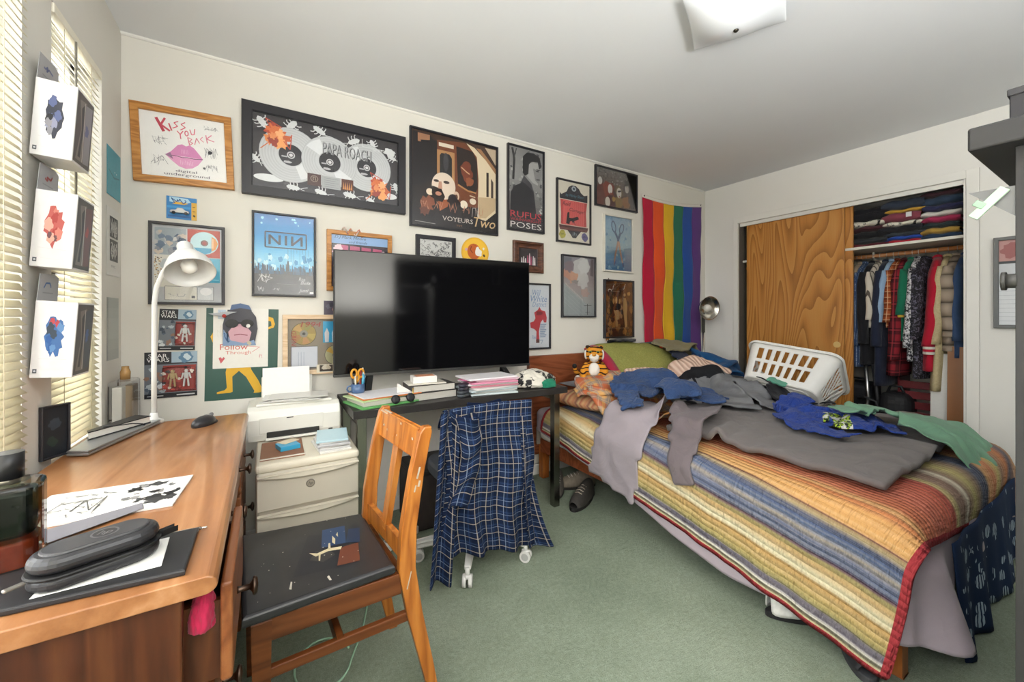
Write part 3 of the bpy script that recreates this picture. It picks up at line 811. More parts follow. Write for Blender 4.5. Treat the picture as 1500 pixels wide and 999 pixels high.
for cx, cy, r in ((.235, .50, .195), (.755, .48, .185), (.49, .50, .19)):
    award += [('d', cx, cy, r, '#b9bbbd')] + [('d', cx, cy, r * (.97 - .045 * k), ('#c9cbcd', '#bfc1c3')[k % 2]) for k in range(11)]
    for a0 in (.6, 3.7): award.append(('p', [(cx, cy)] + [(cx + r * .97 * math.cos(a0 + .09 * k), cy + r * .97 * 1.786 * math.sin(a0 + .09 * k)) for k in range(8)], '#dfe1e3'))
    award += [('d', cx, cy, r * .42, '#c5c7c9'), ('d', cx, cy, r * .39, '#2e2d33'), ('d', cx, cy, r * .13, '#c9c9cb'), ('d', cx, cy, r * .09, '#3a393f'), ('d', cx, cy, r * .06, '#dadadc'), ('l', [(cx - r * .3, cy + .03), (cx - r * .12, cy + .03)], .01, '#b6b6ba'), ('b', cx - .02, cy + .10, .03, '#b9b9bd', 3, .3, 14, .35)]
for cx, cy, s_ in ((.14, .28, 1), (.84, .76, .95)):
    for i, c in enumerate(('#c9653a', '#e08a4c', '#b84a36', '#f0a868', '#d8743e', '#9a3f30', '#efb27c', '#e2915a')):
        award.append(('b', cx + .03 * math.cos(i * 2.1) * s_, cy + .09 * math.sin(i * 2.7) * s_, (.075 - .006 * i) * s_, c, i + int(cx * 50), .6, 22))
    award += [('l', [(cx - .03, cy - .1), (cx - .06, cy - .22), (cx + .04, cy - .13)], .006, '#c0503c'), ('l', [(cx + .05, cy + .05), (cx + .09, cy + .15), (cx + .1, cy - .06)], .006, '#c0503c'), ('l', [(cx - .04, cy + .1), (cx - .09, cy + .2)], .006, '#d0703c')]
award += [('r', .34, .705, .43, .875, '#4c2f2b'), ('e', .385, .775, .026, .048, '#8d7a6e'), ('e', .385, .775, .02, .037, '#4c2f2b'), ('t', 'n', .375, .745, .395, .80, '#a3917f'), ('r', .433, .71, .565, .885, '#a9abad')]
award += [('l', [(.45, .74 + .03 * k), (.55 - .02 * (k % 2), .74 + .03 * k)], .004, '#8d8f92') for k in range(5)]
award += [('r', .57, .71, .655, .875, '#5c2f20')] + [('p', [(.58 + .014 * k, .86), (.586 + .014 * k, .75), (.592 + .014 * k, .86)], '#cf8a4a') for k in range(5)]
award += [('t', 'PAPA ROACH', .445, .225, .79, .40, '#4a4a4e'), ('t', 'PAPA ROACH', .44, .22, .785, .39, '#a2a4a6'), ('l', [(.72, .06), (.72, .17), (.98, .17)], .004, W_), ('t', 'SHINES', .80, .17, .93, .21, W_), ('b', .93, .18, .05, W_, 9, .4, 16, .8)]
framed('long black framed award with three silver records and orange insects', -.110, .716, 1.786, 2.254, .045, .032, FBLK, award, '#3a373b', 0, group=None)
# train poster
voy = [('g', 0, 0, 1, 1, ['#4a3428', '#33251f', '#241d1c', '#1f1a1b'], 14), ('p', [(.02, .02), (.20, .03), (.28, .10), (.26, .50), (.02, .60)], '#241f22'), ('r', .07, .03, .20, .12, '#a9795a'), ('p', [(.10, .10), (.28, .07), (.28, .15), (.12, .20)], '#1f1b1e'),
       ('p', [(.28, .06), (.60, .02), (.78, .10), (.86, .72), (.30, .74)], '#7a452a'), ('r', .28, .16, .48, .52, '#b98a5c'), ('p', [(.31, .22), (.33, .19), (.42, .19), (.45, .23), (.45, .50), (.31, .50)], '#2c2a2c'), ('e', .38, .28, .03, .10, '#47474a'), ('r', .30, .08, .47, .12, '#e8ddc9'),
       ('p', [(.50, .08), (.70, .10), (.75, .20), (.76, .50), (.72, .58), (.52, .50)], '#2b201d'), ('b', .62, .34, .09, '#7c3e28', 4, .4, 16, 1.4), ('b', .66, .45, .06, '#9a5a38', 5), ('l', [(.56, .30), (.62, .34), (.66, .36)], .012, '#d9b48c'), ('l', [(.52, .50), (.64, .55), (.74, .56)], .018, '#c08a58'),
       ('p', [(.62, .02), (.72, .05), (.86, .16), (.99, .30), (.99, .75), (.86, .86), (.76, .84), (.77, .40), (.75, .15)], '#e3d2b4'), ('p', [(.74, .05), (.80, .05), (.99, .24), (.99, .30), (.86, .16)], '#a97b54'), ('r', .87, .30, .90, .58, '#3a2c24'), ('p', [(.93, .36), (.96, .40), (.96, .62), (.93, .60)], '#4a382c'), ('p', [(.76, .60), (.99, .58), (.98, .72), (.86, .83), (.78, .83)], '#c9b08c'),
       ('p', [(.85, .02), (.99, .02), (.99, .20), (.93, .12)], '#c8b49a'), ('e', .70, .66, .04, .035, '#e6d8c4'), ('l', [(.66, .60), (.73, .61)], .012, '#d8c4a6'),
       ('e', .20, .63, .04, .035, '#f0dcc4'), ('e', .59, .71, .045, .045, '#f3e6d0'), ('b', .17, .76, .10, '#8a4f36', 8, .5), ('b', .14, .84, .06, '#6b3c2c', 9, .5), ('p', [(.24, .96), (.28, .68), (.42, .70), (.55, .78), (.58, .98)], '#2a2426'), ('p', [(.28, .66), (.42, .66), (.40, .76), (.31, .82)], '#a8603c'),
       ('e', .355, .545, .135, .145, '#ead8c6'), ('p', [(.225, .56), (.33, .58), (.37, .66), (.34, .72), (.25, .71), (.22, .64)], '#2b1e1a'), ('e', .295, .635, .035, .022, '#c98f78'), ('e', .27, .50, .03, .014, '#3c2a24'), ('e', .385, .50, .035, .016, '#3c2a24'), ('p', [(.30, .50), (.33, .50), (.34, .58), (.29, .58)], '#c4937a'), ('e', .50, .63, .035, .05, '#e0c4ac'), ('e', .50, .64, .018, .028, '#6b4434'), ('b', .47, .70, .09, '#33292b', 4, .4)]
voy += [('s', .08 + .16 * k, .70 + .02 * (k % 2), .20 + .16 * k, .82, 10, .004, '#c4896c', k) for k in range(5)] + [('s', .68, .70, .80, .84, 12, .005, '#cfc6bf', 8)]
voy += [('t', 'VOYEURS', .34, .865, .70, .915, '#d5cdc3'), ('t', 'Two', .71, .83, .985, .94, '#d8b98a', .25), ('l', [(.04, .955), (.26, .965)], .006, '#aaa5a0'), ('t', 'TVT', .50, .945, .57, .965, '#a3794c')]
framed('large brown poster of a bald man looking up before a train', .745, 1.366, 1.725, 2.340, .012, .022, FBLK, voy, '#2a211f')
# black and white man poster
ruf = [('g', 0, 0, 1, 1, ['#8d8c8b', '#9b9a99', '#7c7b7a', '#58575a'], 10)]
q = random.Random(5)
ruf += [('b', q.uniform(.02, .98), q.uniform(.02, .78), q.uniform(.02, .06), ('#c2c1bf', '#6f6e6d', '#a9a8a6', '#55545a')[k % 4], k, .5, 10) for k in range(90)]
ruf += [('l', [(.10, .02), (.16, .15), (.13, .40)], .06, '#3a393b'), ('l', [(.22, .02), (.15, .14)], .03, '#444345'), ('p', [(.05, .78), (.06, .56), (.16, .48), (.34, .43), (.42, .36), (.62, .40), (.72, .50), (.76, .64), (.80, .80), (.05, .80)], '#2f2e33'), ('p', [(.36, .40), (.44, .33), (.66, .42), (.72, .52), (.62, .47)], '#4a494e'),
        ('p', [(.50, .22), (.58, .16), (.90, .14), (.92, .28), (.90, .33), (.84, .42), (.70, .40), (.52, .33)], '#b3b2b1'), ('p', [(.70, .22), (.95, .24), (.92, .34), (.86, .40), (.76, .36)], '#8d8c8c'), ('p', [(.40, .10), (.52, .04), (.72, .03), (.90, .07), (.95, .18), (.88, .22), (.84, .13), (.66, .14), (.58, .18), (.56, .30), (.46, .33), (.40, .30)], '#2c2b2e'),
        ('e', .83, .245, .05, .008, '#2c2b2e'), ('l', [(.80, .35), (.90, .345)], .03, '#454447'), ('e', .86, .225, .07, .006, '#2f2e31'), ('r', 0, .86, 1, 1, '#3a393d'), ('r', 0, .78, 1, .88, '#3a393d'),
        ('t', 'RUFUS', .05, .775, .95, .85, '#c9414b'), ('t', 'WAINWRIGHT', .05, .858, .95, .892, '#b93a44'), ('t', 'POSES', .05, .905, .95, .975, '#dcdad7')]
framed('tall black and white poster of a dark haired man with red lettering', 1.443, 1.762, 1.780, 2.392, .012, .024, FBLK, ruf, '#8d8c8b')
# red theatre poster
th = [('p', [(.07, .30), (.07, .20), (.12, .23), (.20, .20), (.28, .17), (.34, .09), (.44, .05), (.56, .05), (.66, .09), (.72, .15), (.82, .19), (.93, .17), (.93, .30)], '#35343a'), ('e', .50, .105, .07, .042, '#b9c3c9'), ('e', .50, .105, .035, .025, '#4a5560'), ('t', 'by Nicky Silver', .25, .20, .82, .26, '#5d8fa6', .2),
      ('p', [(.08, .31), (.92, .31), (.88, .42), (.90, .72), (.10, .72), (.13, .42)], '#d9625f'), ('p', [(.10, .72), (.11, .55), (.09, .31), (.17, .31), (.17, .72)], '#c24d4c'), ('p', [(.90, .72), (.88, .5), (.92, .31), (.84, .31), (.83, .72)], '#c24d4c')]
th += [('l', [(.2 + .06 * k, .32), (.2 + .06 * k, .71)], .008, '#e4827c') for k in range(11)]
th += [('t', 'Reid', .16, .34, .40, .41, '#5a3238', .3), ('t', 'Carnage!', .36, .44, .84, .51, '#5a3238', .3, .06), ('p', [(.26, .70), (.30, .52), (.36, .50), (.36, .60), (.44, .60), (.62, .56), (.66, .60), (.50, .65), (.48, .70), (.44, .65), (.38, .66), (.36, .71)], '#2b2528'), ('l', [(.50, .64), (.54, .71)], .012, '#2b2528'),
       ('p', [(.05, .73), (.95, .73), (.93, .78), (.90, .81), (.08, .81), (.06, .78)], '#6b4340'), ('l', [(.06, .75), (.94, .75)], .012, '#3a2c2e'), ('l', [(.07, .785), (.93, .785)], .012, '#8a5a52'), ('p', [(.30, .81), (.72, .81), (.62, .88), (.56, .93), (.46, .93), (.40, .88)], '#36363c'), ('t', 'jh', .45, .83, .58, .90, '#8fa0a6'), ('b', .15, .885, .11, '#b5ac4a', 3, .2), ('b', .84, .895, .11, '#6c6596', 4, .2), ('s', .08, .86, .22, .91, 7, .012, '#7f7a34', 2), ('s', .77, .87, .91, .92, 7, .012, '#4c4770', 3)]
framed('narrow poster of a small red curtained stage with a cream border', 1.880, 2.228, 1.740, 2.228, .012, .022, FBLK, th, '#e3dccb')
# painted people
q = random.Random(8)
pe = [('g', 0, 0, 1, 1, ['#7f7d7a', '#6b625c', '#5c4740', '#6a4f42'], 10)] + [('b', q.random(), q.uniform(0, .5), .02, ('#a5a39f', '#57544f', '#8c8681', '#43403e')[k % 4], k, .5, 8) for k in range(110)]
pe += [('b', .10, .72, .13, '#6b3830', 1, .3, 16, 1.8), ('b', .30, .55, .17, '#8a3c28', 2, .4, 20, 1.2), ('b', .33, .85, .14, '#5c2c2a', 3), ('b', .55, .55, .12, '#7a6a48', 4), ('b', .55, .85, .13, '#8f7440', 5), ('b', .74, .40, .09, '#3a3438', 6), ('b', .74, .80, .12, '#a06a38', 7), ('b', .90, .65, .13, '#4a454a', 8, .3, 16, 1.9),
       ('e', .09, .36, .05, .10, '#d5d2cd'), ('e', .33, .53, .055, .13, '#dedad4'), ('e', .55, .58, .06, .14, '#d9d5cd'), ('e', .75, .42, .05, .12, '#d3cec7'), ('e', .90, .30, .05, .11, '#a7a4a2'), ('l', [(.52, .55), (.60, .52)], .03, '#3a3438'), ('e', .27, .88, .06, .13, '#cfc8bd'), ('e', .34, .64, .018, .02, '#8a2f2c'), ('b', .74, .27, .07, '#2e2a2e', 11), ('b', .56, .68, .02, '#a5473a', 2), ('b', .42, .78, .05, '#b08a3e', 13)]
framed('wide framed painting of five pale faced cartoon people', 2.275, 2.772, 2.074, 2.408, .013, .022, FBLK, pe, '#6b5a52')
# scissors picture
q = random.Random(9)
sc = [('g', 0, 0, 1, 1, ['#7fa0bd', '#8fb0c4', '#9fb9c2', '#6f96b5', '#4f7ba3'], 16)] + [('b', q.random(), q.random(), q.uniform(.02, .06), ('#8fb2c8', '#7198b4', '#a9bfc4', '#6a90b0')[k % 4], k, .5, 8) for k in range(60)]
sc += [('e', .33, .19, .085, .115, '#41587c', 26, -.25), ('e', .33, .19, .05, .085, '#86a8c0', 26, -.25), ('e', .62, .21, .085, .105, '#41587c', 26, .35), ('e', .62, .21, .05, .077, '#86a8c0', 26, .35), ('l', [(.37, .28), (.48, .40), (.50, .47)], .07, '#41587c'), ('l', [(.57, .30), (.50, .40), (.48, .47)], .07, '#41587c'),
       ('p', [(.46, .45), (.53, .45), (.40, .74), (.37, .90), (.33, .90), (.36, .70)], '#b98c74'), ('p', [(.47, .45), (.54, .45), (.63, .72), (.70, .90), (.66, .91), (.56, .70)], '#c39a80'), ('p', [(.37, .83), (.40, .83), (.38, .91), (.33, .90)], '#5b6488'), ('p', [(.64, .84), (.68, .84), (.71, .91), (.65, .92)], '#5b6488')]
framed('blue picture of open scissors with blades like legs in a thin white frame', 2.368, 2.716, 1.542, 2.022, .014, .022, M('#d8d4c8', .4), sc, '#8fb0c4')
# small ornate frame
BRF = wood('#3c2318', '#5a3624', '#6f4630', 'X', 2.0, .35, .2)
op = [(0, 0), (0, -.020), (.006, -.026), (.016, -.026), (.022, -.018), (.036, -.014), (.046, -.014), (.052, -.008)]
orn = [('r', 0, 0, 1, 1, '#2e2226')] + [('p', [(x, .95), (x + .03, y), (x + .07, y), (x + .09, .95)], c) for x, y, c in ((.10, .55, '#e0dada'), (.20, .48, '#d8d0d0'), (.30, .58, '#e8e4e2'), (.42, .40, '#b8476e'), (.52, .28, '#e6cfd6'), (.60, .45, '#9a2f58'), (.72, .42, '#c9c0c4'), (.80, .5, '#dcd6d6'))]
framed('small photo of a group in a thick stepped brown frame', 1.492, 1.754, 1.487, 1.712, .052, .026, BRF, orn, '#2e2226', prof=op)
# red dancer
da = [('t', 'Will', .42, .08, .70, .17, '#6d89b4', .25), ('t', 'White', .36, .17, .92, .27, '#6d89b4', .25), ('t', 'District', .42, .27, .90, .35, '#7c97bd', .25), ('p', [(.48, .44), (.60, .40), (.66, .35), (.72, .40), (.86, .42), (.92, .52), (.90, .60), (.82, .60), (.78, .55), (.70, .60), (.64, .74), (.66, .88), (.54, .90), (.56, .74), (.48, .70), (.36, .68), (.34, .60), (.46, .58), (.52, .53)], '#b9303a'), ('b', .66, .45, .14, '#8a2430', 3, .5, 14, .6),
      ('p', [(.56, .86), (.66, .87), (.66, .92), (.54, .92)], '#55383c')]
da += [('l', [(.68, .63 + .028 * k), (.90 - .03 * (k % 3), .63 + .028 * k)], .035, '#8c9cb4') for k in range(8)] + [('l', [(.66, .88), (.78, .88), (.72, .94)], .02, '#9aa8bc'), ('t', 'Reid', .42, .80, .56, .86, '#6d89b4')]
framed('white poster with a red leaping dancer half behind the television', 1.540, 1.822, .925, 1.412, .012, .022, FBLK, da, '#cfd2d8')
# sky
q = random.Random(11)
sk = [('g', 0, 0, 1, 1, ['#8c8a94', '#8f8486', '#a79c9a', '#a8a8a6', '#9aa0a0'], 18), ('p', [(.03, .02), (.28, .02), (.26, .20), (.10, .26), (.03, .24)], '#74747f'), ('b', .55, .22, .30, '#c2c0c0', 2, .3, 22, 1.3), ('b', .66, .15, .22, '#cfcecd', 3, .3), ('b', .62, .40, .22, '#c7c4c2', 8, .35),
      ('b', .18, .30, .20, '#c08a74', 4, .4, 20, .8), ('b', .33, .36, .18, '#c99a80', 5, .5), ('b', .38, .42, .16, '#8a8480', 6, .5, 18, .35), ('b', .70, .60, .16, '#b59a90', 7, .5, 18, .8), ('b', .20, .17, .17, '#7f6f78', 9, .4), ('p', [(.88, .02), (.97, .02), (.97, .32), (.86, .30)], '#6f6468')]
sk += [('p', [(.03, .45), (.75, .80), (.75, .97), (.03, .97)], '#9fa5a6')] + [('l', [(.03, .47 + .07 * k), (.70, .80 + .07 * k)], .006, '#b9bdbd') for k in range(5)] + [('p', [(.08 + .05 * k, .44 + .025 * k), (.11 + .05 * k, .46 + .025 * k), (.13 + .05 * k, .52 + .025 * k)], '#d9d7d3') for k in range(11)]
sk += [('l', [(.77, .79), (.77, .98)], .02, '#2e2d2f'), ('l', [(.66, .82), (.90, .815)], .01, '#2e2d2f'), ('l', [(.70, .935), (.86, .93)], .006, '#2e2d2f')]
framed('grey and pink cloud poster with a telegraph pole at its corner', 1.930, 2.280, 1.160, 1.648, .012, .024, FBLK, sk, '#9a9a9c')
# brown painting
q = random.Random(12)
br = [('g', 0, 0, 1, 1, ['#5a341c', '#704421', '#5e3318', '#43250f'], 14)] + [('b', q.random(), q.random(), q.uniform(.03, .10), ('#7a4a22', '#4a2a14', '#8f5d2c', '#3a2012', '#a06c34')[k % 5], k, .6, 12, 1.6) for k in range(70)]
br += [('p', [(.66, .30), (.74, .30), (.80, .42), (.78, .60), (.80, .82), (.72, .84), (.68, .66), (.64, .50)], '#b9925e'), ('b', .70, .24, .05, '#c49a66', 3), ('p', [(.30, .52), (.48, .52), (.52, .60), (.46, .82), (.38, .82), (.36, .62)], '#b08854'), ('b', .46, .47, .15, '#241811', 5, .5, 16, .8), ('b', .40, .34, .05, '#c9a066', 6, .4, 12, 2), ('b', .30, .36, .04, '#b98c52', 7, .4, 12, 2), ('b', .52, .36, .04, '#c29a60', 8, .4, 12, 2), ('b', .85, .22, .07, '#c89450', 9, .6), ('b', .55, .72, .14, '#6b3a1c', 10, .6), ('l', [(.10, .84), (.86, .845)], .008, '#c7b08a'),
       ('t', 'f', .26, .06, .34, .16, '#d8cfc0', .3), ('t', 'j', .64, .04, .74, .15, '#d8cfc0', .3), ('e', .17, .17, .07, .03, '#cfc6b6'), ('e', .17, .18, .05, .02, '#4a2a14'), ('l', [(.26, .18), (.52, .19)], .014, '#a58a68')]
framed('dark brown framed painting of pale nude figures', 2.374, 2.724, .986, 1.476, .012, .026, FBLK, br, '#5a341c')
# blue skyline poster
q = random.Random(14)
ni = [('g', 0, 0, 1, .72, ['#1f6fb4', '#2b8ccb', '#2f9ad6', '#5fb8e4', '#8fd0ea', '#4aa3d2'], 24), ('r', 0, .70, 1, 1, '#33343c')] + [('b', q.uniform(.02, .98), q.uniform(.02, .16), q.uniform(.012, .03), '#9fdcf2', k, .3, 10) for k in range(9)]
ni += [('b', q.random(), q.uniform(.50, .66), q.uniform(.03, .07), ('#bfe6f2', '#3a8fc0', '#7cc4e2')[k % 3], k, .5, 10, 1.3) for k in range(34)]
ni += [('p', [(x, .74), (x + .004, .74 - hgt), (x + wd, .74 - hgt * .9), (x + wd + .004, .74)], ('#2a4460', '#23354a', '#2c5878')[k % 3]) for k, (x, wd, hgt) in enumerate((q.uniform(0, .97), q.uniform(.008, .03), q.uniform(.04, .14)) for _ in range(60))]
ni += [('p', [(.52, .70), (.54, .57), (.56, .57), (.58, .70)], '#1d2c3d')] + [('l', [(.55 + .05 * k, .42), (.55 + .05 * k, .42 + q.uniform(.03, .24))], .004, '#1d4468') for k in range(8)]
D_ = '#10293f'
ni += [('l', [(.18, .22), (.86, .22)], .022, D_), ('l', [(.18, .41), (.86, .41)], .022, D_), ('l', [(.18, .22), (.18, .41)], .022, D_), ('l', [(.86, .22), (.86, .41)], .022, D_)]
for x, mir in ((.25, 0), (.62, 1)):
    d_ = .16; a, b = ((.26, .38), (.38, .26)) if mir else ((.38, .26), (.26, .38))
    ni += [('l', [(x, .255), (x, .375)], .038, D_), ('l', [(x + d_, .255), (x + d_, .375)], .038, D_), ('l', [(x, .26 if not mir else .37), (x + d_, .37 if not mir else .26)], .034, D_)]
ni += [('l', [(.515, .255), (.515, .375)], .038, D_)]
ni += [('s', .05, .74, .26, .86, 9, .007, '#d4d4d6', 1), ('l', [(.08, .76), (.30, .79), (.16, .84), (.12, .76)], .007, '#d4d4d6'), ('s', .05, .89, .17, .96, 9, .006, '#c9c9cc', 2), ('s', .29, .91, .42, .95, 10, .006, '#c9c9cc', 3), ('t', 'Roa', .73, .77, .84, .82, '#d4d4d6', .3), ('t', 'Bela', .76, .82, .93, .86, '#d4d4d6', .3), ('t', 'Juttl', .73, .92, .90, .97, '#d4d4d6', .3), ('l', [(.36, .86), (.70, .865)], .005, '#9a9aa0'), ('r', .92, .955, .985, .975, '#e4e4e4')]
framed('bright blue poster with a boxed three letter logo above a dark skyline', -.067, .226, 1.271, 1.706, .010, .020, FBLK, ni, '#2b8ccb')
# golden frame with ribbon
go = [('r', 0, 0, 1, .17, '#8fb2dc'), ('t', 'D.J.Mark Moore', .06, .02, .60, .09, '#20284a', .3), ('t', 'and friends', .30, .10, .62, .15, '#39426b', .3), ('r', 0, .17, 1, .5, '#2c2030')] + [('p', [(.12 + .2 * k, .19 + .01 * k), (.29 + .2 * k, .20 + .01 * k), (.29 + .2 * k, .33), (.12 + .2 * k, .33)], '#c0567e') for k in range(4)]
go += [('b', .12, .26, .09, '#e6c8d2', 3), ('b', .92, .33, .07, '#e6c8d2', 4), ('l', [(.02, .33), (.98, .34)], .03, '#e3b4c6'), ('r', 0, .5, 1, 1, '#3c2a3c')]
gt = framed('golden orange framed photo strip peeping out above the television', .280, .636, 1.310, 1.650, .024, .022, GOLDW, go, '#3c2a3c')
mb = MB()
for k in range(3):
    mb.tube([(-.10 + .012 * k + .09 * t, -.018 - .012 * math.sin(t * 9 + k), .172 + .018 * math.sin(t * 14 + 2 * k) - .012 * t) for t in np.linspace(0, 1, 16)], .0035, M(('#d8c4b8', '#b9a79c', '#c97a62')[k], .7), 6)
mb.build('ribbon', gt)
# doodle frame
q = random.Random(15)
dd = []
for k in range(150):
    x, y = q.uniform(.06, .94), q.uniform(.06, .94); dd.append(('s', x - .05, y - .05, x + .05, y + .05, 4, .008, ('#2c2c2e', '#3f3f42', '#55555a')[k % 3], k))
framed('black framed sheet crammed with tiny black doodles', .784, 1.048, 1.425, 1.677, .024, .022, FBLK, dd, '#d6d6d4')
# round yellow sign
a = Art(.205, .205, -.003); a.mb.cyl((0, 0, 0), (0, -.003, 0), .1025, P('#d9a93c'), n=40)
a.run([('d', .5, .5, .49, '#e6b23a'), ('d', .5, .5, .45, '#efbd3e'), ('e', .45, .47, .24, .26, '#c2622c'), ('b', .62, .49, .15, '#ece8e0', 2, .25), ('b', .58, .36, .07, '#ece8e0', 3), ('l', [(.36, .30), (.32, .42), (.40, .52)], .03, '#7c3818'), ('s', .40, .22, .56, .30, 6, .015, '#a8521f', 4), ('b', .82, .58, .05, '#5a4630', 4), ('b', .17, .42, .06, '#d6a8b0', 5), ('b', .80, .35, .05, '#e8e0d0', 6), ('b', .2, .75, .05, '#e8e0d0', 7), ('t', '50', .40, .80, .52, .87, '#8a5a20')])
tag(a.build('round_sign', None, loc=(1.197, ON_WALL, 1.598)), 'round yellow sign on the wall peeping over the television', 'sign')
# small blue card with a toy car
a = Art(.112, .105, -.002); a.mb.box((0, -.001, 0), (.112, .0018, .105), P('#2f7fc0'))
a.run([('r', .0, .0, .82, 1, '#2f7fc0'), ('r', .82, .2, 1, 1, '#d8a93a'), ('p', [(.1, .02), (.7, .05), (.8, .2), (.6, .3), (.1, .25)], '#a9cfe4'), ('b', .45, .28, .3, '#e0b040', 3, .5, 14, .25), ('s', .1, .05, .7, .3, 9, .03, '#274f8c', 2), ('r', .02, .42, .80, .52, '#3c9ad6'), ('r', .05, .84, .78, .92, '#2b5f9c'), ('l', [(.86, .4), (.95, .4)], .03, '#6b4a20'), ('l', [(.86, .6), (.95, .6)], .03, '#6b4a20'), ('b', .91, .8, .05, '#4a3a20', 4)])
hc = tag(a.build('toy_car_package', None, loc=(-.345, ON_WALL, 1.678)), 'small blue and yellow card with a silver toy car on the wall', 'toy')
mb = MB(); mb.prism([(-.035, 0), (-.03, .012), (-.012, .014), (-.006, .024), (.014, .024), (.022, .014), (.036, .011), (.037, 0)], .016, M('#a9a8a6', .3, .6), Matrix(((1, 0, 0, -.008), (0, 0, -1, -.004), (0, 1, 0, -.026), (0, 0, 0, 1))), .002)
for sx in (-.027, .018): mb.cyl((sx, -.019, -.026), (sx, -.022, -.026), .007, M('#2a2a2c', .5), n=12)
mb.build('toy_car', hc)
# framed CD award with several covers
q = random.Random(16)
cd = [('r', .0, .0, 1, 1, '#b9bcc0'), ('r', .04, .04, .475, .385, '#9aa4ac')] + [('b', q.uniform(.08, .44), q.uniform(.07, .35), q.uniform(.03, .09), ('#b9b9b8', '#6b7c90', '#d0cfcb', '#8a8f98', '#44566e', '#c9bcae')[k % 6], k, .5, 12) for k in range(26)]
cd += [('r', .48, .03, .485, .40, '#e8e6e0'), ('r', .49, .03, .965, .395, '#b8432f'), ('d', .735, .205, .205, '#bfe0e6'), ('p', [(.58, .27), (.87, .27), (.82, .33), (.735, .355), (.65, .33)], '#3f9fc4'), ('p', [(.84, .11), (.90, .14), (.935, .20), (.90, .28), (.84, .31)], '#e39a4c'), ('d', .735, .205, .055, '#7c5a58'), ('d', .735, .205, .032, '#a5403a'), ('l', [(.86, .14), (.86, .27)], .012, '#f0d8b4'),
       ('r', .49, .405, .965, .73, '#4fb0cc'), ('g', .49, .55, .965, .73, ['#4fb0cc', '#3a9ab8'], 4), ('p', [(.69, .50), (.70, .43), (.71, .50)], '#24485c'), ('l', [(.80, .69), (.95, .69)], .01, '#9ad0e0'), ('r', .03, .39, .48, .80, '#d9d6cc')]
cd += [('b', q.uniform(.04, .14), q.uniform(.42, .78), .012, ('#8a6a3c', '#6b6b6e', '#b58a44')[k % 3], k) for k in range(40)] + [('b', .2, .5, .10, '#b9c0c2', 44, .3), ('r', .18, .79, .63, .965, '#dcd9cf'), ('r', .64, .79, .87, .965, '#d3d6d8'), ('e', .76, .85, .09, .05, '#efefef'), ('l', [(.18, .79), (.63, .79), (.63, .965), (.18, .965), (.18, .79)], .006, '#44444a'), ('l', [(.64, .79), (.87, .79), (.87, .965), (.64, .965)], .006, '#44444a'), ('r', .55, .91, .60, .94, '#55555c'), ('s', .2, .88, .5, .93, 10, .004, '#8a8890', 4)]
framed('black framed collage of a disc and blue album covers behind the white lamp', -.462, -.179, 1.222, 1.604, .012, .020, M('#3c3b3f', .4), cd, '#b9bcc0')
# blister packs
def blister(label, x0, x1, z0, z1, ccw, seed, split):
    w, h = x1 - x0, z1 - z0; q = random.Random(seed)
    t = thing('toy_blister_pack', label, 'toy', ((x0 + x1) / 2, ON_WALL, (z0 + z1) / 2), (0, -R(ccw), 0), 'toy packs taped to the wall')
    a = Art(w, h, -.002); a.mb.box((0, -.001, 0), (w, .0018, h), P('#2a2c33'))
    it = [('r', 0, 0, 1, .25, '#26282e'), ('t', 'STAR', .07, .04, .42, .125, '#e8e8e8'), ('t', 'WARS', .04, .13, .46, .215, '#e8e8e8'), ('r', .5, .0, 1, .24, '#9fb4c4'), ('b', .78, .12, .16, '#5b7f9c', 3, .3), ('b', .8, .12, .09, '#c3d2da', 4, .4), ('r', 0, .27, 1, .9, '#6c737c'), ('r', split, .30, .98, .88, '#8f2f2a')]
    it += [('b', q.uniform(.03, split), q.uniform(.3, .88), q.uniform(.04, .10), ('#a9b3ba', '#4b5a6a', '#8a6a5c', '#c7ced2', '#3a4654')[k % 5], k, .5, 12) for k in range(18)] + [('b', q.uniform(split, .95), q.uniform(.34, .85), q.uniform(.02, .07), ('#6b2220', '#b0473c', '#d8cfc4', '#3a2a2a')[k % 4], k + 30, .5, 10) for k in range(20)]
    it += [('r', 0, .9, 1, 1, '#1f2126'), ('l', [(.05, .95), (.35, .95)], .02, '#b9babd'), ('l', [(.6, .95), (.95, .95)], .03, '#c9cacc')]
    a.run(it).build('card', t)
    mb = MB(); mb.box(((split - .5 + .48) / 2 * w, -.013, -.09 * h), ((.98 - split) * w, .022, .52 * h), GLASS, .006); mb.build('blister', t)
    mb = MB(); n = 1 if split > .42 else 2      # plain little figures inside
    for k in range(n):
        cx = ((split + .98) / 2 - .5 + (k - (n - 1) / 2) * .26) * w; c1 = M(('#b59a6a', '#d3d3d3')[k] if n == 2 else '#cfcfd0', .5); z = -.09 * h
        mb.ball((cx, -.012, z + .035), .008, c1); mb.box((cx, -.012, z + .014), (.018, .010, .028), c1, .004); 
        for sg in (-1, 1): mb.bar((cx + sg * .006, -.012, z), (cx + sg * .009, -.012, z - .038), .007, .007, c1, .002); mb.bar((cx + sg * .011, -.012, z + .026), (cx + sg * .017, -.012, z - .002), .006, .006, c1, .002)
    mb.build('toy_figure', t)
    return t
blister('tall toy blister pack with a red window hanging above the wider one', -.428, -.293, 1.007, 1.200, -2, 1, .45)
blister('wide toy blister pack with two figures hanging just above the desk', -.478, -.287, .788, 1.001, 0, 2, .34)
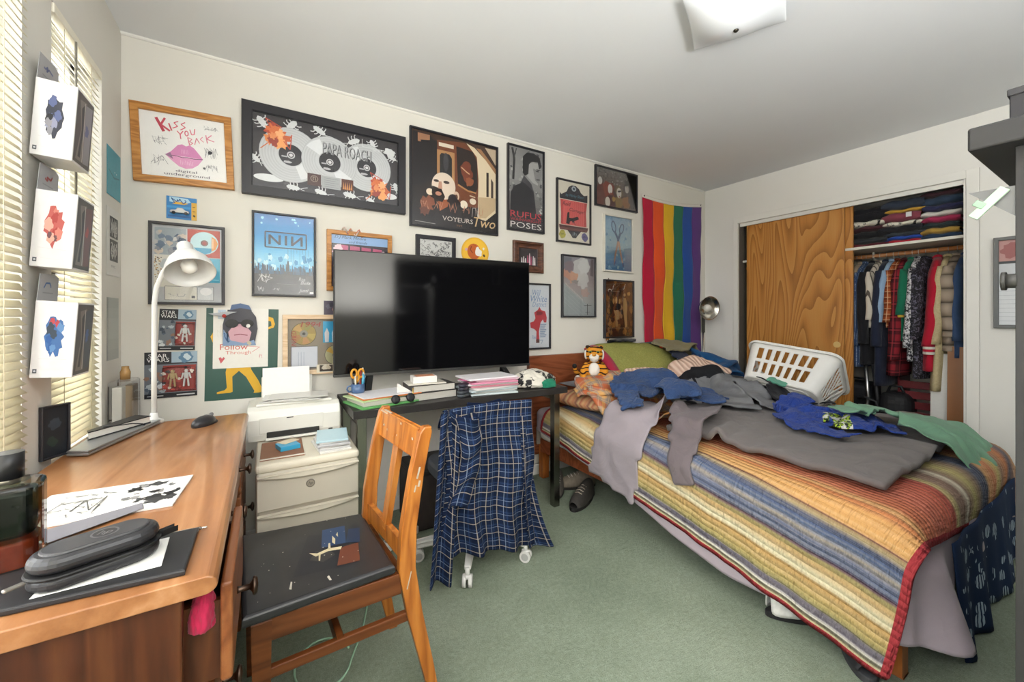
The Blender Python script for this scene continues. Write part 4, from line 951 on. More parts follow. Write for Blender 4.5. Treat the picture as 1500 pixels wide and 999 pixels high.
# green poster with yellow legs
Y_ = '#d9a92e'
gr = [('p', [(.29, .62), (.60, .62), (.62, .68), (.72, .80), (.80, .93), (.74, .945), (.66, .945), (.67, .92), (.55, .76), (.45, .69), (.36, .75), (.37, .915), (.34, .925), (.16, .93), (.16, .91), (.26, .895), (.29, .87), (.27, .70)], Y_), ('p', [(.06, .31), (.14, .20), (.13, .27), (.18, .29), (.10, .31), (.16, .36), (.09, .37)], Y_), ('p', [(.84, .08), (.92, .10), (.95, .17), (.93, .21), (.85, .23), (.84, .21), (.90, .19), (.89, .14), (.84, .13)], Y_), ('p', [(.70, .62), (.78, .60), (.74, .655), (.70, .65)], '#d8d4c4')]
sheet('poster', 'dark green poster with bright yellow walking legs', 'poster', -.256, .047, .752, 1.206, gr, '#35584f', -1.0, thick=.0015)
RED_ = '#c65a52'
ft = [('t', 'Follow', .12, .60, .62, .695, RED_), ('t', 'Through', .22, .715, .68, .79, '#cc7468'), ('l', [(.62, .64), (.84, .66), (.70, .74)], .010, '#d08078'), ('p', [(.10, .83), (.13, .81), (.16, .84), (.19, .81), (.21, .84), (.14, .92)], '#c0565c'), ('s', .82, .77, .90, .86, 9, .006, '#d8949a', 3), ('r', .08, .03, .22, .18, '#c3d0dc'), ('s', .10, .05, .20, .16, 8, .006, '#7d93b0', 4), ('s', .04, .25, .18, .5, 10, .004, '#d3cfc0', 5)]
sheet('poster', 'white paper with red handwriting pinned over the green poster', 'poster', -.226, .004, .909, 1.208, ft, '#e3e0d8', -.6, y=ON_WALL - .0025)
# collage of cut paper pinned over it: dark shape, sunglasses, pink lower part
mk = thing('paper_collage', 'cut paper collage of dark glasses over pink on the white paper', 'picture', (-.118, ON_WALL - .006, 1.125))
a = Art(.165, .215, -.004); a.mb.box((0, -.002, 0), (.10, .0035, .15), P('#3a3a42'))
a.run([('p', [(.08, .96), (.08, .5), (.14, .28), (.30, .12), (.52, .08), (.76, .13), (.92, .32), (.96, .6), (.88, .96)], '#3b3a42'), ('p', [(.26, .16), (.30, .04), (.52, .0), (.74, .05), (.80, .15), (.52, .11)], '#4a6288'), ('p', [(.28, .96), (.22, .66), (.34, .52), (.50, .48), (.68, .54), (.80, .68), (.72, .96)], '#c69aa4'), ('l', [(.36, .74), (.52, .72), (.70, .75)], .03, '#8a4d58'), ('p', [(.08, .98), (.10, .6), (.28, .86), (.6, .93), (.86, .86), (.92, .98)], '#7d94b4'), ('s', .10, .66, .26, .92, 8, .03, '#3c5f8a', 4), ('b', .74, .93, .07, '#b8ad94', 4)])
a.build('paper_card', mk)
mb = MB()
for cx in (-.032, .032):
    mb.prism([(cx + .027 * math.cos(t), -.004 + .021 * math.sin(t)) for t in np.linspace(0, 2 * PI, 20, endpoint=False)], .003, M('#18181a', .25), Matrix(((1, 0, 0, 0), (0, 0, -1, -.006), (0, 1, 0, .01), (0, 0, 0, 1))), .001)
mb.bar((-.008, -.0075, .010), (.008, -.0075, .010), .004, .003, M('#18181a', .25)); mb.cyl((.036, -.009, -.006), (.036, -.011, -.006), .009, P('#dedcd6'), n=18); mb.build('sunglasses', mk)
mb = MB(); mb.prism([(-.125, .055), (-.10, .058), (-.05, .066), (-.01, .064), (-.04, .052), (-.06, .040), (-.085, .044), (-.10, .046)], .008, M('#a4a7ac', .4), Matrix(((1, 0, 0, 0), (0, 0, -1, -.010), (0, 1, 0, 0), (0, 0, 0, 1))), .002); mb.ball((-.062, -.022, .044), .009, M('#b03a34', .4)); mb.build('toy_plane', mk)
# pale wood shadow box with discs
PW = wood('#cfae88', '#dcbf9c', '#e6cdae', 'X', 2.0, .5, .05)
lw_ = [('d', .30, .29, .235, '#5c4f3c'), ('d', .30, .29, .225, '#a08a4e')] + [('p', [(.30, .29)] + [(.30 + .22 * math.cos(a0 + .1 * k), .29 + .2 * math.sin(a0 + .1 * k)) for k in range(8)], c) for a0, c in ((0, '#b5a05c'), (1.0, '#b88a5c'), (2.2, '#a87a4c'), (3.6, '#c09a60'), (4.8, '#8f8a52'))]
lw_ += [('d', .30, .29, .075, '#8d8a80'), ('d', .30, .29, .03, '#3c3a34'), ('t', '1994', .24, .06, .62, .16, '#9a3030', .2), ('t', 'UNIFIED', -.06, .36, .30, .44, '#9a3030', .1, -PI / 2), ('r', .66, .05, 1, .47, '#3aa0cc')]
lw_ += [('p', [(.70 + .14 * k, .46), (.69 + .14 * k, .28), (.735 + .14 * k, .18), (.78 + .14 * k, .28), (.77 + .14 * k, .46)], c) for k, c in enumerate(('#d8d4d4', '#c8dce6'))] + [('r', .06, .53, .56, .96, '#55565a'), ('r', .075, .54, .555, .94, '#cdd0d8')] + [('l', [(.2 + .05 * k, .64), (.2 + .05 * k, .9)], .008, '#9aa4b4') for k in range(3)]
lw_ += [('d', .90, .72, .21, '#4c483c'), ('d', .90, .72, .20, '#b0ac86'), ('d', .90, .72, .06, '#7d7a70'), ('p', [(.90, .72), (.72, .64), (.80, .55)], '#c4a04c')]
sb = framed('pale wood shadow box with a golden disc beside the television', .068, .372, .853, 1.176, .024, .030, PW, lw_, '#8a7f70')
sheet('photograph', 'small cream bordered photo tucked on the pale wood shadow box', 'photo', .228, .318, .862, .905, [('r', .16, .08, .9, .9, '#4a4038'), ('b', .45, .4, .2, '#c9bfae', 3), ('b', .65, .4, .16, '#bdb09c', 4), ('r', .2, .65, .9, .9, '#352c26')], '#ddd4c0', 0, y=ON_WALL - .031)
sheet('photograph', 'tiny dark photo on the wall at the left edge of the television', 'photo', .267, .345, 1.177, 1.254, [('b', .3, .4, .2, '#6d6a78', 3), ('b', .7, .65, .2, '#a8827a', 4), ('b', .5, .3, .2, '#3c3a44', 5)], '#57505c')
# rainbow flag, hung by its short edge
fl = thing('rainbow_flag', 'rainbow flag hanging vertically from its white top band', 'flag', (3.262, ON_WALL, 2.27))
FX0, FX1 = -.425, .425; FH = 1.56
cols = ['#b5203c', '#e2562a', '#e0b02c', '#2c7257', '#2a52a0', '#5e3d80']
def flag_y(x, z):
    d = -z
    return -.020 - .007 * math.sin(x * 14 + d * 5.0 + 1) * min(1, d * 2 + .2) - .004 * math.sin(x * 31 - d * 9) * min(1, d * 1.5) - .003 * math.sin(d * 21 + x * 6)
def flag_x(x, z): return x * (1 - .02 * min(1, -z)) + .006 * math.sin(z * 7 + x * 3)
def flag_top(x): return -.030 * math.sin(PI * (x - FX0) / (FX1 - FX0)) + .018 * (x / FX1)
def strip(x0, x1, z0, z1, m, nx, nz, dy=0):
    mb = MB(); Pn = np.zeros((nz, nx, 3))
    for j in range(nz):
        for k in range(nx):
            x = x0 + (x1 - x0) * k / (nx - 1); z = z0 + (z1 - z0) * j / (nz - 1)
            Pn[j, k] = (flag_x(x, z), flag_y(x, z) + dy, z + flag_top(x) * max(0, 1 + z / .5))
    mb.grid(Pn, m); return mb
for i, h in enumerate(cols):
    x0 = FX0 + (FX1 - FX0) * i / 6; x1 = FX0 + (FX1 - FX0) * (i + 1) / 6
    o = strip(x0, x1, -.028, -FH, cloth(h, .06, bump=.1), 9, 90).build('stripe', fl); solidify(o, .0012)
o = strip(FX0, FX1, 0.0, -.030, cloth('#e2dcd4', .03, bump=.05), 30, 3, -.001).build('header_band', fl); solidify(o, .0016)
for x in (FX0 + .015, FX1 - .015):
    mb = MB(); mb.cyl((x, flag_y(x, -.012) - .004, -.012 + flag_top(x)), (x, flag_y(x, -.012), -.012 + flag_top(x)), .007, M('#3c3a36', .4, .6), n=14); mb.build('grommet', fl)
# papers on the window wall beside the corner
def side_sheet(label, y0, y1, z0, z1, bg, items, cat='paper', x=.001, tilt=0, name='paper_sheet'):
    w, h = y1 - y0, z1 - z0; a = Art(w, h, -.0012); a.mb.box((0, -.0006, 0), (w, .001, h), P(bg)); a.run(items)
    return tag(a.build(name, None, loc=(XL + x, (y0 + y1) / 2, (z0 + z1) / 2), rot=(R(tilt), 0, PI / 2)), label, cat)
side_sheet('turquoise papers pinned to the wall right of the window', 2.240, 2.412, 1.668, 1.868, '#3f9db0', [('p', [(.1, .46), (.5, .56), (.9, .5), (.9, .53), (.5, .6), (.1, .49)], '#2c7888'), ('d', .55, .45, .02, '#e0e6e6'), ('d', .68, .46, .02, '#e0e6e6'), ('s', .2, .1, .8, .4, 12, .004, '#327f92', 2), ('s', .2, .6, .8, .9, 12, .004, '#327f92', 3)], name='pinned_paper')
side_sheet('white sheet with black inked comic panels right of the window', 2.236, 2.410, 1.336, 1.618, '#d8d6d0', [('r', .2, .12, .8, .43, '#3f3f40'), ('r', .2, .46, .8, .78, '#454546')] + [('s', .22, .14, .78, .42, 12, .03, '#c9c8c4', k) for k in range(3)] + [('s', .22, .48, .78, .76, 12, .03, '#c9c8c4', k + 5) for k in range(3)] + [('t', 'PMC', .3, .84, .6, .88, '#8a8a8a')], name='pinned_paper')
side_sheet('grey sheet in a clear sleeve pinned right of the window', 2.240, 2.385, .985, 1.245, '#a9ada6', [('g', 0, 0, 1, 1, ['#a2a8a2', '#b4b8b2', '#a2a6a0'], 6), ('l', [(.06, .02), (.04, .98)], .03, '#6c6f6c')], name='pinned_sleeve')

ap_ = Art(.030, .030, 0, lambda h: M(h, .35, .3, .02)); ap_.run([('d', .5, .5, .5, '#7d766b'), ('d', .5, .5, .42, '#a39a8c'), ('t', 'hp', .24, .26, .78, .80, '#5f5a52', .35)])
ap_.build('badge_print', t1_, loc=Vector((.135, 1.7693, .505)) - Vector((.135, 2.09, 0)))
# ------------------------------------------------------------------ cloth: a small position-based solver so covers and clothes lie naturally
HX0, HX1, HY0, HY1, HR = 1.50, 3.78, .30, 2.43, .02
HNX, HNY = int((HX1 - HX0) / HR) + 1, int((HY1 - HY0) / HR) + 1
HF = np.full((HNY, HNX), 0.0)
_gx = HX0 + HR * np.arange(HNX); _gy = HY0 + HR * np.arange(HNY)
GX, GY = np.meshgrid(_gx, _gy)
_bed = (GX > BED[0]) & (GX < BED[1]) & (GY > BED[2]) & (GY < BED[3])
HF[_bed] = BT
HF[(GX >= BED[1]) & (GY > 1.45)] = .44          # clothes bags stacked in the gap beside the bed
def hf(P):
    fx = np.clip((P[:, 0] - HX0) / HR, 0, HNX - 1.001); fy = np.clip((P[:, 1] - HY0) / HR, 0, HNY - 1.001)
    i = fx.astype(int); j = fy.astype(int); a = fx - i; b = fy - j
    return (HF[j, i] * (1 - a) + HF[j, i + 1] * a) * (1 - b) + (HF[j + 1, i] * (1 - a) + HF[j + 1, i + 1] * a) * b
def stamp(P, th, rad=2):
    j = np.round((P[:, 1] - HY0) / HR).astype(int); i = np.round((P[:, 0] - HX0) / HR).astype(int)
    for dj in range(-rad, rad + 1):
        for di in range(-rad, rad + 1):
            if di * di + dj * dj > rad * rad: continue
            jj, ii = j + dj, i + di
            ok = (jj >= 0) & (jj < HNY) & (ii >= 0) & (ii < HNX) & (P[:, 0] > BED[0] - .01)
            np.maximum.at(HF, (jj[ok], ii[ok]), P[ok, 2] + th)
def bed_sdf_push(P, th):
    r = .045
    c = np.array([(BED[0] + BED[1]) / 2, (BED[2] + 2.6) / 2, (BT - 1.0) / 2]); hlf = np.array([(BED[1] - BED[0]) / 2 - r, (2.6 - BED[2]) / 2 - r, (BT + 1.0) / 2 - r])
    q = P - c; a = np.abs(q) - hlf
    out = np.maximum(a, 0); L = np.linalg.norm(out, axis=1)
    inside = L < 1e-9
    d = np.where(inside, a.max(1), L) - r
    hit = d < th
    if not hit.any(): return hit
    n = np.zeros_like(P)
    n[~inside] = out[~inside] / L[~inside][:, None] * np.sign(q[~inside])
    k = a.argmax(1); ii = np.where(inside)[0]
    n[ii, k[ii]] = np.sign(q[ii, k[ii]])
    P[hit] += n[hit] * (th - d[hit])[:, None]
    return hit
def cloth_sim(P0, keep, sx, sy, steps=90, K=6, th=.012, use_hf=True, bend=.25, damp=.96, extra=None, mu=.25, floor=.004, sdf=True):
    ny, nx = P0.shape[:2]; idx = np.arange(ny * nx).reshape(ny, nx)
    P = P0.reshape(-1, 3).astype(float).copy(); Q = P.copy(); kv = keep
    groups = []
    def add(A, B, L, w):
        A = A.ravel(); B = B.ravel(); ok = kv.ravel()[A] & kv.ravel()[B]
        if ok.any(): groups.append((A[ok], B[ok], L, w))
    dg = math.hypot(sx, sy)
    for o in (0, 1):
        add(idx[:, o:-1:2], idx[:, o + 1::2][:, :idx[:, o:-1:2].shape[1]], sx, 1.0)
        add(idx[o:-1:2, :], idx[o + 1::2, :][:idx[o:-1:2].shape[0]], sy, 1.0)
        a = idx[o:-1:2, :]; b = idx[o + 1::2, :][:a.shape[0]]
        add(a[:, :-1], b[:, 1:], dg, .5); add(a[:, 1:], b[:, :-1], dg, .5)
    if bend:
        for o in (0, 1):
            cols_ = [k for k in range(nx - 2) if (k // 2) % 2 == o]; rows_ = [k for k in range(ny - 2) if (k // 2) % 2 == o]
            if cols_: c_ = np.array(cols_); add(idx[:, c_], idx[:, c_ + 2], 2 * sx, bend)
            if rows_: c_ = np.array(rows_); add(idx[c_, :], idx[c_ + 2, :], 2 * sy, bend)
    for it in range(steps):
        V = (P - Q) * damp; V = np.clip(V, -.02, .02); Q = P.copy()
        P = P + V; P[:, 2] -= .0016
        for k in range(K):
            for A, B, L, w in groups:
                d = P[B] - P[A]; l = np.sqrt((d * d).sum(1)) + 1e-9
                c = d * ((l - L) / l * .5 * w)[:, None]
                P[A] += c; P[B] -= c
            if k % 2 == 1:
                hit = np.zeros(len(P), bool)
                if sdf: hit |= bed_sdf_push(P, th)
                if use_hf:
                    ins = (P[:, 0] > BED[0] + .03) & (P[:, 1] > BED[2] + .03)
                    z = hf(P) + th; low = ins & (P[:, 2] < z)
                    P[low, 2] = z[low]; hit |= low
                if extra is not None: hit |= extra(P)
                low = P[:, 2] < floor; P[low, 2] = floor; hit |= low
                Q[hit] = P[hit] - (P[hit] - Q[hit]) * mu
    return P.reshape(ny, nx, 3)
def smooth_noise(ny, nx, seed, f=3):
    q = np.random.RandomState(seed); out = np.zeros((ny, nx)); a = np.linspace(0, 1, nx)[None]; b = np.linspace(0, 1, ny)[:, None]
    for k in range(8):
        fx, fy = q.uniform(-f, f, 2) * (1 + k * .35); out += np.sin(2 * PI * (fx * a + fy * b) + q.uniform(0, 6.3)) / (1 + .4 * k)
    return out / 3
def field2(X, Y, seed, f):
    return np.array([noise.noise(Vector((float(a) * f + seed * 3.7, float(b) * f - seed * 1.9, seed * .61))) for a, b in zip(X.ravel(), Y.ravel())]).reshape(X.shape)
def ridge(X, Y, seed, f):
    wx = field2(X, Y, seed + 11, f * .7) * .5 / f * 2; wy = field2(X, Y, seed + 23, f * .7) * .5 / f * 2
    return (1 - np.abs(field2(X + wx, Y + wy, seed, f)) * 2.2).clip(0, 1) ** 1.6
def grid_normals(P):
    du = np.gradient(P, axis=1); dv = np.gradient(P, axis=0); n = np.cross(du, dv); n /= np.linalg.norm(n, axis=2, keepdims=True) + 1e-9
    fl_ = np.where(P[..., 0] < BED[0] - .0, -n[..., 0], n[..., 2]) < 0
    n[fl_] *= -1; return n
def bulk_field(cx, cy, rx, ry, h, seed):
    """bunched-up cloth underneath: raises the resting surface"""
    q = ((GX - cx) / rx) ** 2 + ((GY - cy) / ry) ** 2
    m_ = (1 - q).clip(0, 1) ** .7 * (GX > BED[0] + .06) * (GY > BED[2] + .06)
    HF[:] = HF + h * m_ * (.35 + .65 * ridge(GX, GY, seed, 5.5))
def inside_poly(X, Y, poly):
    c = np.zeros(X.shape, bool); n = len(poly)
    for i in range(n):
        x0, y0 = poly[i]; x1, y1 = poly[(i + 1) % n]
        t = (y0 > Y) != (y1 > Y)
        with np.errstate(divide='ignore', invalid='ignore'): c ^= t & (X < (x1 - x0) * (Y - y0) / (y1 - y0 + 1e-12) + x0)
    return c
TEE = [(-.25, -.34), (.25, -.34), (.25, .14), (.40, .04), (.47, .19), (.22, .34), (.09, .34), (0, .29), (-.09, .34), (-.22, .34), (-.47, .19), (-.40, .04), (-.25, .14)]
LONG = [(-.27, -.34), (.27, -.34), (.27, .12), (.52, -.22), (.64, -.14), (.36, .26), (.22, .35), (.09, .35), (0, .31), (-.09, .35), (-.22, .35), (-.36, .26), (-.64, -.14), (-.52, -.22), (-.27, .12)]
def blob_outline(rx, ry, seed):
    q = random.Random(seed); ph = [q.uniform(0, 6.3) for _ in range(3)]
    return [(rx * (1 + .16 * math.sin(3 * t + ph[0]) + .10 * math.sin(5 * t + ph[1])) * math.cos(t), ry * (1 + .14 * math.sin(2 * t + ph[2])) * math.sin(t)) for t in np.linspace(0, 2 * PI, 28, endpoint=False)]
def garment(name, label, cat, outline, cx, cy, rot, comp=(.8, .8), seed=0, m=None, s=.026, lift=.05, amp=.05, th=.010, thick=.006, steps=80, scale=1.0, bend=.2, group=None, ss=1, stamp_th=.006, z0=None, sdf_th=None, pre=None, bulk=None, wr=.010):
    if bulk: bulk_field(*bulk, seed)
    xs = [p[0] * scale for p in outline]; ys = [p[1] * scale for p in outline]
    x0, x1, y0, y1 = min(xs), max(xs), min(ys), max(ys)
    nx, ny = int((x1 - x0) / s) + 2, int((y1 - y0) / s) + 2
    fx = x0 + s * np.arange(nx); fy = y0 + s * np.arange(ny); FX, FY = np.meshgrid(fx, fy)
    CX, CY = FX[:-1, :-1] + s / 2, FY[:-1, :-1] + s / 2
    kf = inside_poly(CX, CY, list(zip(xs, ys)))
    kv = np.zeros((ny, nx), bool)
    for dj in (0, 1):
        for di in (0, 1): kv[dj:ny - 1 + dj, di:nx - 1 + di] |= kf
    c, sn = math.cos(rot), math.sin(rot)
    nz = smooth_noise(ny, nx, seed, 3); n2 = smooth_noise(ny, nx, seed + 50, 2.5); n3 = smooth_noise(ny, nx, seed + 90, 2.5)
    LX = FX * comp[0] + .02 * n2; LY = FY * comp[1] + .02 * n3
    if pre: LX, LY = pre(LX, LY)
    P0 = np.zeros((ny, nx, 3)); P0[..., 0] = cx + LX * c - LY * sn; P0[..., 1] = cy + LX * sn + LY * c
    base = hf(P0.reshape(-1, 3)).reshape(ny, nx); base = np.where(P0[..., 0] < BED[0], BT, base)
    P0[..., 2] = (np.maximum(base, BT) if z0 is None else z0) + lift + amp * (nz + .6)
    P = cloth_sim(P0, kv, s, s, steps=steps, th=th, bend=bend)
    if wr: P = P + grid_normals(P) * (wr * ridge(FX, FY, seed + 3, 6.5) + wr * .45 * ridge(FX, FY, seed + 5, 15))[..., None]
    stamp(P[kv], stamp_th)
    uv = np.dstack(((FX - x0) / (x1 - x0), (FY - y0) / (y1 - y0)))
    mb = MB(); mb.grid(P, m, kf, uv)
    ctr = P[kv].mean(0); lo = P[kv][:, 2].min()
    bmesh.ops.translate(mb.bm, vec=(-ctr[0], -ctr[1], -lo), verts=mb.bm.verts)
    o = mb.build(name, None, loc=(ctr[0], ctr[1], lo)); tag(o, label, cat, group)
    if ss: subsurf(o, ss)
    solidify(o, thick, 0)
    return o
def uv_mat(name):
    t = NT(name); t.set(.92, 0, 0, .15); tc = t.n('ShaderNodeTexCoord'); sp_ = t.n('ShaderNodeSeparateXYZ'); t.l(tc.outputs['UV'], sp_.inputs[0])
    return t, sp_.outputs[0], sp_.outputs[1], tc.outputs['UV']
def band(t, u, period, width, phase=0.0):
    f = t.math('FRACT', t.math('MULTIPLY_ADD', u, 1.0 / period, phase))
    return t.math('LESS_THAN', f, width)
def plaid(name, base, lines, sx, sy):
    """lines: (colour, period in metres, width fraction, phase, strength)"""
    t, u, v, uv = uv_mat(name)
    U = t.math('MULTIPLY', u, sx); V = t.math('MULTIPLY', v, sy); c = lin(base)
    for col, per, wd, ph, st in lines:
        for q in (U, V):
            c = t.mix(t.math('MULTIPLY', band(t, q, per, wd, ph), st), c, lin(col))
    mp = t.n('ShaderNodeMapping'); mp.inputs['Scale'].default_value = (sx * 300, sy * 300, 1); t.l(uv, mp.inputs[0])
    n = t.noise(mp.outputs[0], 1, 2); c = t.mix(t.math('MULTIPLY', n, .25), c, lin('#000000')) if False else c
    t.col(c); t.bump(n, .25, .002); return t.m

# --- lilac fleece blanket under the quilt
def blanket():
    path = []      # along the left side from the head to the foot corner, then along the foot
    for y in np.linspace(2.34, .46, 44): path.append((1.648, y, -1, 0))
    for a in np.linspace(.15, PI / 2 - .15, 7): path.append((1.70 - .052 * math.cos(a), .46 - .055 * math.sin(a), -math.cos(a), -math.sin(a)))
    for x in np.linspace(1.72, 3.13, 34): path.append((x, .405, 0, -1))
    hem_y = ([.42, .60, .80, .95, 1.20, 1.40, 1.70, 2.34], [.16, .13, .095, .085, .13, .19, .26, .36]); hem_x = ([1.68, 1.78, 1.92, 1.98, 2.04, 3.13], [.16, .135, .17, .19, .29, .22])
    n = len(path); ny = 20; Pn = np.zeros((ny, n, 3))
    for k, (x, y, nx_, ny_) in enumerate(path):
        hem = np.interp(y, *hem_y) if ny_ == 0 else np.interp(x, *hem_x)
        fold = .5 + .5 * math.sin(k * .62 + 1.1 * math.sin(k * .17)); cor = math.exp(-((x - 1.80) / .16) ** 2) * (y < .47)
        for j in range(ny):
            if j < 3: off = (-.16, -.07, -.015)[j]; z = (BT + .008, BT + .010, BT + .006)[j]; e = 0
            else:
                b = (j - 2) / (ny - 3); z = BT - .012 - (BT - .012 - hem) * b
                e = .006 + (.010 + .030 * fold * (ny_ < 0) + .075 * cor * (.6 + .4 * math.sin(k * 1.2))) * b; off = 0
                if ny_ == 0 and z > .30: e = min(e, .008)
                if -1 < ny_ < 0 or (ny_ == -1 and x < 1.76): e = min(e, .006 + .004 * b)
                elif ny_ == 0 and y < .75: e = min(e, .008)
                if z > .38: e = min(e, .004)
            Pn[j, k] = (x + nx_ * (off + e), y + ny_ * (off + e), z)
    mb = MB(); mb.grid(Pn, cloth('#a79aa0', .07, None, 500, .15)); o = mb.build('fleece_blanket'); subsurf(o); solidify(o, .004)
    return tag(o, 'plain lilac fleece blanket hanging out below the striped quilt', 'blanket')
blanket()
# --- striped quilt, laid on askew so one corner nearly reaches the floor
def quilt_mat(W, L):
    t, u, v, uv = uv_mat('striped_quilt')
    U = t.math('MULTIPLY', u, W); V = t.math('MULTIPLY', v, L)
    st = [(0, '#a23a3e'), (0.018, '#c3ba8e'), (0.032, '#57524a'), (0.038, '#dad4c2'), (0.047, '#77707b'), (0.0689, '#625d69'), (0.081, '#9c9160'), (0.1094, '#b89f66'), (0.1499, '#b8935e'), (0.1741, '#d6cdab'), (0.2122, '#c09e6c'), (0.2365, '#9c9060'), (0.2495, '#553548'), (0.264, '#4f5b76'), (0.292, '#6d7184'), (0.312, '#9b9184'), (0.33, '#5e6a84'), (0.36, '#47516c'), (0.382, '#b29c70'), (0.392, '#5f2e36'), (0.4, '#cf9f64'), (0.455, '#d39d60'), (0.485, '#c87b4f'), (0.51, '#cf9f68'), (0.545, '#c4714f'), (0.7, '#bf6755')]
    st2 = [(.70, '#c76d58'), (.80, '#c2624f'), (.86, '#a84c44'), (.89, '#c2b580'), (.93, '#93796a'), (.99, '#7d6459'), (1.03, '#d0c7b2'), (1.05, '#877062'), (1.13, '#b5a870'), (1.20, '#88745f'), (1.26, '#50576b'), (1.33, '#3f4658'), (1.36, '#c09467'), (1.45, '#b3704f'), (1.52, '#b5a66c'), (1.60, '#8a6d5c'), (1.68, '#b9794f'), (1.76, '#4a4f63'), (1.84, '#c0946a'), (1.95, '#ad6a50'), (2.08, '#b5a66c'), (2.2, '#a23a3e')]
    jit = t.noise(None, 1, 1)
    mp = t.n('ShaderNodeMapping'); mp.inputs['Scale'].default_value = (W * 70, L * .5, 1); t.l(uv, mp.inputs[0]); streak = t.noise(mp.outputs[0], 1, 3, .8)
    Us = t.math('ADD', U, t.math('MULTIPLY', t.math('SUBTRACT', streak, .5), .030))
    c1 = t.ramp(t.math('DIVIDE', Us, .70), [(p / .70, c) for p, c in st]); c2 = t.ramp(t.math('DIVIDE', t.math('SUBTRACT', Us, .70), 1.5), [((p - .7) / 1.5, c) for p, c in st2])
    c = t.mix(t.math('GREATER_THAN', Us, .70), c1, c2)
    c = t.mix(t.math('MULTIPLY', t.math('SUBTRACT', streak, .44), .6), c, lin('#f0e2c4'))
    edge = t.math('MAXIMUM', t.math('LESS_THAN', V, .022), t.math('MAXIMUM', t.math('GREATER_THAN', V, L - .022), t.math('MAXIMUM', t.math('LESS_THAN', U, .018), t.math('GREATER_THAN', U, W - .02))))
    c = t.mix(edge, c, lin('#a23a3e')); t.col(c)
    mp2 = t.n('ShaderNodeMapping'); mp2.inputs['Scale'].default_value = (W * 10, L * 60, 1); t.l(uv, mp2.inputs[0]); cr = t.noise(mp2.outputs[0], 1, 3, .6)
    ln = t.math('ABSOLUTE', t.math('SINE', t.math('MULTIPLY', U, 2 * PI / .05)))
    t.bump(t.math('ADD', t.math('MULTIPLY', cr, 1.0), t.math('MULTIPLY', ln, .25)), 1.0, .016)
    return t.m
def quilt():
    W, L = 2.12, 1.86; th_ = R(8.7); nx, ny = 62, 54
    sx, sy = W / (nx - 1), L / (ny - 1)
    c0 = np.array([1.232, .437]); ex = np.array([math.cos(th_), -math.sin(th_)]); ey = np.array([math.sin(th_), math.cos(th_)])
    P0 = np.zeros((ny, nx, 3)); nz = smooth_noise(ny, nx, 3, 3)
    for j in range(ny):
        for k in range(nx):
            p = c0 + ex * (k * sx) + ey * (j * sy); P0[j, k] = (p[0], p[1], BT + .05 + .012 * nz[j, k])
    def wall(P):
        h_ = P[:, 1] > 2.36; P[h_, 1] = 2.36; return h_
    P = cloth_sim(P0, np.ones((ny, nx), bool), sx, sy, steps=100, K=7, th=.030, use_hf=False, bend=.45, extra=wall, mu=.15)
    FU, FV = np.meshgrid(sx * np.arange(nx), sy * np.arange(ny))
    side = np.clip((BT - .02 - P[..., 2]) / .12, 0, 1) * (P[..., 0] < BED[0])
    fold = field2(FU * .35, FV, 5, 5.0) + .5 * field2(FU * .4, FV, 9, 11.0)
    P = P + grid_normals(P) * ((.022 * np.maximum(fold, -.15) * side) + .006 * ridge(FU, FV, 4, 8) + .004 * ridge(FU, FV, 6, 18))[..., None]
    stamp(P.reshape(-1, 3), .008, 2)
    mb = MB(); mb.grid(P, quilt_mat(W, L)); o = mb.build('striped_quilt'); subsurf(o); solidify(o, .010)
    return tag(o, 'striped patchwork quilt with red binding spread askew over the bed', 'quilt')
quilt()
# --- navy sheet with white leaf print hanging to the floor at the foot
def leaf_mat():
    t = NT('leaf_print'); t.set(.9, 0, 0, .15); v = t.coord()
    vo = t.n('ShaderNodeTexVoronoi'); vo.inputs['Scale'].default_value = 14; vo.inputs['Randomness'].default_value = .9; t.l(v, vo.inputs['Vector'])
    w = t.n('ShaderNodeTexWave'); w.inputs['Scale'].default_value = 22; w.inputs['Distortion'].default_value = 3; t.l(v, w.inputs['Vector'])
    d = t.math('LESS_THAN', vo.outputs['Distance'], .36); vein = t.math('GREATER_THAN', w.outputs['Fac'], .35)
    nb = t.math('GREATER_THAN', t.noise(v, 9, 2), .46)
    t.col(t.mix(t.math('MULTIPLY', t.math('MULTIPLY', d, vein), nb), lin('#1f2f4a'), lin('#9fb0bf'))); return t.m
mb = MB(); nx, ny = 60, 16; Pn = np.zeros((ny, nx, 3))
for j in range(ny):
    for k in range(nx):
        a, b = k / (nx - 1), j / (ny - 1)
        x = 1.98 + 1.21 * a + .03 * (b - .5) * (1 - a); z = .40 - b * (.394 - .05 * a * a)
        Pn[j, k] = (x, .372 - .025 * b - (.004 + .012 * b) * math.sin(a * 24 + 2 * math.sin(a * 5)) - .004 * b * math.sin(a * 61) , max(z, .006))
mb.grid(Pn, leaf_mat()); o = mb.build('patterned_sheet'); solidify(o, .003)
tag(o, 'navy sheet with white leaf print trailing to the floor at the foot of the bed', 'sheet')

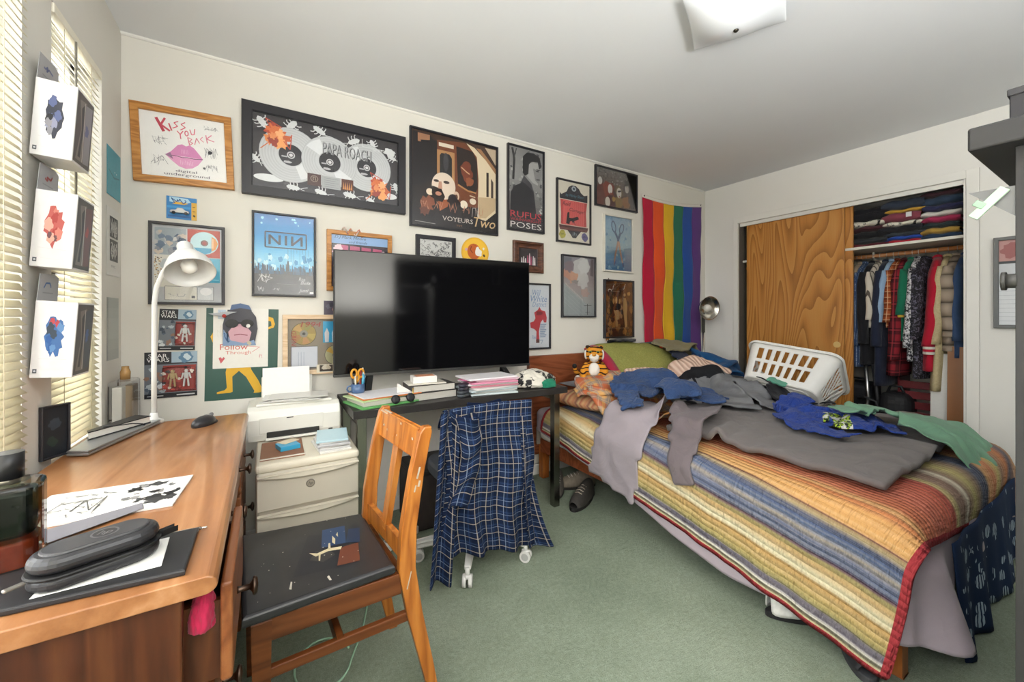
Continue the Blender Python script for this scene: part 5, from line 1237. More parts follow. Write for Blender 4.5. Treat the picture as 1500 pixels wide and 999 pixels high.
# --- pillows
def pillow(label, loc, size, rot, m, name='pillow', seed=0, st=True):
    n = 25; P = {}
    mb = MB()
    for sgn in (1, -1):
        Pn = np.zeros((n, n, 3))
        for j in range(n):
            for k in range(n):
                a, b = k / (n - 1) * 2 - 1, j / (n - 1) * 2 - 1
                f = max(0, (1 - abs(a) ** 2.6)) ** .55 * max(0, (1 - abs(b) ** 2.6)) ** .55
                pin = 1 - .07 * (1 - abs(a)) * 0 
                x = a * size[0] / 2 * (1 - .05 * (1 - b * b)); y = b * size[1] / 2 * (1 - .05 * (1 - a * a))
                Pn[j, k] = (x, y, sgn * size[2] / 2 * f * (1 + .05 * math.sin(5 * a + seed) * math.sin(4 * b + 2 * seed)))
        if sgn < 0: Pn = Pn[:, ::-1]
        mb.grid(Pn, m)
    bmesh.ops.remove_doubles(mb.bm, verts=mb.bm.verts, dist=.0005)
    o = mb.build(name, None, loc=loc, rot=rot); tag(o, label, 'pillow')
    if st:
        mt = Matrix.Translation(loc) @ Euler(rot).to_matrix().to_4x4()
        stamp(np.array([mt @ v.co for v in o.data.vertices]), .004, 2)
    return o
stp = NT('striped_ticking'); stp.set(.9); cc = stp.coord(); sx_ = stp.n('ShaderNodeSeparateXYZ'); stp.l(cc, sx_.inputs[0])
stp.col(stp.ramp(stp.math('FRACT', stp.math('MULTIPLY', sx_.outputs[1], 9)), [(0, '#c9805e'), (.25, '#d6a878'), (.45, '#b86a50'), (.6, '#cfae80'), (.8, '#8f5a4c'), (1, '#d09a70')]))
pillow('pillow in the striped orange pattern lying at the head of the bed', (2.03, 2.06, .600), (.66, .48, .15), (0, 0, .08), stp.m)
pillow('plain grey pillow the plush tiger sits on', (2.06, 2.10, .684), (.56, .38, .05), (0, .02, .05), cloth('#6a686c', .08))
pillow('dark charcoal pillow propped behind the green spread', (2.62, 2.24, .76), (.70, .44, .14), (1.05, 0, .03), cloth('#2b2b2e', .08))
# --- green knitted spread over the propped pillows
def knit(h, h2, f=70):
    t = NT('knit'); t.set(.95, 0, 0, .1); v = t.coord(); w = t.n('ShaderNodeTexWave'); w.inputs['Scale'].default_value = f; w.inputs['Distortion'].default_value = 1.5; w.bands_direction = 'Z'; t.l(v, w.inputs['Vector'])
    vo = t.n('ShaderNodeTexVoronoi'); vo.inputs['Scale'].default_value = f * 1.6; t.l(v, vo.inputs['Vector'])
    f_ = t.math('ADD', t.math('MULTIPLY', w.outputs['Fac'], .5), t.math('MULTIPLY', vo.outputs['Distance'], .6)); t.col(t.mix(f_, lin(h), lin(h2))); t.bump(f_, .5, .006); return t.m
gsp = thing('knitted_spread', 'olive green knitted spread with a red edge over the propped pillows', 'blanket', (2.65, 2.12, .53))
def spread_pt(a, b):       # a: 0 left .. 1 right, b: 0 back top .. 1 front bottom
    x = 2.10 + 1.12 * a + .06 * b * (1 - a)
    top = .945 + .02 * math.sin(a * 5) - .24 * max(0, (a - .58) / .42) ** 1.3 - .03 * (1 - a) ** 2
    y = 2.335 - .36 * b ** .85 - .03 * math.sin(b * PI) * math.sin(a * PI)
    z = top - (top - .60 + .05 * a) * (b ** 1.35) + .022 * math.sin(b * PI) + .008 * math.sin(9 * a + 5 * b) + .006 * math.sin(21 * a - 4 * b)
    return x, y, z
def spread(a0, a1, m, nm, off=0.0):
    nx, ny = max(3, int(44 * (a1 - a0))), 22; Pn = np.array([[spread_pt(a0 + (a1 - a0) * k / (nx - 1), j / (ny - 1)) for k in range(nx)] for j in range(ny)])
    Pn[..., 2] += off; Pn -= np.array([2.65, 2.12, .53]); mb = MB(); mb.grid(Pn, m); o = mb.build(nm, gsp); solidify(o, .016); return o, Pn + np.array([2.65, 2.12, .53])
_, pp = spread(.03, 1, knit('#7f7f3e', '#aaa863', 60), 'knit_panel'); stamp(pp.reshape(-1, 3), .01)
spread(-.015, .06, cloth('#b3304a', .06), 'red_edge', .004)
# small dark hat and fur showing behind it
garment('dark_cap', 'black knitted cap peeping over the top of the green spread', 'hat', blob_outline(.13, .09, 4), 2.50, 2.33, 0, (.8, .8), 4, cloth('#2a2a2c', .1), s=.02, amp=.03, lift=.02, steps=40, thick=.01, z0=.95)

# --- grey comforter
cf = cloth('#6f6967', .06, None, 700)
garment('comforter', 'grey quilted comforter spread across the middle of the bed', 'blanket', [(-.44, -.92), (.40, -.86), (.58, .10), (.50, .62), (-.10, .64), (-.34, .30)], 2.54, 1.12, -R(38) + R(0), (.985, .985), 12, cf, s=.04, lift=.02, amp=.035, th=.020, thick=.026, steps=70, bend=.5, stamp_th=.016) if False else None
def comforter():
    # corners on the bed: near-left, near, foot-right, far-right, far-left
    A, B, C_, D_2 = (1.91, 1.30), (1.84, .57), (3.13, .50), (2.98, 1.52)
    nx, ny = 48, 36; P0 = np.zeros((ny, nx, 3)); nz = smooth_noise(ny, nx, 21, 3)
    for j in range(ny):
        for k in range(nx):
            a, b = k / (nx - 1), j / (ny - 1)
            p = [(1 - b) * ((1 - a) * B[i] + a * C_[i]) + b * ((1 - a) * A[i] + a * D_2[i]) for i in (0, 1)]
            w_ = .02 * math.sin(a * 11) * (1 - b)
            P0[j, k] = (p[0] + .01 * nz[j, k], p[1] + w_ + .02 * math.sin(a * PI) * (1 - b), BT + .09 + .05 * (nz[j, k] + .4))
    sx = 1.26 / (nx - 1) * 1.03; sy = .90 / (ny - 1) * 1.03
    P = cloth_sim(P0, np.ones((ny, nx), bool), sx, sy, steps=50, K=5, th=.018, bend=.35, mu=.05)
    FU, FV = np.meshgrid(sx * np.arange(nx), sy * np.arange(ny))
    P[..., 2] += .010 * np.abs(np.sin(np.linspace(0, 5, nx) * PI))[None] ** .6 + .010 * np.abs(np.sin(np.linspace(0, 4, ny) * PI))[:, None] ** .6 + .018 * ridge(FU, FV, 2, 4.0) + .008 * ridge(FU, FV, 8, 11)
    stamp(P.reshape(-1, 3), .016, 2)
    mb = MB(); mb.grid(P, cf); o = mb.build('comforter'); subsurf(o); solidify(o, .026)
    tag(o, 'grey quilted comforter spread across the middle of the bed', 'blanket')
comforter()
# --- piles of dark clothes at the far side
DK = 'dark clothes heaped at the far side of the bed'
def heap(label, cx, cy, rx, ry, seed, h, comp=.55, amp=.09, cat='garment', nm='crumpled_shirt', lift=.05, **kw):
    return garment(nm, label, cat, blob_outline(rx / comp, ry / comp, seed), cx, cy, seed * .7, (comp, comp), seed, cloth(h, .14, None, 600), s=.03, lift=lift, amp=amp, steps=60, thick=.012, bend=.3, stamp_th=.012, bulk=(cx, cy, rx * .9, ry * .9, kw.pop('bh', .09)), wr=.014, **kw)
heap('dark navy jumper crumpled on the bed below the rainbow flag', 2.98, 1.98, .24, .20, 31, '#252b40')
heap('dark navy sweatshirt heaped against the sliding closet door', 3.10, 1.70, .22, .20, 32, '#26314c')
heap('black shirt crumpled between the grey jacket and the laundry basket', 2.76, 1.64, .18, .14, 33, '#28282c', bh=.03)
heap('charcoal shirt bunched up beside the laundry basket', 2.90, 1.58, .14, .11, 34, '#2c2f33', .6, bh=.02, amp=.05)
heap('bright teal blue fleece bundled on top of the dark pile', 3.22, 1.90, .20, .17, 35, '#1d4a76', .5, .11, bh=.14)
heap('olive and grey fuzzy scarf lying under the silver reading lamp', 3.02, 2.20, .16, .08, 36, '#7d7558', .5, .08, 'scarf', 'fuzzy_scarf')
# --- jacket, pink knit, flannel, shirts
def pink_mat():
    t, u, v, uv = uv_mat('ribbed_knit'); w = t.math('SINE', t.math('MULTIPLY', u, 150)); f = t.math('MULTIPLY_ADD', w, .5, .5)
    t.col(t.mix(f, lin('#c9a694'), lin('#e2c6b4'))); t.bump(f, .7, .010); return t.m
garment('ribbed_blanket', 'pale pink ribbed knit thrown below the green spread', 'blanket', [(-.40, -.16), (.46, -.12), (.48, .14), (-.38, .18)], 2.52, 1.86, -.18, (.92, .86), 41, pink_mat(), s=.028, amp=.04, lift=.06, steps=60, thick=.018, bend=.5, stamp_th=.012)
def jacket_mat():
    t, u, v, uv = uv_mat('grey_jacket_fabric')
    mp = t.n('ShaderNodeMapping'); mp.inputs['Scale'].default_value = (5, 5, 1); t.l(uv, mp.inputs[0]); n = t.noise(mp.outputs[0], 2, 4, .6)
    c = t.mix(n, lin('#5f6063'), lin('#8c8c8e'))
    lining = t.math('MULTIPLY', t.math('GREATER_THAN', t.math('ADD', v, t.math('MULTIPLY', n, .12)), .90), t.math('LESS_THAN', t.math('ABSOLUTE', t.math('SUBTRACT', u, .5)), .20))
    pocket = t.math('MULTIPLY', t.math('LESS_THAN', t.math('ABSOLUTE', t.math('SUBTRACT', u, .42)), .035), t.math('LESS_THAN', t.math('ABSOLUTE', t.math('SUBTRACT', v, .36)), .06))
    zip_ = t.math('LESS_THAN', t.math('ABSOLUTE', t.math('SUBTRACT', u, .5)), .008)
    t.col(t.mix(t.math('MAXIMUM', lining, t.math('MAXIMUM', pocket, zip_)), c, lin('#232326'))); t.bump(n, .5, .02); return t.m
jacket_m = jacket_mat()
jk = garment('grey_jacket', 'grey hooded jacket with a black lining sprawled across the bed', 'jacket', LONG, 2.46, 1.60, -.75, (.62, .80), 43, jacket_m, s=.025, amp=.06, lift=.05, steps=70, thick=.010, scale=.98, bend=.3, stamp_th=.012, bulk=(2.46, 1.66, .36, .24, .05), wr=.014)
fl_m = plaid('orange_plaid', '#a58b74', [('#b9603c', .15, .30, .0, .75), ('#d6a058', .15, .16, .42, .55), ('#7d7470', .15, .18, .66, .55), ('#c9a584', .075, .06, .2, .5)], 1.1, .70)
garment('flannel_shirt', 'orange and tan plaid flannel shirt near the plush tiger', 'shirt', LONG, 1.93, 1.80, 1.15, (.60, .66), 45, fl_m, s=.025, amp=.05, lift=.06, steps=70, thick=.006, scale=.90, th=.040, bend=.25, bulk=(1.98, 1.82, .26, .20, .025), wr=.010)
garment('grey_sweatshirt', 'taupe sweatshirt with a sleeve hanging over the bed edge', 'sweatshirt', [(-.05, -.36), (.06, -.36), (.075, -.10), (.11, .10), (.10, .34), (-.12, .34), (-.12, .08), (-.07, -.10)], 1.84, 1.25, -R(66), (.97, .98), 47, cloth('#6e6466', .08, None, 700), s=.022, amp=.02, lift=.04, steps=70, thick=.010, th=.040)
garment('lilac_shirt', 'pale lilac grey shirt draped down the side of the bed', 'shirt', [(-.24, -.27), (.10, -.36), (.15, -.05), (.20, .34), (-.05, .36), (-.15, .08)], 1.70, 1.55, -R(86), (.96, .98), 49, cloth('#968c91', .06, None, 700, .2), s=.026, amp=.02, lift=.05, steps=80, thick=.007, th=.045)
def text_patch(name, base, box, ink, ink2):
    t, u, v, uv = uv_mat(name); x0, x1, y0, y1 = box
    inb = t.math('MULTIPLY', t.math('MULTIPLY', t.math('GREATER_THAN', u, x0), t.math('LESS_THAN', u, x1)), t.math('MULTIPLY', t.math('GREATER_THAN', v, y0), t.math('LESS_THAN', v, y1)))
    mp = t.n('ShaderNodeMapping'); mp.inputs['Scale'].default_value = (26, 26, 1); t.l(uv, mp.inputs[0])
    vo = t.n('ShaderNodeTexVoronoi'); vo.inputs['Scale'].default_value = 1.0; t.l(mp.outputs[0], vo.inputs['Vector'])
    n = t.noise(mp.outputs[0], 2.2, 1); c = lin(base)
    k = t.mix(t.math('GREATER_THAN', n, .5), lin(ink), lin(ink2)); k = t.mix(t.math('GREATER_THAN', vo.outputs['Distance'], .62), k, lin('#dcdcd6'))
    t.col(t.mix(inb, c, k)); t.b.inputs['Sheen Weight'].default_value = .1
    mw = t.n('ShaderNodeMapping'); mw.inputs['Scale'].default_value = (7, 7, 1); t.l(uv, mw.inputs[0]); wn = t.noise(mw.outputs[0], 1.6, 3, .5, 1.2)
    t.bump(t.math('ABSOLUTE', t.math('MULTIPLY_ADD', wn, 2, -1)), .8, .03); return t.m
garment('blue_sweatshirt', 'denim blue sweatshirt with a small pale chest print lying on the flannel', 'sweatshirt', LONG, 2.06, 1.56, -.35, (.52, .58), 51, text_patch('denim_blue_fleece', '#33486f', (.50, .58, .60, .635), '#d8cfc4', '#b98a78'), s=.024, amp=.06, lift=.05, steps=70, thick=.012, scale=.92, bend=.25, stamp_th=.012, bulk=(2.10, 1.54, .27, .24, .055), wr=.016)
sheet_o = MB(); sheet_o.box((0, 0, 0), (.21, .28, .0012), P('#e6e4e0')); tag(sheet_o.build('paper_sheet', None, loc=(2.19, 1.33, BT + .10), rot=(.03, .02, -.5)), 'sheet of white paper under the grey jacket', 'paper')
garment('black_shirt', 'flat black shirt at the foot of the laundry basket', 'shirt', TEE, 2.92, 1.28, 1.0, (.75, .72), 53, cloth('#222226', .1), s=.03, amp=.03, lift=.03, steps=50, thick=.006, scale=.62, wr=.006)
garment('green_pouch', 'small dark packet with a mint green label beside the basket', 'packet', blob_outline(.075, .035, 8), 2.80, 1.30, -.6, (.95, .95), 8, cloth('#5f9c84', .12), s=.016, amp=.01, lift=.02, steps=30, thick=.012)
garment('blue_shirt', 'royal blue T-shirt with a lime and white print on the grey comforter', 'shirt', TEE, 2.52, .92, .62, (.76, .52), 55, text_patch('royal_blue_jersey', '#27408c', (.22, .44, .36, .60), '#a9c83a', '#2c3a2a'), s=.022, amp=.05, lift=.05, steps=70, thick=.006, scale=.92, bend=.2, bulk=(2.52, .90, .28, .18, .03), wr=.016)
garment('green_shirt', 'sage green shirt spilling off towards the foot of the bed', 'shirt', LONG, 2.74, .58, -1.05, (.66, .58), 57, cloth('#6f967c', .07, None, 700), s=.023, amp=.05, lift=.05, steps=70, thick=.006, scale=.82, bend=.2, bulk=(2.80, .66, .24, .22, .03), wr=.014)

# ------------------------------------------------------------------ things on the desk, the table, the walls and the floor
def fnoise(p, s=1.0, seed=0.0): return noise.noise(Vector((p[0] * s + seed, p[1] * s - seed * .7, p[2] * s + 1.3 * seed)))
def lump(name, label, cat, loc, size, m, seed=0, rot=0.0, group=None, amp=.35, ridge=3.0, parent=None):
    """crumpled piece of cloth: flattened ball with folded ridges"""
    tb = bmesh.new(); bmesh.ops.create_icosphere(tb, subdivisions=5, radius=1.0)
    for v in tb.verts:
        p = v.co.normalized()
        r = 1 + amp * (.5 * fnoise(p, 1.3, seed) + .55 * (.5 - abs(fnoise((p.x + .4 * fnoise(p, 2, seed), p.y, p.z * .6), ridge, seed + 4))) + .25 * (.4 - abs(fnoise(p, ridge * 2.1, seed + 9))))
        q = p * r; q.z = q.z * .9 + .25
        if q.z < 0: q.z *= .12
        v.co = Vector((q.x * size[0] / 2, q.y * size[1] / 2, q.z * size[2]))
    for f in tb.faces: f.smooth = True
    lo = min(v.co.z for v in tb.verts)
    for v in tb.verts: v.co.z -= lo
    mb = MB(); mb.merge(tb, m)
    o = mb.build(name, parent, loc=loc, rot=(0, 0, rot))
    return tag(o, label, cat, group) if parent is None else o
def flat(name, label, cat, pts, z, t, m, bev=.0008, parent=None, group=None):
    cx = sum(p[0] for p in pts) / len(pts); cy = sum(p[1] for p in pts) / len(pts)
    mb = MB(); mb.prism([(x - cx, y - cy) for x, y in pts], t, m, None, bev)
    o = mb.build(name, None, loc=(cx, cy, z)); return tag(o, label, cat, group)
DZ = .7505
BLKP = M('#222224', .45, 0, .05)
SIL = M('#a9acb0', .32, .8, .02)
# laptop and notebook
lp_ = thing('laptop', 'closed silver laptop lying at the window end of the wooden desk', 'laptop', (-.46, 1.87, DZ))
def shp(pts, o): return [(x - o[0], y - o[1]) for x, y in pts]
LPT = [(-.452, 1.665), (-.352, 2.030), (-.490, 2.045), (-.505, 1.690)]
mb = MB(); mb.prism(shp(LPT, (-.46, 1.87)), .009, SIL, Matrix.Translation((0, 0, .002)), .003); mb.build('laptop_base', lp_)
mb = MB(); mb.prism(shp(LPT, (-.46, 1.87)), .006, SIL, Matrix.Translation((0, 0, .012)), .0025); mb.build('laptop_lid', lp_)
nb = thing('notebook', 'black bound notebook with an elastic strap on top of the laptop', 'notebook', (-.45, 1.90, DZ + .0185))
NB = [(-.490, 1.80), (-.372, 1.985), (-.425, 2.035), (-.502, 1.835)]
mb = MB(); mb.prism(shp(NB, (-.45, 1.90)), .003, BLKP, None, .001); mb.prism(shp(NB, (-.45, 1.90)), .003, BLKP, Matrix.Translation((0, 0, .022)), .001); mb.build('cover', nb)
mb = MB(); mb.prism([(x * .97 , y * .97) for x, y in shp(NB, (-.45, 1.90))], .0185, P('#d8d5cc'), Matrix.Translation((0, 0, .0032))); mb.build('pages', nb)
mb = MB(); mb.tube([(-.018, -.045, .0265), (.03, -.04, .0265), (.045, .0, .020), (.062, .045, .006), (.075, .07, -.012)], .002, BLKP, 6); mb.build('elastic_strap', nb)
# mouse
ms = thing('computer_mouse', 'black computer mouse at the back corner of the wooden desk', 'mouse', (-.205, 1.925, DZ), (0, 0, -.55))
mb = MB(); mb.prism([(.028 * math.cos(t) * (1 + .1 * math.sin(t)), .055 * math.sin(t)) for t in np.linspace(0, 2 * PI, 32, endpoint=False)], .008, BLKP, None, .003)
mb.ball((0, -.004, .008), .03, M('#2d2d30', .3, 0, .03, 20, .2), (.92, 1.75, .95), None, 24); mb.build('shell', ms)
mb = MB(); mb.cyl((-.003, .034, .031), (.003, .034, .031), .008, M('#8a8a8c', .3, .6), n=16); mb.build('wheel', ms)
mb = MB(); mb.tube([(0, .050, .016), (0, .02, .0365), (0, .0, .0375)], .0012, M('#a5a5a6', .3, .5), 6); mb.build('seam', ms)
# ink drawing on board
a = Art(.26, .185, -.004); a.mb.box((0, -.002, 0), (.26, .0038, .185), P('#dcdad4')); q = random.Random(4)
it = [('b', q.uniform(.6, .95), q.uniform(.1, .85), q.uniform(.03, .09), ('#3a3a3a', '#6a6a68', '#232324', '#e8e6e0', '#8d8b88')[k % 5], k, .55, 14) for k in range(26)]
it += [('s', .05, .15 + .2 * k, .55, .28 + .2 * k, 16, .006, '#8f8d88', k) for k in range(4)] + [('s', .1, .3, .6, .8, 12, .008, '#55544f', 8)]
a.run(it); o = a.build('ink_drawing', None, loc=(-.300, 1.235, DZ), rot=(-PI / 2, 0, -R(4))); tag(o, 'white board with a black ink drawing lying on the wooden desk', 'drawing')
flat('envelope', 'grey envelope lying across the near edge of the ink drawing', 'envelope', [(-.385, 1.02), (-.225, 1.140), (-.235, 1.175), (-.390, 1.110)], DZ + .0045, .0012, P('#79777d'))
# folder, paper, pen, zip case
fo = thing('document_folder', 'black leather folder lying at the near edge of the wooden desk', 'folder', (-.25, .89, DZ))
FO = [(-.395, .845), (-.112, .818), (-.112, .972), (-.37, .985)]
mb = MB(); mb.prism(shp(FO, (-.25, .89)), .010, M('#232325', .42, 0, .06, 60), None, .003); mb.build('cover', fo)
flat('paper_sheet', 'folded white paper under the black zip case', 'paper', [(-.290, .846), (-.146, .848), (-.152, .950), (-.285, .945)], DZ + .0105, .0015, P('#d9d8d4'))
pn = MB(); pn.cyl((0, 0, 0), (.085, -.006, 0), .0032, M('#b9b5ac', .25, .8), n=12); pn.cyl((.085, -.006, 0), (.095, -.007, 0), .002, M('#d0ccc4', .25, .8), n=10)
tag(pn.build('pen', None, loc=(-.195, .984, DZ + .0035)), 'silver pen tucked behind the black leather folder', 'pen')
zc = thing('zip_case', 'black oval zip case with a raised round badge on the folder', 'case', (-.232, .895, DZ + .0125), (0, 0, .36))
LEA = M('#29292b', .38, 0, .08, 80, .05)
def stad(L, W, n=12):
    r = W / 2; pts = []
    for sg, c in ((1, L / 2 - r), (-1, -L / 2 + r)):
        for k in range(n + 1):
            t = -PI / 2 + PI * k / n; pts.append((c + sg * r * math.cos(t), sg * r * math.sin(t)))
    return pts
mb = MB()
mb.prism(stad(.150, .078), .020, LEA, None, .008); wb_ = mb.build('lower_shell', zc)
mb = MB(); mb.prism(stad(.150, .078), .026, LEA, Matrix.Translation((0, 0, .023)), .013); mb.prism(stad(.125, .056), .006, M('#3a3a3c', .33, 0, .05, 60, .1), Matrix.Translation((0, 0, .046)), .003); mb.build('upper_shell', zc)
mb = MB(); mb.prism(stad(.156, .084), .005, M('#161617', .5), Matrix.Translation((0, 0, .019)), .002); mb.build('zipper', zc)
mb = MB(); mb.box((-.085, -.012, .017), (.022, .008, .005), M('#8f8b84', .3, .7), .002, (0, 0, .3)); mb.build('zip_pull', zc)
mb = MB(); mb.bar((.072, .0, .021), (.098, .006, .021), .012, .006, M('#161617', .5), .002); mb.build('cord_loop', zc)
a = Art(.034, .034, 0, lambda h: M(h, .3, .4, .02)); a.run([('d', .5, .5, .5, '#6f6f72'), ('d', .5, .5, .42, '#333336'), ('t', 'hp', .24, .26, .78, .80, '#7d7d80', .35)])
bd_ = a.build('badge', zc, loc=(.008, 0, .0525), rot=(-PI / 2, 0, PI / 2 - .4 + PI * 1.5))
# perfume bottle
bo = thing('glass_bottle', 'square glass bottle with a black cap and orange liquid on the desk', 'bottle', (-.362, .990, DZ), (0, 0, .2))
def rsq(w, r=.3, n=5):
    pts = []; rr = w * r
    for cx, cy, a0 in ((1, 1, 0), (-1, 1, 90), (-1, -1, 180), (1, -1, 270)):
        for k in range(n + 1):
            t = R(a0 + 90 * k / n); pts.append((cx * (w / 2 - rr) + rr * math.cos(t), cy * (w / 2 - rr) + rr * math.sin(t)))
    return pts
tg = NT('tinted_glass'); t1 = tg.n('ShaderNodeBsdfTransparent'); t1.inputs[0].default_value = lin('#c3cbc4'); g1 = tg.n('ShaderNodeBsdfGlossy'); g1.inputs['Roughness'].default_value = .04; m1 = tg.n('ShaderNodeMixShader'); f1 = tg.n('ShaderNodeFresnel'); f1.inputs[0].default_value = 1.6
tg.l(f1.outputs[0], m1.inputs[0]); tg.l(t1.outputs[0], m1.inputs[1]); tg.l(g1.outputs[0], m1.inputs[2]); tg.l(m1.outputs[0], tg.out.inputs[0])
mb = MB(); mb.prism(rsq(.080), .142, tg.m, None, .008); mb.build('glass_body', bo)
mb = MB(); mb.prism(rsq(.068), .044, M('#d2502a', .15, 0, .25, 40, .3), Matrix.Translation((0, 0, .008)), .004); mb.build('liquid', bo)
mb = MB(); mb.prism(rsq(.066), .075, M('#1d2420', .1, 0, .2, 30, .4), Matrix.Translation((0, 0, .056)), .012); mb.build('dark_inner', bo)
mb = MB(); mb.cyl((0, 0, .142), (0, 0, .152), .013, M('#8a8478', .3, .7), n=24); mb.cyl((0, 0, .150), (0, 0, .192), .0175, M('#1b1b1c', .35), n=28); mb.build('cap', bo)
# dark framed picture leaning behind the laptop, and clear box by the corner
ff = thing('picture_frame', 'dark picture standing on the desk under the lowest hanging box', 'picture', (-.535, 1.705, DZ + .0), (0, 0, R(58)))
frame_mesh(.075, .155, .006, .010, FBLK).build('frame', ff, loc=(0, 0, .0785))
Art(.066, .146, -.003).run([('r', 0, 0, 1, 1, '#23272c'), ('b', .5, .35, .3, '#38414a', 3), ('b', .4, .7, .25, '#2c3a34', 4)]).build('print', ff, loc=(0, 0, .0785))
cb = thing('clear_box', 'clear plastic box of white paper in the corner by the window', 'box', (-.515, 2.285, 0))
ST_ = M('#8a7250', .5)
mb = MB(); mb.box((0, 0, .715), (.078, .17, .01), ST_, .002)
for sy in (-.07, .07): mb.box((0, sy, .355), (.05, .02, .71), ST_, .002)
tag(mb.build('corner_stand', None, loc=(-.512, 2.285, 0)), 'narrow wooden corner stand behind the desk', 'stand')
cb.location = (-.512, 2.285, .721)
mb = MB(); mb.box((0, 0, .09), (.072, .14, .178), GLASS, .008); mb.build('plastic_shell', cb)
mb = MB(); mb.box((-.010, -.03, .08), (.030, .06, .150), P('#d3d1cb'), .002); mb.build('paper_wad', cb)
mb = MB(); mb.box((.015, .025, .08), (.03, .07, .15), P('#a3917a'), .002); mb.build('paper_wad', cb)
mb = MB(); mb.lathe([(0, 0), (.016, 0), (.017, .03), (.012, .045), (.012, .055), (0, .055)], M('#b08a58', .25, 0, .2, 40), Matrix.Translation((0, .01, .180))); tag(mb.build('small_jar', None, loc=(-.512, 2.285, .721)), 'small amber jar standing on the clear plastic box', 'jar')
# red cloth in the half open drawer
lump('red_cloth', 'crimson cloth sticking out of the half open top desk drawer', 'cloth', (-.092, .850, .640), (.036, .05, .050), cloth('#a32343', .08), 3)
# --- the three white boxes hung on the pier between the windows
def toybox(label, z, cols, seed):
    t = thing('carton', label, 'box', (-.5035, 1.668, z), (0, R(3.5), 0), 'white display cartons hung on the window pier')
    W_, D_, H_ = .082, .125, .212
    mb = MB(); mb.box((0, 0, 0), (W_, D_, H_), P('#d9d7d6'), .0015); mb.build('carton_body', t)
    a = Art(W_ * .96, H_ * .96, 0); q = random.Random(seed)
    it = [('b', .5, .46, .27, cols[0], seed, .35, 24, 3.0)] + [('b', q.uniform(.36, .64), q.uniform(.25, .66), q.uniform(.06, .14), cols[1 + k % (len(cols) - 1)], seed + k, .45, 14, 2.0) for k in range(9)]
    it += [('l', [(.15, .76), (.85, .77)], .008, '#c3c1c0'), ('r', .05, .90, .15, .955, '#55585e'), ('d', .10, .928, .03, '#c9cbd0'), ('l', [(.24, .90), (.7, .905)], .006, '#c9c7c6')]
    a.run(it).build('front_print', t, loc=(0, -D_ / 2 - .0003, 0))
    s_ = Art(D_ * .94, H_ * .95, 0)
    s_.run([('r', 0, 0, 1, 1, '#4a4744'), ('p', [(.15, .10), (.55, .06), (.62, .95), (.12, .95), (.32, .5)], '#7a736b'), ('p', [(.28, .2), (.42, .12), (.46, .5), (.38, .9), (.24, .9), (.36, .5)], '#232527'), ('p', [(.50, .10), (.92, .06), (.92, .93), (.58, .95)], cols[-1]), ('b', .68, .45, .13, cols[1], seed, .5, 14, 1.6), ('l', [(.46, .08), (.52, .94)], .03, '#c9c6c2')]).build('side_window', t, loc=(W_ / 2 + .0003, 0, 0), rot=(0, 0, PI / 2))
    mb = MB(); mb.prism([(-.062, 0), (.062, 0), (.058, .070), (.030, .078), (-.056, .074)], .0012, P('#a3a3a5'), Matrix(((0, 0, 1, -W_ / 2 + .001), (1, 0, 0, 0), (0, 1, 0, H_ / 2), (0, 0, 0, 1)))); mb.build('hang_flap', t)
    a = Art(.09, .05, 0); a.run([('s', .1, .2, .8, .6, 6, .06, cols[1], seed), ('l', [(.1, .85), (.8, .85)], .04, '#8a8a8c')]).build('flap_print', t, loc=(-W_ / 2 + .0028, 0, H_ / 2 + .040), rot=(0, 0, PI / 2))
    return t
toybox('topmost white carton by the window, with a dark blue and grey print', 1.712, ['#3a3c48', '#5a648c', '#2a2b30', '#8d8fa6', '#8c8a90'], 3)
toybox('middle white carton by the window, with a red print', 1.407, ['#b5564e', '#a53c38', '#c97a6c', '#d9a08f', '#6b4a4c'], 5)
toybox('lowest white carton by the window, with a blue and red print', 1.102, ['#3f679c', '#2f5a94', '#b04248', '#5a84b4', '#3a4652'], 8)

# --- on the beige printer
PZ = .6005
cbd = flat('clipboard', 'brown clipboard lying on top of the beige printer', 'clipboard', [(-.025, 1.835), (.130, 1.832), (.135, 2.085), (-.020, 2.085)], PZ, .004, M('#8a5f45', .6, 0, .08))
mb = MB(); mb.box((.055 - cbd.location.x, 1.838 - cbd.location.y, .0055), (.16, .008, .003), P('#d8d2c6')); mb.build('paper_edge', cbd)
st_ = thing('sticky_note_pad', 'bright blue pad of sticky notes on the brown clipboard', 'note pad', (.075, 1.955, PZ + .0045), (0, 0, .25))
mb = MB(); mb.box((0, 0, .009), (.076, .076, .018), P('#3a9fc8'), .001); mb.build('pad', st_); mb = MB(); mb.box((.01, .03, .0195), (.07, .05, .0015), P('#d9cbb0'), 0, (0, 0, .4)); mb.build('loose_note', st_)
q = random.Random(2)
for k in range(6):
    w_, d_ = q.uniform(.11, .125), q.uniform(.17, .20)
    mb = MB(); mb.box((0, 0, .004), (w_, d_, .0078), P(('#dad8d2', '#c9c8c6', '#e2e0dc', '#b9b9ba', '#dcdad6', '#b5d0d8')[k]), .001)
    tag(mb.build('paper_bundle', None, loc=(.243 + q.uniform(-.006, .006), 1.915 + q.uniform(-.008, .008), PZ + .0081 * k), rot=(0, 0, q.uniform(-.12, .12))), (('lowest', 'second from the bottom', 'third from the bottom', 'fourth from the bottom', 'fifth from the bottom')[k] + ' of the folded papers stacked on the beige printer' if k < 5 else 'pale blue topped paper on the stack at the right of the beige printer'), 'paper', 'papers piled on the beige printer')
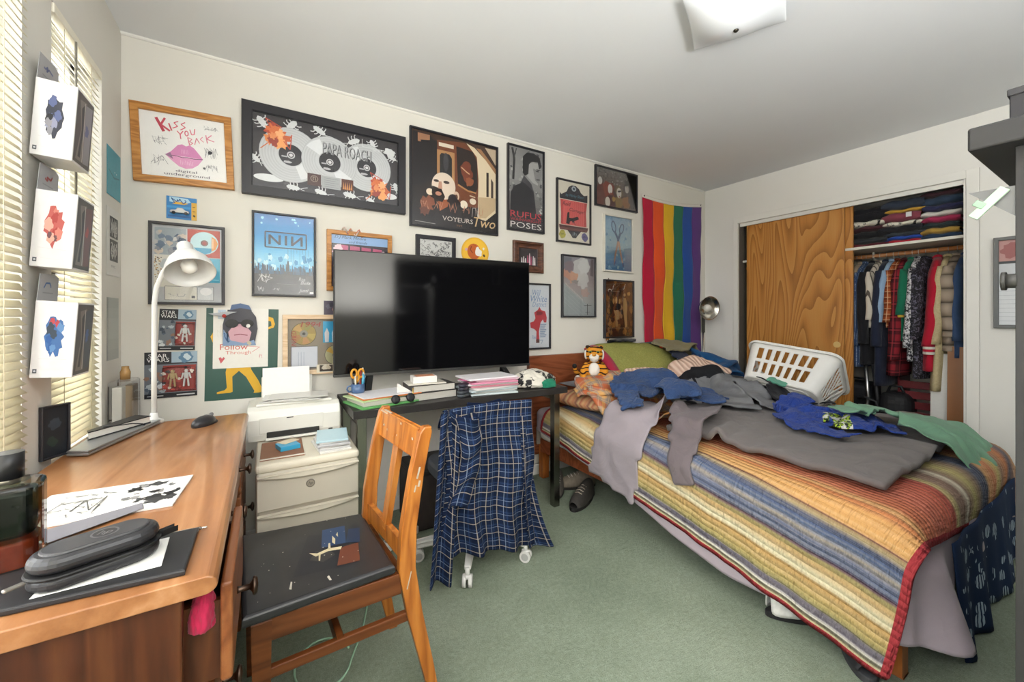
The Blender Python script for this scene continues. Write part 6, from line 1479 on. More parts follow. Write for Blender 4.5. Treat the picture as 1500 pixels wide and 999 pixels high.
# on the white printer
mb = MB(); mb.box((0, 0, .07), (.21, .0012, .15), P('#e6e4de'), 0, (-.16, 0, 0)); tag(mb.build('paper_sheet', None, loc=(.085, 2.352, .762)), 'blank white sheet standing upright in the white printer', 'paper')
q = random.Random(6)
for k in range(5):
    mb = MB(); mb.box((0, 0, .0015), (q.uniform(.2, .27), q.uniform(.13, .16), .0026), P(('#dbd9d3', '#d0cec8', '#e0ded8')[k % 3]), .0003)
    tag(mb.build('loose_sheet', None, loc=(.09 + q.uniform(-.03, .06), 2.235 + q.uniform(-.015, .015), .766 + .003 * k), rot=(0, 0, q.uniform(-.15, .15))), ('lowest', 'second lowest', 'middle', 'second highest', 'topmost')[k] + ' loose white sheet in the pile on the white printer lid', 'paper', 'sheets strewn on the white printer')

# --- on the black table
TZ = .7325
def slab(name, label, cat, x, y, z, w, d, t, rot, h, group=None, bev=.001, edge=None):
    o = thing(name, label, cat, (x, y, z), (0, 0, rot), group) if edge else None
    mb = MB()
    if edge:
        mb.box((0, 0, .0012), (w, d, .0022), P(h), .0004); mb.box((0, 0, t - .0012), (w, d, .0022), P(h), .0004); mb.box((-w / 2 + .0012, 0, t / 2), (.0022, d, t), P(h), .0004); mb.build('cover', o)
        mb = MB(); mb.box((.001, 0, t / 2), (w - .006, d - .006, t - .005), P(edge)); mb.build('pages', o); return o
    mb.box((0, 0, t / 2), (w, d, t - .0004), P(h), bev); return tag(mb.build(name, None, loc=(x, y, z), rot=(0, 0, rot)), label, cat, group)
slab('document_folder', 'green folder at the bottom of the pile beside the scissors', 'folder', .50, 2.075, TZ, .31, .23, .010, .22, '#5fa05c')
slab('paper_stack', 'thick grey paper stack under the orange folder', 'paper', .505, 2.08, TZ + .0105, .29, .21, .020, .20, '#b5b2a6')
slab('document_folder', 'pale green folder in the middle of the pile beside the scissors', 'folder', .49, 2.085, TZ + .031, .29, .21, .007, .28, '#b9cf9a')
slab('document_folder', 'orange folder under the white sheet on the black table', 'folder', .515, 2.085, TZ + .0385, .30, .22, .006, .14, '#cf7a42')
slab('paper_sheet', 'white sheet on top of the orange folder', 'paper', .505, 2.075, TZ + .045, .28, .20, .003, .18, '#e2dfe0')
cu = thing('pen_cup', 'blue glass cup holding pens and scissors in front of the television', 'cup', (.392, 2.135, TZ + .0485))
bg_ = M('#4a6488', .2, 0, .1, 30, .3)
mb = MB(); mb.lathe([(0, 0), (.030, 0), (.033, .006), (.032, .045), (.029, .045), (.029, .008), (0, .008)], bg_, None, 28); mb.build('bowl', cu)
mb = MB(); mb.tube([(-.031, 0, .036), (-.048, 0, .034), (-.052, 0, .020), (-.044, 0, .008), (-.032, 0, .008)], .004, bg_, 8); mb.build('handle', cu)
sci = thing('scissors', 'scissors with yellow orange handles standing in the blue cup', 'scissors', (.385, 2.130, TZ + .058), (0, .05, .15))
OR_ = M('#d9952a', .4, 0, .04)
for sg in (-1, 1):
    mb = MB(); mb.tube([(sg * .014 + .0135 * math.cos(t) + sg * .004, .002 * sg, .088 + .021 * math.sin(t) ) for t in np.linspace(0, 2 * PI, 24, endpoint=False)], .0052, OR_, 8, True)
    mb.tube([(sg * .010, .002 * sg, .070), (sg * .005, .002 * sg, .052), (0, .002 * sg, .040)], [.006, .005, .004], OR_, 8); mb.build('handle', sci)
    mb = MB(); mb.bar((0, .002 * sg, .042), (-sg * .005, .002 * sg, -.0), .010, .0015, metal('#b5b5b5', .25), .0004, (0, 1, 0), .003, .0015); mb.build('blade', sci)
for k, (dx, dy, c, l) in enumerate(((.018, -.006, '#58b0cc', .085), (.024, .004, '#3f90b8', .08), (.012, .01, '#b5483c', .10), (.020, .014, '#7d8088', .105), (-.012, -.015, '#c9c4b4', .07), (-.02, .012, '#4a4a50', .09))):
    mb = MB(); mb.cyl((0, 0, 0), (dx * .35, dy * .3, l), .0042, M(c, .35, 0, .03), n=10); mb.cyl((dx * .35, dy * .3, l), (dx * .38, dy * .32, l + .008), .0042, M('#d0d0d0', .3), .002, n=10)
    tag(mb.build('pen', None, loc=(.392 + dx, 2.135 + dy, TZ + .058)), ('pale blue marker', 'darker blue marker', 'red pen', 'grey pen', 'cream pencil', 'dark pencil')[k] + ' standing in the blue cup', 'pen', 'pens in the blue cup')
slab('hardback_book', 'thick black book at the bottom of the stack before the television', 'book', .745, 2.085, TZ, .25, .175, .040, .08, '#2b2a2a', None, .001, '#b5b1a8')
slab('hardback_book', 'thinner dark book in the stack before the television', 'book', .750, 2.09, TZ + .0405, .235, .165, .036, .03, '#3b3632', None, .001, '#c2beb4')
slab('paper_sheet', 'crumpled cream papers between the books and the small white box', 'paper', .725, 2.085, TZ + .077, .20, .14, .006, -.1, '#d3cdbf')
wbx = thing('small_box', 'small white and orange box on top of the book stack', 'box', (.715, 2.075, TZ + .0835), (0, 0, -.12))
mb = MB(); mb.box((0, 0, .0175), (.125, .085, .034), P('#dfdcd6'), .001); mb.build('carton_body', wbx); mb = MB(); mb.box((.004, 0, .0349), (.10, .07, .0008), P('#c98763')); mb.build('label_panel', wbx)
gp = MB(); gp.cyl((0, 0, 0), (.006, 0, .068), .004, M('#b59a5c', .3, .7), n=12); tag(gp.build('gold_pen', None, loc=(.626, 1.985, TZ + .004), rot=(-.1, 0, 0)), 'gold pen leaning on the front of the book stack', 'pen')
mb = MB(); mb.prism([(-.035, 0), (.035, 0), (.035, .004), (-.035, .05)], .001, P('#ded6cf'), Matrix(((1, 0, 0, 0), (0, 0, 1, 0), (0, 1, 0, 0), (0, 0, 0, 1)))); tag(mb.build('folded_card', None, loc=(.590, 2.012, TZ + .05)), 'folded white card leaning between the folders and the books', 'card')
hd = thing('headphones', 'black headphones lying at the front edge of the black table', 'headphones', (.578, 1.972, TZ), (0, 0, .2))
mb = MB(); mb.tube([(-.04 + .08 * t, .02 + .035 * math.sin(PI * t), .008 + .02 * math.sin(PI * t)) for t in np.linspace(0, 1, 14)], .005, BLKP, 8); mb.build('headband', hd)
for sx in (-.04, .04):
    mb = MB(); mb.lathe([(0, 0), (.020, 0), (.023, .006), (.020, .016), (.008, .018), (0, .016)], BLKP, Matrix.Translation((sx, .012, .024)) @ Matrix.Rotation(1.2, 4, 'X'), 20); mb.build('ear_cup', hd)
for k, (z, nm) in enumerate(((0, 'lower'), (.036, 'upper'))):
    gc = thing('glasses_case', nm + ' of two black glasses cases stacked by the pink papers', 'case', (.908, 1.985, TZ + z), (0, 0, .5 + .3 * k), 'black glasses cases on the table')
    mb = MB(); mb.prism(stad(.085, .046), .017, M(('#3f4347', '#2c2b33')[k], .3, 0, .05, 40, .2), None, .006); mb.build('lower_shell', gc); mb = MB(); mb.prism(stad(.085, .046), .016, M(('#4a4e52', '#35333d')[k], .3, 0, .05, 40, .2), Matrix.Translation((0, 0, .0185)), .007); mb.build('lid', gc)
q = random.Random(9)
for k in range(9):
    c = ('#c9d4d4', '#d6d4ce', '#b9c6c8', '#dcd8d4', '#c9808f', '#dedad8', '#d58aa4', '#e0c3cc', '#e6e2e4')[k]
    slab('paper_sheaf', ('lowest', 'second', 'third', 'fourth', 'fifth', 'sixth', 'seventh', 'eighth', 'ninth')[k] + ' sheaf from the bottom, ' + ('pink' if k in (4, 6, 7) else 'white') + ', in the big paper pile right of the books', 'paper', 1.10 + q.uniform(-.02, .02), 2.05 + q.uniform(-.015, .015), TZ + .0105 * k, q.uniform(.27, .31), q.uniform(.19, .215), .010, q.uniform(-.16, .12), c, 'papers in the pile on the black table', .002)
mb = MB(); mb.box((0, 0, .0015), (.10, .10, .0025), P('#c95a86'), 0, (0, .15, .5)); tag(mb.build('paper_note', None, loc=(.965, 2.02, TZ + .075)), 'bright magenta note sticking out of the paper pile', 'note')
pat = NT('black_white_print'); pat.set(.9); v_ = pat.coord(); nn = pat.noise(v_, 14, 3, .6, 1.5); pat.col(pat.ramp(nn, [(.52, '#d9d3c6'), (.56, '#2c2a2a')], 'LINEAR')); pat.bump(pat.noise(v_, 30, 3), .3, .004)
lump('patterned_shirt', 'cream shirt with black print bundled at the right end of the black table', 'shirt', (1.43, 2.095, TZ), (.29, .23, .075), pat.m, 5, .3)
lump('green_cloth', 'emerald green cloth crumpled at the front of the black table', 'cloth', (1.475, 1.975, TZ), (.11, .06, .040), cloth('#23765a', .1), 7, .1)
mb = MB(); mb.box((0, 0, .008), (.15, .045, .016), BLKP, .004); mb.box((.0, 0, .0165), (.10, .02, .001), M('#77777a', .4)); tag(mb.build('remote_control', None, loc=(1.02, 2.235, TZ), rot=(0, 0, .1)), 'black remote control lying under the television', 'remote control')

# --- plaid shirt on the swivel chair
pl_m = plaid('navy_plaid', '#1d2a47', [('#10182c', .085, .42, .0, .55), ('#8d9db2', .085, .035, .30, .55), ('#b9ad9e', .085, .06, .72, .50), ('#34507c', .085, .045, .12, .4)], .62, 1.05)
ps = thing('plaid_shirt', 'navy and white plaid flannel shirt hung over the swivel chair back', 'shirt', (.86, 1.60, 0))
def curtain(nm, f, nx, nz, off=(0, 0, 0), thick=.004, uvs=(1, 1, 0, 0)):
    Pn = np.array([[f(k / (nx - 1), j / (nz - 1)) for k in range(nx)] for j in range(nz)]); Pn = Pn - np.array([.86, 1.60, 0])
    uv = np.array([[(uvs[2] + k / (nx - 1) * uvs[0], uvs[3] + (1 - j / (nz - 1)) * uvs[1]) for k in range(nx)] for j in range(nz)])
    mb = MB(); mb.grid(Pn, pl_m, None, uv); o = mb.build(nm, ps); subsurf(o); solidify(o, thick); return o
def body(a, b):
    # b 0: over the back at the rear, .12 top edge, 1 hem
    x0 = .640 - .018 * b; x1 = 1.085 + .0 * b; x = x0 + (x1 - x0) * a
    hem = .135 + .05 * math.sin(a * 5 + .5) * .4 - .035 * a
    topz = .772 + .008 * math.sin(a * PI)
    if b < .12: t = b / .12; y = 1.655 - .07 * t; z = topz - .10 * (1 - t) ** 1.6 - .0
    else: t = (b - .12) / .88; y = 1.585 - .012 * t; z = topz - (topz - hem) * t - .004
    w_ = max(0, (b - .12) / .88)
    y -= .016 * w_ * math.sin(a * 17 + 2.2 * w_) + .010 * w_ * math.sin(a * 31 - 3 * w_ + 1) + .022 * math.sin(PI * w_) * math.sin(a * 7 + 4 * w_) * .6
    y -= .03 * max(0, 1 - abs(a - .1 - .25 * w_) * 7) * w_
    return (x + .008 * math.sin(z * 16) , y, z)
curtain('shirt_body', body, 60, 50)
def placket(a, b):
    x = .600 + .095 * a - .042 * b; z = .755 - .70 * b + .02 * math.sin(a * 4); y = 1.575 - .012 * b - .016 * math.sin(a * 8 + 1.5 * b) - .012 * a
    return (x + .02 * (1 - b) * (1 - a), y, z)
curtain('front_panel', placket, 18, 40, uvs=(.26, .95, .1, .03))
def sleeve(a, b):
    t = 2 * PI * a; r = .050 - .012 * b
    cx = .725 + .02 * math.sin(b * PI) + .03 * b - .075 * b * b * 1.0; cz = .735 - .36 * b; cy = 1.552 - .006 * b
    return (cx + r * math.cos(t) * 1.1, cy + r * .45 * math.sin(t) + .006 * math.sin(b * 19 + t), cz + .012 * math.sin(t * 2 + b * 6))
curtain('sleeve', sleeve, 25, 26, uvs=(.36, .55, .4, .2))
def tail(a, b):
    x = 1.010 + .075 * a + (.115 * (b ** 3)) * (.4 + .6 * a); z = .70 - (.662 - .03 * (1 - a)) * b; y = 1.585 + .02 * a - .022 * math.sin(a * 5 + 3 * b) - .02 * b
    return (x, y, z + .02 * math.sin(b * 12) * 0)
curtain('side_panel', tail, 14, 40, uvs=(.2, .9, .7, .05))
mb = MB(); mb.prism([(-.10, 0), (.10, 0), (.085, .035), (0, .022), (-.085, .035)], .006, pl_m, Matrix(((1, 0, 0, 0), (0, 0, -1, .052), (0, 1, 0, .742), (0, 0, 0, 1))), .002); mb.build('collar', ps)

# --- plush tiger
tg_t = thing('plush_tiger', 'plush tiger with a white muzzle sitting on the grey pillow', 'toy', (1.935, 2.065, .712), (0, 0, R(-44)))
tm = NT('tiger_plush'); tm.set(.95, 0, 0, .1); vv = tm.coord(); wv = tm.n('ShaderNodeTexWave'); wv.bands_direction = 'Z'; wv.inputs['Scale'].default_value = 11; wv.inputs['Distortion'].default_value = 4.5; wv.inputs['Detail'].default_value = 1; tm.l(vv, wv.inputs['Vector'])
tm.col(tm.mix(tm.math('GREATER_THAN', wv.outputs['Fac'], .80), lin('#d08a2c'), lin('#332019'))); tm.bump(tm.noise(vv, 300, 2), .5, .004)
WF = cloth('#dcd6cc', .05, None, 400)
mb = MB()
mb.ball((0, 0, .075), .062, tm.m, (1, .85, 1.25)); mb.ball((0, -.008, .195), .058, tm.m, (1.05, .92, .95))
for sg in (-1, 1):
    mb.tube([(sg * .045, -.005, .125), (sg * .072, -.035, .080), (sg * .070, -.075, .040), (sg * .062, -.095, .022)], [.024, .024, .022, .020], tm.m, 12)
    mb.tube([(sg * .040, .01, .040), (sg * .085, -.01, .030), (sg * .105, -.05, .024)], [.034, .030, .024], tm.m, 12)
    mb.ball((sg * .045, .004, .240), .018, tm.m, (1, .6, 1))
o = mb.build('tiger_body', tg_t); md = o.modifiers.new('remesh', 'REMESH'); md.mode = 'VOXEL'; md.voxel_size = .006; md.use_smooth_shade = True; sm = o.modifiers.new('soft', 'SMOOTH'); sm.iterations = 4
mb = MB(); mb.ball((0, -.052, .178), .030, WF, (1.15, .8, .85)); mb.ball((0, -.04, .160), .028, WF, (1.0, .8, .6)); mb.build('muzzle', tg_t)
mb = MB(); mb.ball((0, -.040, .092), .042, WF, (.9, .6, 1.15)); mb.build('belly', tg_t)
mb = MB(); mb.ball((0, -.074, .196), .013, M('#c98a2c', .6), (1.1, .9, .9)); mb.build('nose', tg_t)
for sg in (-1, 1):
    mb = MB(); mb.ball((sg * .026, -.057, .212), .007, M('#1a1512', .15), (1, .7, 1)); mb.ball((sg * .026, -.054, .214), .010, M('#7d8a3c', .5), (1.2, .5, .8)); mb.build('eye', tg_t)
    mb = MB(); mb.ball((sg * .062, -.103, .020), .024, WF, (1, 1.1, .85)); mb.build('front_paw', tg_t)
    mb = MB(); mb.ball((sg * .108, -.068, .026), .027, WF, (.9, 1, 1)); mb.build('hind_paw', tg_t)
    mb = MB(); mb.ball((sg * .056, .0, .19), .026, WF, (.45, .8, 1.3)); mb.build('cheek_ruff', tg_t)
    mb = MB(); mb.ball((sg * .046, -.007, .241), .011, M('#2b211c', .9), (1, .5, 1)); mb.build('ear_lining', tg_t)
mb = MB(); mb.tube([(-.03, .05, .03), (-.09, .055, .035), (-.13, .03, .065), (-.135, .0, .10)], [.014, .014, .014, .012], tm.m, 10); mb.ball((-.135, -.006, .108), .017, M('#1f1b1a', .9)); mb.build('tail', tg_t)

# --- laundry basket lying tipped against the clothes
bk_t = thing('laundry_basket', 'white slotted plastic laundry basket tipped over on the clothes', 'basket')
ex_ = Vector((.06, -1, -.13)).normalized(); ez_ = Vector((.72, 0, .69)); ez_ = (ez_ - ex_ * ez_.dot(ex_)).normalized(); ey_ = ez_.cross(ex_)
bk_t.matrix_world = Matrix.Translation((2.920, 1.335, .640)) @ Matrix((ex_, ey_, ez_)).transposed().to_4x4()
WPL = M('#e0ded9', .38, 0, .02, 20)
def per(p, w, d, r):
    """point on a rounded rectangle, p in 0..4 (one unit a side); returns x, y, side, s"""
    k = int(p) % 4; s = p - int(p)
    L = (w if k in (0, 2) else d)
    u = -L / 2 + L * s
    if k == 0: x, y = u, -d / 2
    elif k == 1: x, y = w / 2, u
    elif k == 2: x, y = -u, d / 2
    else: x, y = -w / 2, -u
    ax, ay = abs(x), abs(y); dx, dy = ax - (w / 2 - r), ay - (d / 2 - r)
    if dx > 0 and dy > 0:
        n = math.hypot(dx, dy); f = r / n if n > 0 else 1
        t = max(dx, dy) / r
        x = math.copysign(w / 2 - r + dx * f * t if False else w / 2 - r + dx / n * r, x); y = math.copysign(d / 2 - r + dy / n * r, y)
    return x, y, k, s
NP_, NT_ = 4 * 60, 34; Hh = .27
Pn = np.zeros((NT_, NP_ + 1, 3)); kp = np.ones((NT_ - 1, NP_), bool)
for j in range(NT_):
    t = j / (NT_ - 1); w, d = .43 + .10 * t, .27 + .10 * t
    for k in range(NP_ + 1):
        x, y, sd, s = per((k % NP_) / 60, w, d, .06); Pn[j, k] = (x, y, Hh * t)
for j in range(NT_ - 1):
    t = (j + .5) / (NT_ - 1)
    for k in range(NP_):
        sd = k // 60; s = (k % 60 + .5) / 60
        if sd in (0, 2):
            if .14 < s < .86 and (.16 < t < .46 or .54 < t < .84):
                if ((s - .14) / .72 * 7) % 1 < .55: kp[j, k] = False
        elif .16 < s < .84 and .14 < t < .86:
            if ((s * 9 + t * 3.2) if s < .5 else (s * 9 - t * 3.2 + 3.2)) % 1 < .5: kp[j, k] = False
mb = MB(); mb.grid(Pn, WPL, kp); o = mb.build('basket_side', bk_t); solidify(o, .0035)
mb = MB(); rr = []
for k in range(64): x, y, _, _ = per(k / 16, .43, .27, .06); rr.append((x, y))
mb.prism(rr, .004, WPL, Matrix.Translation((0, 0, -.002)), .001)
for f_, h_ in ((.80, .006), (.58, .004)):
    mb.tube([(x * f_, y * f_, -.003) for x, y in rr], h_ * .6, WPL, 6, True)
mb.prism([(x * .35, y * .35) for x, y in rr], .004, WPL, Matrix.Translation((0, 0, -.005)), .001)
mb.build('basket_base', bk_t)
mb = MB(); rim = []
for k in range(120): x, y, _, _ = per(k / 30, .545, .385, .065); rim.append((x, y, Hh))
mb.tube(rim, .008, WPL, 8, True); mb.tube([(x * 1.02, y * 1.03, z - .012) for x, y, z in rim], .004, WPL, 6, True); mb.build('rim', bk_t)

# --- shoes and bits under the bed
def shoe(label, loc, rz, up, sole, sc=1.0, group=None, lace='#c9c4b8'):
    t = thing('shoe', label, 'shoe', loc, (0, 0, rz), group)
    def outl(n, k=1.0): return [((.045 + .006 * math.sin(a)) * k * math.cos(a) * (1 - .12 * math.sin(a) * 0), .14 * k * math.sin(a)) for a in np.linspace(0, 2 * PI, n, endpoint=False)]
    mb = MB(); mb.prism(outl(32), .024, M(sole, .7), None, .005); mb.build('sole', t)
    mb = MB(); secs = [(.125, .025, .030), (.09, .042, .050), (.04, .045, .066), (-.01, .042, .088), (-.06, .038, .100), (-.11, .036, .098), (-.128, .02, .080)]
    n = 14; Pn = np.array([[(w * math.cos(a), y, .02 + h * max(0, math.sin(a)) ** .8) for a in np.linspace(0, PI, n)] for y, w, h in secs]); mb.grid(Pn, M(up, .7, 0, .15, 50)); o = mb.build('upper', t); subsurf(o); solidify(o, .003)
    mb = MB()
    for k in range(4):
        y = .055 - .022 * k; mb.tube([(-.022, y, .078 + .006 * k), (0, y + .004, .087 + .007 * k), (.022, y, .078 + .006 * k)], .0025, M(lace, .8), 6)
    mb.build('laces', t); t.scale = (sc, sc, sc); return t
SH = 'shoes under the bed'
shoe('grey hiking shoe just left of the steel table leg under the bed', (1.655, 2.12, 0), 2.4, '#55504a', '#2c2a28', 1.0, SH)
shoe('dark hiking shoe just right of the steel table leg under the bed', (1.68, 1.90, 0), 2.0, '#3a3632', '#1f1d1c', 1.05, SH, '#a59a8c')
shoe('upended tan and dark shoe behind the steel table leg', (1.80, 2.10, .0), 1.2, '#7d7263', '#34302c', 1.0, SH)
shoe('black and white sneaker peeping out below the quilt hem', (1.77, .73, 0), -2.2, '#d8d6d0', '#1c1b1c', 1.0, SH, '#1c1b1c')
sk_ = shoe('black and white sneaker beside the wooden bed leg', (1.74, .555, 0), 2.1, '#2b2a2c', '#3a3a3c', 1.0, SH, '#d8d6d0')
mb = MB(); mb.tube([(.16 + .085 * math.cos(t), 1.47 + .11 * math.sin(t), .006) for t in np.linspace(.2, 5.9, 40)] + [(.30, 1.55, .006), (.36, 1.72, .006), (.42, 1.9, .006)], .0035, M('#9fc4a8', .5), 6)
tag(mb.build('cable', None), 'pale green cable looped on the carpet under the wooden chair', 'cable')
# dark storage under the black table
sb_ = thing('storage_chest', 'dark storage chest in the shade under the black table', 'chest', (.98, 2.24, 0))
mb = MB(); mb.box((0, 0, .15), (.62, .28, .30), M('#3a3330', .7, 0, .15), .01); mb.build('chest_body', sb_); mb = MB(); mb.box((0, 0, .315), (.63, .29, .03), M('#2b2725', .6), .008); mb.build('lid', sb_)
mb = MB(); mb.box((0, 0, .022), (.28, .055, .04), M('#d6d4ce', .5), .006)
for k in range(5): mb.box((-.10 + .05 * k, 0, .0425), (.03, .03, .001), M('#8a8884', .5))
tag(mb.build('power_strip', None, loc=(.56, 2.05, 0), rot=(0, 0, .5)), 'white power strip on the carpet under the black table', 'power strip')
bd2 = flat('leaning_board', 'brown board standing between the black table and the headboard', 'board', [(1.40, 2.33), (1.60, 2.33), (1.60, 2.345), (1.40, 2.345)], 0, .66, M('#8a5038', .6, 0, .05))

# --- on the closet wall and bookcase
mt_ = thing('framed_picture', 'grey framed picture on the wall to the right of the closet', 'picture', (XR - .0155, .385, 1.370), (0, 0, -PI / 2), None)
frame_mesh(.31, .545, .020, .020, M('#6b6d6c', .45)).build('frame', mt_)
Art(.275, .51, -.004).run([('r', 0, 0, 1, 1, '#c9ccd0'), ('r', 0, 0, 1, .25, '#b98a86'), ('b', .2, .12, .2, '#9a5a58', 3), ('r', 0, .25, 1, .28, '#33383a'), ('r', 0, .50, 1, 1, '#d9dcdf')] + [('l', [(0, .55 + .05 * k), (1, .55 + .05 * k)], .006, '#a9adb3') for k in range(9)]).build('print', mt_)
br_ = MB(); br_.prism([(0, 0), (.062, 0), (.0, -.06)], .004, M('#6b6b6a', .5), Matrix(((0, 0, 1, 1.237), (1, 0, 0, .149), (0, 1, 0, 1.420), (0, 0, 0, 1)))); 
br_o = br_.build('bracket', bk); br_o.matrix_parent_inverse = Matrix.Translation(bk.location).inverted()
mb = MB(); mb.box((0, 0, 0), (.006, .066, .016), M('#a9c4aa', .5, 0, .1, 60), .001, (-.87, 0, 0)); mb.box((.0, .012, .0), (.008, .012, .017), M('#8fae94', .5), .001, (-.87, 0, 0)); tag(mb.build('green_strip', None, loc=(1.231, .183, 1.392)), 'pale green folded strip poking out under the bookcase top', 'strip')
mb = MB(); mb.cyl((0, 0, 0), (0, .014, 0), .014, M('#3a3936', .5), n=20); mb.cyl((0, .014, 0), (0, .020, 0), .018, M('#3a3936', .5), n=20); o = mb.build('round_knob', bk); o.location = Vector((1.242, .148, 1.235)) - bk.location
# unseen end of the room that the television mirrors: a row of dark shelves
rs = thing('rear_shelves', 'dark shelves along the wall behind the camera, mirrored in the television', 'bookcase', (2.15, -1.42, 0))
for x in (-1.15, -.4, .4, 1.15):
    mb = MB(); mb.box((x, 0, .98), (.03, .30, 1.96), BK); mb.build('upright', rs)
for z in (.05, .45, .85, 1.25, 1.62, 1.96):
    mb = MB(); mb.box((0, 0, z), (2.33, .30, .025), BK); mb.build('shelf', rs)
mb = MB(); mb.box((0, -.14, .98), (2.33, .012, 1.96), BK); mb.build('back_panel', rs)
# ------------------------------------------------------------------ inside the closet
def yc(u, x):
    a = (u - 750) / 585; s_, c_ = math.sin(R(31.5)), math.cos(R(31.5)); return x * (c_ - a * s_) / (s_ + a * c_)
def zc_(u, v, x):
    a = (u - 750) / 585; t = x / (math.sin(R(31.5)) + a * math.cos(R(31.5))); return 1.165 + (464 - v) / 585 * t
SHW = M('#d9d5ca', .5, 0, .02)
cs = thing('closet_shelf', 'white shelf across the closet with the clothes rod below it', 'shelf', (4.1, 1.4, 0))
mb = MB(); mb.box((4.115, 1.375, 1.688), (.53, 1.645, .020), SHW, .002); wb(mb, 'shelf_board', cs)
mb = MB(); mb.box((4.385, 1.375, 1.64), (.018, 1.645, .07), SHW); wb(mb, 'wall_cleat', cs)
ROD = (4.12, 1.648)
mb = MB(); mb.cyl((ROD[0], .555, ROD[1]), (ROD[0], 2.195, ROD[1]), .016, wood('#a8683c', '#bb7c4c', '#c98e5e', 'Y', 1, .45, .05), n=20); wb(mb, 'clothes_rod', cs)
mb = MB(); mb.box((4.12, 1.205, 1.655), (.03, .012, .05), SHW); mb.bar((4.12, 1.205, 1.64), (4.37, 1.205, 1.50), .012, .02, SHW); wb(mb, 'rod_bracket', cs)
HW = M('#a8733f', .45, 0, .1, 30); HM = metal('#b5b5b5', .3); HP = M('#dcdad4', .4)
HG = 'hangers on the closet rod'
CK = cloth
def hanger(y, label, m, rot=0.0, wooden=True):
    t = thing('clothes_hanger', label, 'hanger', (ROD[0], y, ROD[1]), (0, 0, rot), HG)
    mb = MB(); mb.tube([(.019 * math.sin(a), 0, .0 + .019 * math.cos(a)) for a in np.linspace(-1.9, 1.75, 12)][::-1] + [(-.012, 0, -.022), (0, 0, -.035), (0, 0, -.100)], .0018, HM if wooden else m, 6); mb.build('hook', t)
    mb = MB(); n = 9
    top = [(-.20 + .40 * k / (n - 1), -.100 - .085 * abs(2 * k / (n - 1) - 1) ** 1.3) for k in range(n)]
    mb.prism(top + [(x, z - .020) for x, z in top[::-1]], .014 if wooden else .006, m, Matrix(((1, 0, 0, 0), (0, 0, 1, -.007 if wooden else -.003), (0, 1, 0, 0), (0, 0, 0, 1))), .002); mb.build('hanger_arms', t)
    return t
def hung(name, label, cat, y, zb, m, th=.05, sl=.52, slm=None, cuff=None, dx=0.0, wid=.20, rot=0.0, seed=0, hm=None, hlabel=None, flare=.25, lean=0.0, grp=None):
    """garment hanging across the rod: the sleeve edge faces the room"""
    hanger(y, hlabel or 'wooden hanger holding the ' + name.replace('_', ' ') + ' in the closet', hm or HW, rot, hm is None or hm is HW)
    t = thing(name, label, cat, (ROD[0] + dx, y, 1.545), (0, 0, rot), grp)
    L = 1.545 - zb; q = random.Random(seed); p1, p2 = q.uniform(0, 6), q.uniform(0, 6)
    mb = MB(); nz, na = 22, 26; Pn = np.zeros((nz, na + 1, 3)); UV = np.zeros((nz, na + 1, 2))
    for j in range(nz):
        b = j / (nz - 1); z = .045 - (L + .045) * b
        sh = min(1, (b * (L + .045)) / .13) ** .6
        w = .06 + (wid - .06) * sh + .015 * b; hthick = (.012 + th / 2 * min(1, .3 + b * 5)) * (1 + flare * b)
        for k in range(na + 1):
            a = 2 * PI * k / na; r = 1 + .14 * b * math.sin(a * 5 + p1 + 2 * b) + .08 * b * math.sin(a * 9 + p2)
            Pn[j, k] = (w * math.cos(a), hthick * math.sin(a) * r + lean * b, z); UV[j, k] = (k / na, 1 - b)
    mb.grid(Pn, m, None, UV); o = mb.build('garment_body', t); solidify(o, .003)
    if sl:
        mb = MB(); nz = 20; na = 14; Pn = np.zeros((nz, na + 1, 3)); UV = np.zeros((nz, na + 1, 2))
        for j in range(nz):
            b = j / (nz - 1); z = -.035 - sl * b; cx = -wid + .055 * (1 - b) ** 2 - .012 + .01 * math.sin(b * 3 + p2)
            rx, ry = .058 - .018 * b, (th / 2 + .012) * (1 - .25 * b) * min(1, .45 + b * 3)
            for k in range(na + 1):
                a = 2 * PI * k / na; r = 1 + .10 * math.sin(b * 14 + a * 2 + p1) * .6
                Pn[j, k] = (cx + rx * math.cos(a) * r, ry * math.sin(a) * r + .008 * math.sin(b * 4 + p1) + lean * b, z); UV[j, k] = (k / na * .5, 1 - b * .7)
        mb.grid(Pn, slm or m, None, UV); o = mb.build('sleeve', t); solidify(o, .003)
        if cuff:
            for i, c in enumerate(cuff):
                mb = MB(); z = -.035 - sl - .018 * i; mb.prism([(-wid - .010 + .040 * math.cos(a), (th / 2 + .006) * .85 * math.sin(a) + lean) for a in np.linspace(0, 2 * PI, 18, endpoint=False)], .018, CK(c, .05), Matrix.Translation((0, 0, z - .018)), .003); mb.build('cuff', t)
    mb = MB(); mb.tube([(.045 * math.cos(a), .022 * math.sin(a), .050 + .006 * math.cos(2 * a)) for a in np.linspace(0, 2 * PI, 18, endpoint=False)], .010, slm or m, 8, True); mb.build('collar', t)
    return t
XF = 3.92
redpl = plaid('red_black_plaid', '#8a2730', [('#241c20', .10, .5, 0, .62), ('#c04048', .10, .10, .72, .4)], .55, 1.0)
orpl = plaid('rust_plaid', '#a3532f', [('#5c2a1c', .06, .4, 0, .5), ('#d9b48c', .06, .12, .6, .6)], .55, .8)
dots = NT('dotted_blue'); dots.set(.9); dv = dots.coord(); vo = dots.n('ShaderNodeTexVoronoi'); vo.inputs['Scale'].default_value = 95; vo.inputs['Randomness'].default_value = .2; dots.l(dv, vo.inputs['Vector']); dots.col(dots.mix(dots.math('LESS_THAN', vo.outputs['Distance'], .30), lin('#2f4468'), lin('#a9b8cc')))
